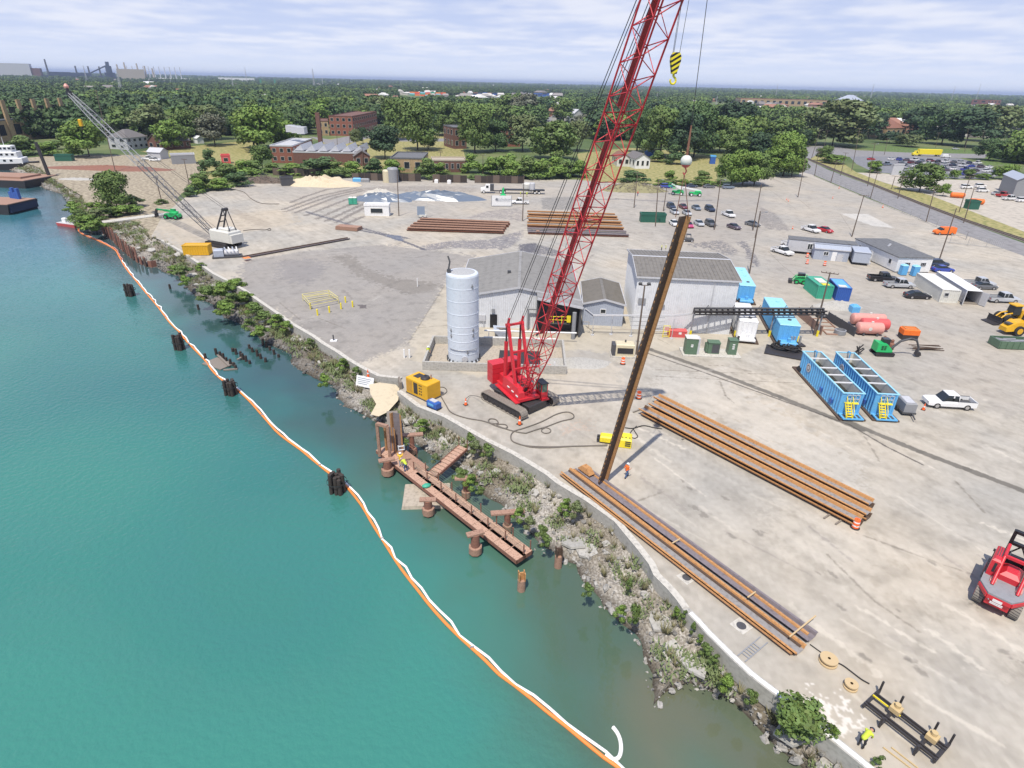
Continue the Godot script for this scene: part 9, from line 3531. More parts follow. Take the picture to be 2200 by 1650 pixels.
func crown(kind: String,seed_: int,cards: int,size: float) -> ArrayMesh:
	# leaf clumps through a crown one metre across,standing from 0 to 1 in height
	var r:=RandomNumberGenerator.new()
	r.seed=seed_
	var clumps:=[]
	for k in ({"broad": 28,"tall": 26,"bush": 16,"low": 11}[kind] as int):
		var a:=r.randf()*TAU
		var y:=r.randf()
		var wide: float={"broad": 0.38*sqrt(sin(PI*clampf(0.25+y*0.72,0,1))),"tall": 0.3*sqrt(sin(PI*clampf(0.15+y*0.8,0,1))),"bush": 0.34*(1.0 - y*0.6),"low": 0.36*(1.0 - y*0.5)}[kind]
		var d:=sqrt(r.randf())*wide
		var base: float={"broad": 0.2,"tall": 0.16,"bush": 0.14,"low": 0.18}[kind]
		clumps.append([V(cos(a)*d,base+y*(0.88 - base),sin(a)*d),r.randf_range(0.13,0.22)*(0.85 if kind == "tall" else 1.0),r.randf_range(0.66,1.3)])
	var mb:=MB.new()
	mb.colored=true
	for i in cards:
		var c: Array=clumps[i % clumps.size()]
		var dir:=V(r.randfn(),r.randfn()+0.25,r.randfn()).normalized()
		var p: Vector3=c[0]+dir*c[1]*pow(r.randf(),0.35)*V(1,0.8,1)
		p.y=maxf(p.y,0.02)
		var n:=(dir+V(r.randfn(),r.randfn(),r.randfn())*0.55).normalized()
		var u:=n.cross(V(r.randfn(),r.randfn(),r.randfn())).normalized()*size*r.randf_range(0.6,1.2)
		var w:=n.cross(u)*r.randf_range(0.5,0.9)
		var k: float=c[2]*r.randf_range(0.8,1.2)
		mb.col=Color(k*r.randf_range(0.9,1.15),k,k*0.9)
		var m:=(n+dir*0.8).normalized()
		mb.quad_n(p - u - w*0.6,p+u*0.2 - w,p+u+w*0.5,p - u*0.3+w,m,m,m,m)
	return mb.mesh()


var crowns:={}


func crown_of(kind: String,k: int) -> ArrayMesh:
	var key:=kind+str(k)
	if not crowns.has(key):
		match kind:
			"near": crowns[key]=crown("broad",100+k,7000,0.026)
			"mid": crowns[key]=crown(["broad","broad","tall"][k % 3],200+k,4500,0.031)
			"far": crowns[key]=crown(["broad","tall"][k % 2],300+k,800,0.075)
			"bush": crowns[key]=crown("bush",400+k,2200,0.04)
			"low": crowns[key]=crown("low",500+k,1500,0.04)
	return crowns[key]


func tree(called: String,label: String,cat: String,at: Vector3,h: float,w: float,lod: String,k: int,m: Material,group:="") -> Node3D:
	var o:=thing(called,label,cat,at,k*2.4,group)
	var c:=piece("crown",crown_of(lod,k),m,o)
	c.scale=V(w*1.32,h*1.05,w*1.32)
	if lod != "bush" and lod != "low":
		var mb:=MB.new()
		var r:=clampf(h*0.022,0.12,0.5)
		mb.tube(V(0,-0.1,0),V(0.1,h*0.45,0),r,r*0.6,7,false)
		for i in 4:
			var a:=i*1.7+k
			mb.tube(V(0.05,h*(0.28+i*0.05),0),V(cos(a)*w*0.28,h*(0.6+i*0.07),sin(a)*w*0.28),r*0.5,r*0.15,5,false)
		part("trunk",mb,M.bark,o)
	return o


const NTH:=["first","second","third","fourth","fifth","sixth","seventh","eighth","ninth","tenth","eleventh","twelfth","thirteenth","fourteenth","fifteenth","sixteenth","seventeenth","eighteenth","nineteenth","twentieth"]
const LOOK:={"leaf_mid": "mid-green","leaf_dark": "dark green","leaf_fresh": "bright green","leaf_olive": "olive green","leaf_grey": "greyish half-bare","leaf_deep": "very dark green"}


func trees() -> void:
	# each group: where it stands,how its members are built,then x,z,height and width of every one
	for d in [
		["beside the tan power house","bush",["leaf_fresh","leaf_mid"],[-233.9,-286.2,6.8,9.3,-235.5,-300.5,8.7,15.6,-223.8,-300.5,5.9,11.8,-234.5,-328.4,7.5,11.7,-209.5,-298.6,7.4,7.9]],
		["behind the demolition yard","mid",["leaf_fresh","leaf_mid","leaf_olive"],[-203.5,-299.9,15.4,17.9,-245,-398.3,17.4,12.2,-209,-368.1,20.4,26.2,-185.7,-340.2,14.3,16.0,-194.4,-379.6,16.7,15.2,-191.2,-396.5,19.3,21.9]],
		["right of the brown cabin","mid",["leaf_grey","leaf_dark","leaf_mid"],[-172.5,-363.2,15.8,16.6,-166.4,-387.1,16.7,12.5,-147.3,-355.9,23.6,19.6]],
		["left of the back fence","bush",["leaf_dark","leaf_fresh","leaf_mid"],[-107.2,-202,3.3,4.3,-108.7,-209.9,4.7,7.1,-109.2,-214.8,6.1,7.7,-126.2,-258.3,8.5,8.6,-103.9,-216.8,4.3,8.5,-111,-237.9,6.3,12.2,-101.2,-225.1,4.8,9.7,-105.5,-241.9,6.6,11.2,-107,-254.7,6.2,9.0]],
		["standing alone on the bank by the work boat","near",["leaf_mid"],[-117.3,-178.6,10.5,9.0]],
		["round the lone bank tree","low",["leaf_fresh","leaf_mid","leaf_fresh","leaf_olive"],[-126.5,-174,2.9,5.3,-117.2,-162.2,3.0,6.5,-111.9,-156.9,2.6,5.7,-115.2,-165.5,2.7,6.6,-120.4,-176.5,2.3,5.1,-113.1,-167.3,2.8,6.7,-111,-170.8,2.5,7.4,-115.3,-183.5,3.3,6.3,-109.1,-174.4,2.2,5.7,-109.9,-189,1.4,4.1]],
		["around the brick factory","mid",["leaf_fresh","leaf_mid","leaf_fresh"],[-136.2,-339.6,21.0,24.7,-109,-268.8,9.8,9.0,-207.3,-553.7,18.0,14.0,-131.4,-359.8,13.9,16.8,-157.4,-475.8,11.8,13.9,-159.9,-512.4,15.5,22.1,-171.6,-567.6,19.8,31.4]],
		["between brick block and garage","mid",["leaf_olive","leaf_deep","leaf_mid"],[-96.83,-382.4,8.7,6.8,-95.38,-394.2,9.3,6.3,-124.9,-524.7,16.7,18.5,-132.3,-618.8,21.5,23.2,-67.16,-321.4,14.7,16.2,-79.92,-427.6,24.9,19.9]],
		["on the dry grass","near",["leaf_mid","leaf_mid","leaf_dark"],[-57.14,-364.4,25.3,21.1,-52.21,-372.3,11.9,8.8,-55.8,-474.1,13.3,19.9,-50.55,-465.1,22.5,19.6,-24.16,-359.3,23.5,17.9,-12.65,-368.4,16.0,15.8]],
		["behind the back fence's left half","bush",["leaf_mid","leaf_fresh","leaf_dark"],[-102.3,-262.6,4.1,7.9,-93.64,-258.8,4.3,13.9,-80.06,-255.3,7.2,16.1,-72.82,-253.2,5.7,11.0,-67.85,-259.8,6.1,8.9,-61.43,-268,5.9,10.2]],
		["behind the back fence's right half","bush",["leaf_fresh","leaf_mid","leaf_fresh"],[-52.9,-267.7,6.3,8.8,-37.17,-254.8,8.0,11.3,-33.68,-269.3,4.5,8.0,-19.6,-275.5,7.4,9.7,-15.42,-256.8,2.0,10.6,-11.83,-273.1,7.1,10.7,-4.69,-270.7,8.5,11.7]],
		["beyond the fence left of the boom","mid",["leaf_mid","leaf_olive","leaf_grey","leaf_mid"],[-10.1,-669.3,23.7,32.2,2.84,-372,19.2,19.5,6.54,-656,25.8,35.5,18.6,-334.2,18.5,22.8,45,-652,20.5,21.8,35.41,-379.5,16.5,14.5,59.07,-559.9,12.8,25.2]],
		["at the hedge left of the boom","bush",["leaf_fresh","leaf_mid","leaf_fresh"],[-1.11,-262.6,7.8,9.9,3.3,-263.3,9.0,13.9,9.6,-261,7.8,9.9,16.65,-265.5,8.1,11.1,22.17,-273.5,7.4,14.6,26.49,-270.7,6.9,9.8]],
		["tall behind the white cottage","near",["leaf_dark","leaf_mid","leaf_mid","leaf_deep"],[70.99,-381.1,23.9,13.4,80.36,-390,21.9,13.8,80.1,-358.3,25.8,21.1,88.97,-348.8,24.0,19.2,100.2,-362.6,27.2,21.5,117.8,-391.8,20.7,20.4]],
		["at the field's right end","mid",["leaf_mid","leaf_deep","leaf_mid"],[126.2,-400.6,14.6,22.5,173.1,-520.1,25.7,32.3,118.6,-349.5,13.5,17.5,183.6,-534.8,18.3,24.5,132.4,-352.3,13.6,16.3]],
		["at the yard corner by the road","near",["leaf_fresh","leaf_fresh","leaf_mid"],[88.18,-257.5,11.6,11.2,92.69,-256.6,13.1,13.3,98.33,-259.1,12.7,11.9,117.8,-290,12.9,15.1,122.9,-290.8,18.0,15.2,126.7,-290.7,12.0,11.7]],
		["on the field by the cottage","bush",["leaf_dark","leaf_mid","leaf_fresh"],[48.07,-255.9,5.4,11.4,73.35,-335,5.7,9.8,64.81,-266.7,4.0,5.7,81.21,-326.5,8.9,11.5,79.39,-267.4,4.7,6.3]],
		["in the hedge behind the parked cars","low",["leaf_fresh","leaf_mid"],[58.55,-251.3,2.4,6.4,62.93,-252,2.2,6.4,67.18,-252.1,2.4,6.4,72.08,-252.8,2.3,6.5,76.75,-252.6,2.6,7.0,81.69,-253.4,2.7,6.5]],
		["around the far end of the road","mid",["leaf_mid","leaf_deep","leaf_mid","leaf_olive"],[179.4,-435.9,17.9,25.2,196.5,-448.4,10.7,15.0,207,-459.6,11.4,11.6,226.8,-464.6,29.8,44.3,237.8,-463,9.2,14.8,294,-543.5,19.8,27.5,410.1,-731,15.9,34.5]],
		["behind the yellow lorry","mid",["leaf_deep","leaf_olive","leaf_deep","leaf_dark"],[286.9,-498.8,7.8,16.3,284.8,-470.4,8.1,18.4,344.7,-557.9,23.9,36.4,328,-499.8,23.1,28.9,334.7,-482.8,24.7,35.6,391,-536.8,27.3,38.2,459.5,-603.5,25.7,41.6]],
		["round-topped on the grass at the right","near",["leaf_dark"],[283.2,-384.4,11.7,14.2,301.4,-393,10.7,13.8]],
		["around the crowded far lot","mid",["leaf_mid","leaf_fresh","leaf_fresh"],[172.2,-357.7,7.8,8.1,172.8,-347,4.4,12.9,174.7,-309.9,5.5,7.7,162.8,-252.3,10.6,13.0,165.5,-241.7,4.4,4.3,204.8,-295.2,3.7,5.0,212.2,-296.4,4.3,5.6,217.9,-294.7,2.7,5.0,229,-295.5,6.5,10.1]]]:
		var f: Array=d[3]
		for i in range(0,f.size(),4):
			var n:=i/4
			var m: String=d[2][n % d[2].size()]
			var one: bool=f.size() == 4
			var bush: bool=d[1] == "bush" or d[1] == "low"
			tree("shrub" if bush else "broadleaf_tree","%s %s %s%s" % [LOOK[m],"shrub" if bush else "tree",d[0],"" if one else ", %s from the left" % NTH[n]],"shrub" if bush else "tree",V(f[i],0,f[i+1]),f[i+2],f[i+3],d[1],n % 4,M[m],"" if one else "%s %s" % ["shrubs" if bush else "trees",d[0]])
	woods()


const VIEWS:=[[-0.133,0.050,1002,1701],[-0.044,0.040,1092,1850],[0.035,0.035,1145,1939],[0.049,0.012,393,816],[0.064,0.012,528,1085],[0.380,0.100,933,1727],[0.090,0.030,474,707],[0.621,0.030,1687,2440],[0.472,0.030,1197,1740],[-0.677,0.060,264,471]]  # gaps that leave farther things in sight: direction,half width,from,to


func in_view(az: float,d: float) -> bool:
	for v in VIEWS:
		if absf(az - v[0]) < v[1] and d > v[2] and d < v[3]:
			return true
	return false


func woods() -> void:
	var r:=RandomNumberGenerator.new()
	r.seed=99
	var open:=noise(0.0028,3,71)
	var tones:=noise(0.006,3,72)
	# the nearest trees of the woods one by one
	var spots:=[]
	var tries:=0
	while spots.size() < 180 and tries < 9000:
		tries += 1
		var az:=deg_to_rad(r.randf_range(-44,44))
		var d:=r.randf_range(455.0,860.0)
		var p:=V(sin(az)*d,0,-cos(az)*d)
		if open.get_noise_2d(p.x,p.z) > 0.3 or az > 0.36 and az < 0.66 and d < 780 or az > -0.32 and az < 0.1 and d < 560 or in_view(az,d):
			continue
		var ok:=true
		for q in spots:
			if q.distance_squared_to(p) < 110.0:
				ok=false
				break
		if ok:
			spots.append(p)
	spots.sort_custom(func(a,b): return a.x/a.z > b.x/b.z)
	for i in spots.size():
		var p: Vector3=spots[i]
		var m: String=["leaf_deep","leaf_dark","leaf_mid","leaf_mid"][int(clampf((tones.get_noise_2d(p.x,p.z)+0.4)*4.0,0,3.9))]
		var h:=r.randf_range(12,19)
		tree("woodland_tree","%s tree in the woods %s, %s from the left" % [LOOK[m],["left of the white boom","behind the white boom","behind the brick factory","behind the brown brick block","behind the dry grass","left of the red boom","right of the red boom","behind the pinkish terminal","beyond the right-hand road"][i*9/spots.size()],NTH[i % 20]],"tree",p,h,h*r.randf_range(0.9,1.25),"far",i % 6,M[m],"trees at the near edge of the distant woods")
	# and the rest to the horizon as one mass
	var bins:={}
	for i in 52000:
		var az:=deg_to_rad(r.randf_range(-50,50))
		var u:=r.randf()
		var d:=470.0*pow(22.0,u)
		var p:=V(sin(az)*d,0,-cos(az)*d)
		var gap:=open.get_noise_2d(p.x*0.6,p.z*0.6)
		if gap > 0.17 or az > 0.36 and az < 0.66 and d < 780 or az > -0.32 and az < 0.1 and d < 580 or in_view(az,d):
			continue
		var k:=r.randi() % 6
		var s:=r.randf_range(10,17)*(1.0 if d < 2500 else 1.0+(d - 2500)/6500)
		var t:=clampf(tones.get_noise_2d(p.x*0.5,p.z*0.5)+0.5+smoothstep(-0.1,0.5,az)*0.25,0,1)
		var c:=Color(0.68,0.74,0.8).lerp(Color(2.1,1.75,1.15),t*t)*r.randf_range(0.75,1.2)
		if not bins.has(k):
			bins[k]=[[],[]]
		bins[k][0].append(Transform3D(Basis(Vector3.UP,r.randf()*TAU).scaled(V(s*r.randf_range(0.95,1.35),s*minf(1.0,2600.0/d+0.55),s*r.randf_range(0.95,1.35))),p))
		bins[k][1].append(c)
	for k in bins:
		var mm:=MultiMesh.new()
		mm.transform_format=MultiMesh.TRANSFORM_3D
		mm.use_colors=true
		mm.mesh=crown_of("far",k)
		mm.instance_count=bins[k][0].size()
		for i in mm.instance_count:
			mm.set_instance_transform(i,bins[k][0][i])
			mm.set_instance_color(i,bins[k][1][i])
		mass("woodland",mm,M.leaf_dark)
	# roofs glimpsed between the far trees
	var box:=MB.new()
	box.bx(-0.5,0.5,0,0.6,-0.5,0.5)
	box.frustum(V(-0.55,0.6,-0.55),V(0.55,1.0,0.55),0.1,0.5)
	var mm:=MultiMesh.new()
	mm.transform_format=MultiMesh.TRANSFORM_3D
	mm.use_colors=true
	mm.mesh=box.mesh()
	mm.instance_count=900
	var tone:=[Color(0.75,0.75,0.75),Color(0.3,0.28,0.27),Color(0.34,0.17,0.12),Color(0.6,0.58,0.55),Color(0.22,0.2,0.2)]
	for i in 900:
		var az:=deg_to_rad(r.randf_range(-46,46))
		var d:=700.0*pow(9.0,r.randf())
		if open.get_noise_2d(sin(az)*d*0.6,-cos(az)*d*0.6) < 0.1:
			d *= 1.12
		var s:=r.randf_range(9,16)
		mm.set_instance_transform(i,Transform3D(Basis(Vector3.UP,r.randf()*PI).scaled(V(s*r.randf_range(1,2.2),r.randf_range(7,13),s)),V(sin(az)*d,0,-cos(az)*d)))
		mm.set_instance_color(i,tone[r.randi() % 5])
	mass("distant_rooftops",mm,M.stone)


func mass(called: String,mm: MultiMesh,m: Material) -> void:
	var o:=MultiMeshInstance3D.new()
	o.name=numbered(called)
	o.multimesh=mm
	o.material_override=m
	add_child(o)
	o.set_meta("kind","stuff")


func litter() -> void:
	the_boom()
	dolphins()
	sheet_wall()
	bank_growth()
	rubble()


func the_boom() -> void:
	var pts:=smooth(L([8.54,-21.33,7.47,-22.67,6.11,-23.59,4.58,-25.02,2.93,-26.37,1.1,-27.99,-0.34,-29.07,-1.77,-30.6,-3.48,-32.23,-5.12,-33.97,-6.57,-35.72,-7.78,-37.33,-8.92,-38.8,-10.17,-40.61,-11.7,-42.99,-13.18,-45.24,-14.64,-47.67,-16.25,-49.88,-17.38,-51.23,-19.66,-53.39,-21.98,-55.6,-24.29,-57.88,-26.21,-59.54,-28.32,-61.55,-30.35,-63.95,-32.5,-66.5,-34.8,-69.22,-37.55,-72.09,-40.33,-74.43,-43.45,-77.65,-46.83,-81.95,-51.06,-86.62,-54.42,-90.54,-55.33,-91.76,-59.93,-96.86,-65.44,-103.7,-72.45,-112,-79.1,-120,-85.84,-128.1,-92.9,-137.4,-97.69,-143.5,-106.1,-151,-113.4,-156.7,-117.9,-161,-120.9,-165.7],-2.4),4)
	var line:=resample(pts,1.5)
	var wob:=noise(0.3,2,81)
	var o:=thing("containment_boom","long orange floating oil boom snaking down the river from dolphin to dolphin","oil boom",Vector3.ZERO)
	var w:=thing("sorbent_boom","white sorbent boom floating along the shore side of the orange boom","oil boom",Vector3.ZERO)
	for i in range(0,line.size() - 10,10):
		var a:=[]
		var b:=[]
		for k in 11:
			var p: Vector3=line[i+k]
			var q: Vector3=line[mini(i+k+1,line.size() - 1)] - line[maxi(i+k - 1,0)]
			var s:=q.normalized().cross(Vector3.UP)
			p.y=WATER+0.06
			a.append(p)
			b.append(p+s*(0.27+0.3*wob.get_noise_1d((i+k)*1.7) - (0.08 if k == 0 or k == 10 else 0.0))+V(0,0.05,0))
		var mb:=MB.new()
		mb.path(a,0.13,8)
		part("float",mb,M.boom_orange,o)
		mb=MB.new()
		mb.beam(a[0] - V(0,0.2,0),a[0]+V(0,0.2,0),0.1,0.3)
		part("connector",mb,M.mid_grey,o)
		mb=MB.new()
		if i < 95:
			mb.path(b,0.105,8)
			part("sock",mb,M.sorbent,w)
		else:
			mb.path(b,0.1,6)
			part("float",mb,M.pink_paint,o)
	var mb:=MB.new()
	mb.path(smooth(L([6.63,-23.53,6.82,-23.31,7.14,-23.21,7.45,-23.41,7.64,-23.93,7.66,-24.54,7.52,-25.01,7.31,-25.34],-2.4),4),0.14,8)
	solo("sorbent_boom",mb,M.sorbent,"loose white curl of sorbent boom trailing off near the bottom edge","oil boom")


func dolphins() -> void:
	for d in [["nearest the middle of the frame, by the dock",V(-17.89,-2.5,-50.34),1.05,2.1],["second, where the white sock begins",V(-37.93,-2.5,-71.06),1.05,1.9],["third, upstream of the rotten stubs",V(-52.13,-2.5,-85.4),1.0,2.3],["small, standing apart outside the boom upstream",V(-74.12,-2.5,-110),1.1,2.2]]:
		var o:=thing("mooring_dolphin","dark cluster of timber mooring piles, "+d[0],"mooring piles",d[1],0.3,"timber dolphins along the boom")
		for k in 12:
			var mb:=MB.new()
			var a:=k*2.4
			var r: float=sqrt(k/12.0)*d[2]*0.72
			var p:=V(cos(a)*r,0,sin(a)*r)
			mb.tube(p*1.1+V(0,-1.5,0),p+V(0,d[3]+rng.randf_range(-0.3,0.3),0),0.24,0.21,9)
			part("timber_pile",mb,M.old_wood,o)
		var mb:=MB.new()
		mb.lathe([W(d[2]*0.72+0.26,1.2),W(d[2]*0.72+0.26,1.34)],18)
		part("band",mb,M.dark_steel,o)
	var rows:=[["in the bank-side row",L([-40.07,-87.76,-39.18,-86.87,-38.21,-85.78,-36.93,-84.28,-35.92,-83.24,-34.14,-85.11],-2.5)],["in the middle row",L([-41.56,-86.26,-40.54,-84.96,-39.29,-83.48,-38.35,-82.58,-37.3,-81.45],-2.5)],["in the third row out",L([-43.74,-84.99,-42.66,-83.94,-41.6,-82.91,-40.9,-82.09,-40.22,-81.49,-39.37,-80.71],-2.5)],["beside the sunken planks",L([-46.41,-81.77,-45.54,-83.55,-44.55,-82.74,-43.83,-81.92,-43.04,-81.12,-42.01,-80.15,-41.33,-79.78,-40.58,-78.81],-2.5)],["alone in the open cove",L([-69.08,-114.8,-57.75,-103.2,-51.07,-99.45],-2.5)]]
	for q in rows:
		var n:=0
		for p in q[1]:
			var mb:=MB.new()
			mb.tube(p+V(0,-1,0),p+V(rng.randf_range(-0.1,0.1),rng.randf_range(0.5,1.1),0),0.26,0.2,8)
			solo("pile_stub",mb,M.old_wood,"rotten black stub in the cove %s, %s from the left" % [q[0],NTH[n]],"pile stub","rotten pile stubs in the cove")
			n += 1
	for k in 4:
		var mb:=MB.new()
		var a: Vector3=[V(-45.61,-2.42,-81.22),V(-45.1,-2.2,-82.9),V(-42.15,-2.42,-78.16),V(-41.44,-2.2,-81.4)][k]
		var b: Vector3=[V(-42,-2.42,-79.37),V(-41.68,-2.2,-79.12),V(-40.32,-2.42,-78.66),V(-41.01,-2.2,-82.49)][k]
		mb.beam(a,b,2.6 if k == 0 else 0.3,0.16)
		solo("sunken_plank",mb,M.grey_wood,["broad grey plank platform lying awash inside the boom","grey timber across the stubs beside the platform","grey timber at the lower edge of the plank platform","short grey timber between the third row's stubs"][k],"timber")
	var b: Vector3=V(-19.89,-1.6,-71.81)
	var o:=thing("notice_board","white notice board with grey lines leaning on the grassy bank","sign",b,-0.35)
	var mb:=MB.new()
	mb.x=Transform3D(Basis(Vector3.RIGHT,-0.35),V(0,0.9,0))
	mb.bx(-1.35,1.35,-0.6,0.85,-0.04,0.04)
	part("board",mb,M.white_paint,o)
	for k in 4:
		mb=MB.new()
		mb.x=Transform3D(Basis(Vector3.RIGHT,-0.35),V(0,0.9,0))
		mb.bx(-1.1,1.0 - k*0.2,0.5 - k*0.25,0.58 - k*0.25,0.04,0.05)
		part("text_line",mb,M.car_slate,o)
	for x in [-1.1,1.1]:
		mb=MB.new()
		mb.bx(x - 0.06,x+0.06,-0.6,1.0,-0.25,-0.1)
		part("post",mb,M.dark_grey,o)


func sheet_wall() -> void:
	var line:=resample(L([-110.8,-160.1,-104.4,-153.4,-96.33,-144,-87.27,-134.2,-80.93,-128.7,-79.91,-129.9],-2.5),1.25)
	var o:=thing("sheet_pile_wall","rusty upright sheet pile wall at the water below the white crane","retaining wall",line[0])
	for i in line.size() - 1:
		var a: Vector3=line[i] - line[0]
		var b: Vector3=line[i+1] - line[0]
		var s:=(b - a).normalized().cross(Vector3.UP)*(0.22 if i % 2 else -0.22)
		var mb:=MB.new()
		var h:=3.2+rng.randf_range(-0.5,0.35) - (1.6 if i > line.size() - 9 else 0.0)
		mb.beam(a.lerp(b,0.5)+s+V(0,-1.0,0),a.lerp(b,0.5)+s+V(0,h,0),a.distance_to(b)*0.92,0.14,(b - a).normalized().cross(Vector3.UP))
		part("sheet",mb,M.rust_red if i % 3 else M.rust_dark,o)
	var mb:=MB.new()
	mb.x=place(V(-105.6,0.05,-167.2),0.874)
	mb.bx(-9,9,-0.3,0.15,-1.6,1.6)
	solo("concrete_slab",mb,M.pale_concrete,"flat pale concrete slab on the quay beside the green telehandler","slab")


func bank_growth() -> void:
	for d in [
		["on the bank below the white crane",["leaf_fresh","leaf_mid","leaf_fresh"],[-120.9,-166.4,3.4,3.9,-113.6,-158.2,3.8,4.9,-126.8,-181.1,1.6,3.9,-107.7,-153.2,2.9,5.6,-118.9,-178.4,1.6,7.0,-114.4,-179,1.6,6.4,-70.17,-119.3,1.2,2.5,-67.53,-117.8,1.9,3.6,-63.44,-111.1,1.8,2.4,-65.85,-122.3,1.2,2.6,-55.74,-103.2,2.1,3.7,-53.73,-105.4,2.6,4.2,-48.66,-95.75,2.2,3.1,-50.42,-101.7,1.7,3.7,-53.39,-109.7,1.6,4.1,-48.91,-103.1,1.7,3.3,-44.68,-97.19,1.6,2.9]],
		["on the dark bank by the rotten stubs",["leaf_fresh","leaf_mid","leaf_fresh"],[-49.74,-96.84,1.8,3.1,-42.82,-90.12,1.4,2.4,-44.87,-97.18,1.4,2.9,-39.65,-86.81,1.7,2.7,-42.04,-94.5,1.2,2.9,-39.15,-92.49,1.4,3.0,-36.57,-89.5,1.2,2.2,-31.11,-84.03,0.9,1.4,-24.6,-70.14,1.7,1.7,-24.02,-76.4,1.1,1.8,-21.51,-73.87,0.9,1.4]],
		["below the quay wall around the dock",["leaf_mid","leaf_fresh","leaf_olive","leaf_mid"],[-11.66,-56.4,0.6,0.8,-10.44,-60.54,0.8,1.8,-8.02,-53.32,0.6,1.0,-5.04,-50.46,1.0,1.7,-4.37,-56.25,1.7,1.2,-3.86,-49.11,1.3,1.5,-3.8,-55.32,1.1,1.4,-2.86,-48,0.7,1.0,-2.36,-54.69,1.3,1.5,0.94,-44.39,1.0,1.3,1.91,-43.1,0.9,1.2,3.04,-41.87,1.2,1.2,3.41,-40.66,1.2,1.0,5.37,-45.41,1.4,1.3,6.32,-44.76,1.4,1.4]],
		["on the lower rubble bank",["leaf_mid","leaf_fresh","leaf_mid"],[6.51,-35.07,1.1,0.9,8.8,-33.03,1.0,1.0,9.9,-35.92,0.5,0.6,9.65,-32.28,2.1,1.0,13.14,-33.28,0.7,0.5,13.57,-32.84,0.8,0.6,13.97,-31.65,0.8,0.5,14.27,-30.82,0.7,0.5,14.53,-29.92,0.7,0.9,14.86,-29.06,0.6,0.7,15.06,-27.05,0.9,1.1,16.37,-26.06,1.1,0.9,17.94,-24.02,1.3,1.2]],
		["by the wall and white dust",["leaf_fresh","leaf_mid"],[19.12,-25.63,0.5,0.6,19.38,-24.99,0.7,0.7,19.59,-24.45,0.7,0.7,20.33,-23.63,0.5,0.5,20.48,-23.33,0.5,0.5,22.28,-21.68,0.5,0.6]]]:
		var f: Array=d[2]
		for i in range(0,f.size(),4):
			var m: String=d[1][(i/4) % d[1].size()]
			tree("bank_bush","%s bush %s, %s from the left" % [LOOK[m],d[0],NTH[i/4]],"bush",V(f[i],-0.75 if d[0] != "by the wall and white dust" else 0.0,f[i+1]),clampf(f[i+2],0.7,3.5)+0.4,f[i+3],"low",(i/4) % 4,M[m],"bushes "+d[0])
	tree("round_bush","large round dark green bush on the bank at the bottom edge by the wall","bush",V(18.53,-0.4,-24.07),2.4,3.4,"bush",2,M.leaf_mid)
	var spill:=MB.new()
	spill.sheet(Q([-18.97,-70.44,-17.73,-71.13,-15.46,-70.63,-14.82,-69.65,-14.44,-66.74,-15.23,-63.97,-16.15,-62.91,-17.22,-63.29,-17.03,-65.68,-18.3,-68.14]),0.0)
	for i in spill.v.size():
		spill.v[i].y=-0.25 - clampf((spill.v[i].z - -70.55)*0.06,0.0,1.5)
	struct("sand_spill",spill,M.sand)
	# dry grass tufts and driftwood
	var gm:=MB.new()
	for k in 26:
		var a:=rng.randf()*TAU
		var b:=V(cos(a),rng.randf_range(1.2,2.6),sin(a))*0.35
		gm.tri(V(-0.03,0,0.02),V(0.03,0,-0.02),b)
	var mm:=MultiMesh.new()
	mm.transform_format=MultiMesh.TRANSFORM_3D
	mm.use_colors=false
	mm.mesh=gm.mesh()
	mm.instance_count=1300
	for i in 1300:
		var t:=rng.randf()
		var p:=bank_point(t,rng.randf_range(0.02,0.75))
		mm.set_instance_transform(i,Transform3D(Basis(Vector3.UP,rng.randf()*TAU).scaled(Vector3.ONE*rng.randf_range(0.5,1.4)),p))
	mass("dry_grass_tufts",mm,M.straw)
	var wm:=MB.new()
	for k in 34:
		var a:=rng.randf()*TAU
		var u:=V(cos(a),0,sin(a))
		var p:=V(rng.randfn()*0.22,rng.randf()*0.3,rng.randfn()*0.22)
		wm.tri(p - u*0.05,p+u*0.05,p+V(-u.z,1.2,u.x)*0.16)
	mm=MultiMesh.new()
	mm.transform_format=MultiMesh.TRANSFORM_3D
	mm.mesh=wm.mesh()
	mm.instance_count=1100
	var patch:=noise(0.16,3,83)
	var got:=0
	while got < 1100:
		var p:=bank_point(rng.randf(),rng.randf_range(0.0,0.8))
		if patch.get_noise_2d(p.x,p.z) > (0.05 if rng.randf() < 0.9 else -0.3):
			mm.set_instance_transform(got,Transform3D(Basis(Vector3.UP,rng.randf()*TAU).scaled(Vector3.ONE*rng.randf_range(0.6,2.0)),p+V(rng.randf() - 0.5,-0.03,rng.randf() - 0.5)))
			got += 1
	mass("bank_weeds",mm,M.leaf_olive)
	for k in 9:
		var mb:=MB.new()
		var p:=bank_point([0.12,0.2,0.31,0.36,0.4,0.47,0.55,0.62,0.26][k],0.5)+V(0,0.15,0)
		var d:=V(rng.randf_range(-1,1),rng.randf_range(-0.05,0.25),rng.randf_range(-1,1)).normalized()*rng.randf_range(1.2,3.2)
		mb.tube(p,p+d,0.1,0.05,6)
		mb.tube(p+d*0.5,p+d*0.7+V(0.4,0.2,0.3),0.05,0.02,5)
		solo("driftwood",mb,M.grey_wood,"bleached driftwood log lying on the bank, %s from the near end" % NTH[k],"driftwood","driftwood on the bank")


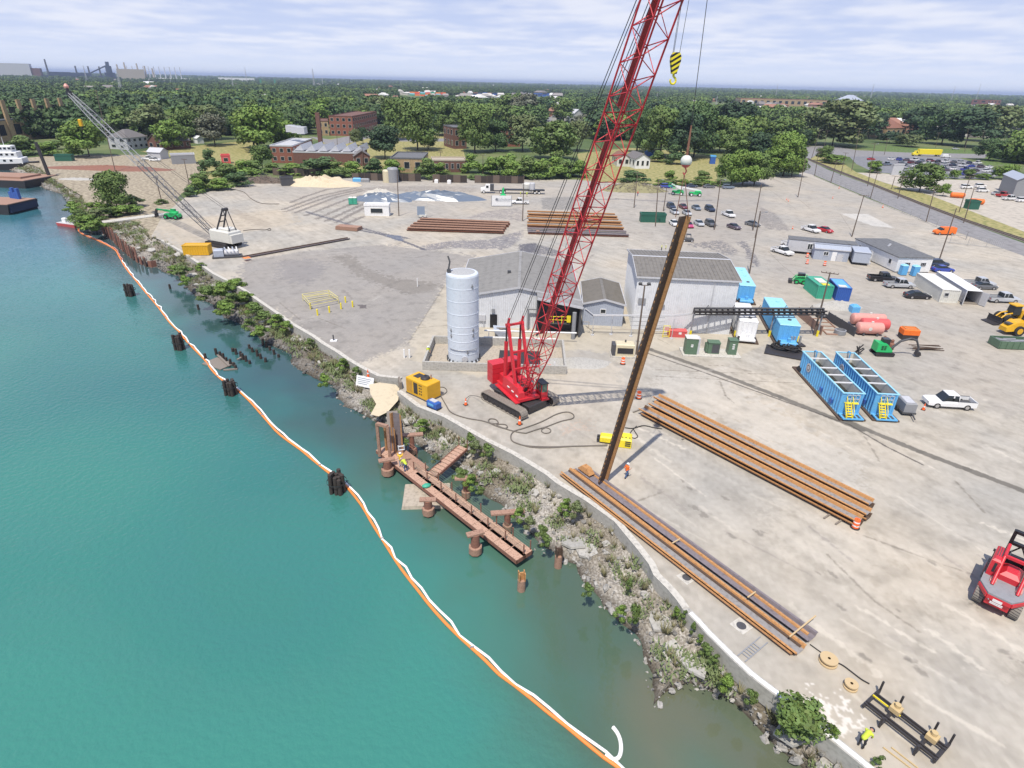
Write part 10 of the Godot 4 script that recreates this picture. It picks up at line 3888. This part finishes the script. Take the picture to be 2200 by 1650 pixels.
func rubble() -> void:
	var r:=RandomNumberGenerator.new()
	r.seed=5
	for v in 3:
		var mb:=MB.new()
		mb.colored=true
		var n:=noise(0.9,2,90+v)
		mb.ball(Vector3.ZERO,V(0.5,0.32,0.42),7,5)
		for i in mb.v.size():
			mb.v[i] *= 1.0+0.7*n.get_noise_3dv(mb.v[i]*2.0)
		for i in range(0,mb.v.size(),3):
			var m:=(mb.v[i+2] - mb.v[i]).cross(mb.v[i+1] - mb.v[i]).normalized()
			for k in 3:
				mb.n[i+k]=m
		var mm:=MultiMesh.new()
		mm.transform_format=MultiMesh.TRANSFORM_3D
		mm.use_colors=true
		mm.mesh=mb.mesh()
		mm.instance_count=2600
		for i in 2600:
			var t:=r.randf()
			var a:=r.randf()
			a=r.randf_range(0.75,1.12) if r.randf() < 0.5 else a
			var p:=bank_point(t,a)+V(r.randf_range(-0.4,0.4),0.02,r.randf_range(-0.4,0.4))
			var s:=0.1+0.7*pow(r.randf(),4.5)
			mm.set_instance_transform(i,Transform3D(Basis.from_euler(V(r.randf()*0.8,r.randf()*TAU,r.randf()*0.8)).scaled(Vector3.ONE*s),p))
			var g:=r.randf_range(0.2,0.42)*(0.55 if p.z < -72 and p.z > -150 else 1.0)
			mm.set_instance_color(i,Color(g*1.03,g,g*0.94))
		mass("rubble",mm,M.stone)
		cache["rock%d" % v]=mb.mesh()
	# broken slabs one can tell apart
	for k in 44:
		var t:=(k+r.randf())/44.0*0.62
		var p:=bank_point(t,r.randf_range(0.15,0.7))
		var mb:=MB.new()
		var w:=r.randf_range(0.5,1.5)
		var q:=[]
		for i in 6:
			q.append(Vector2(cos(TAU*i/6),sin(TAU*i/6))*w*r.randf_range(0.6,1.0))
		mb.x=Transform3D(Basis.from_euler(V(-PI/2+r.randf_range(-0.3,0.3),r.randf_range(-0.3,0.3),0)),p+V(0,0.1,0))
		mb.prism(q,0,0.22)
		solo("broken_slab",mb,M.concrete,"broken concrete slab on the rubble bank, %s from the near end" % (NTH[k] if k < 20 else NTH[k % 20]+" of the next twenty" if k < 40 else NTH[k % 20]+" of the last few"),"concrete slab","broken slabs on the rubble bank")
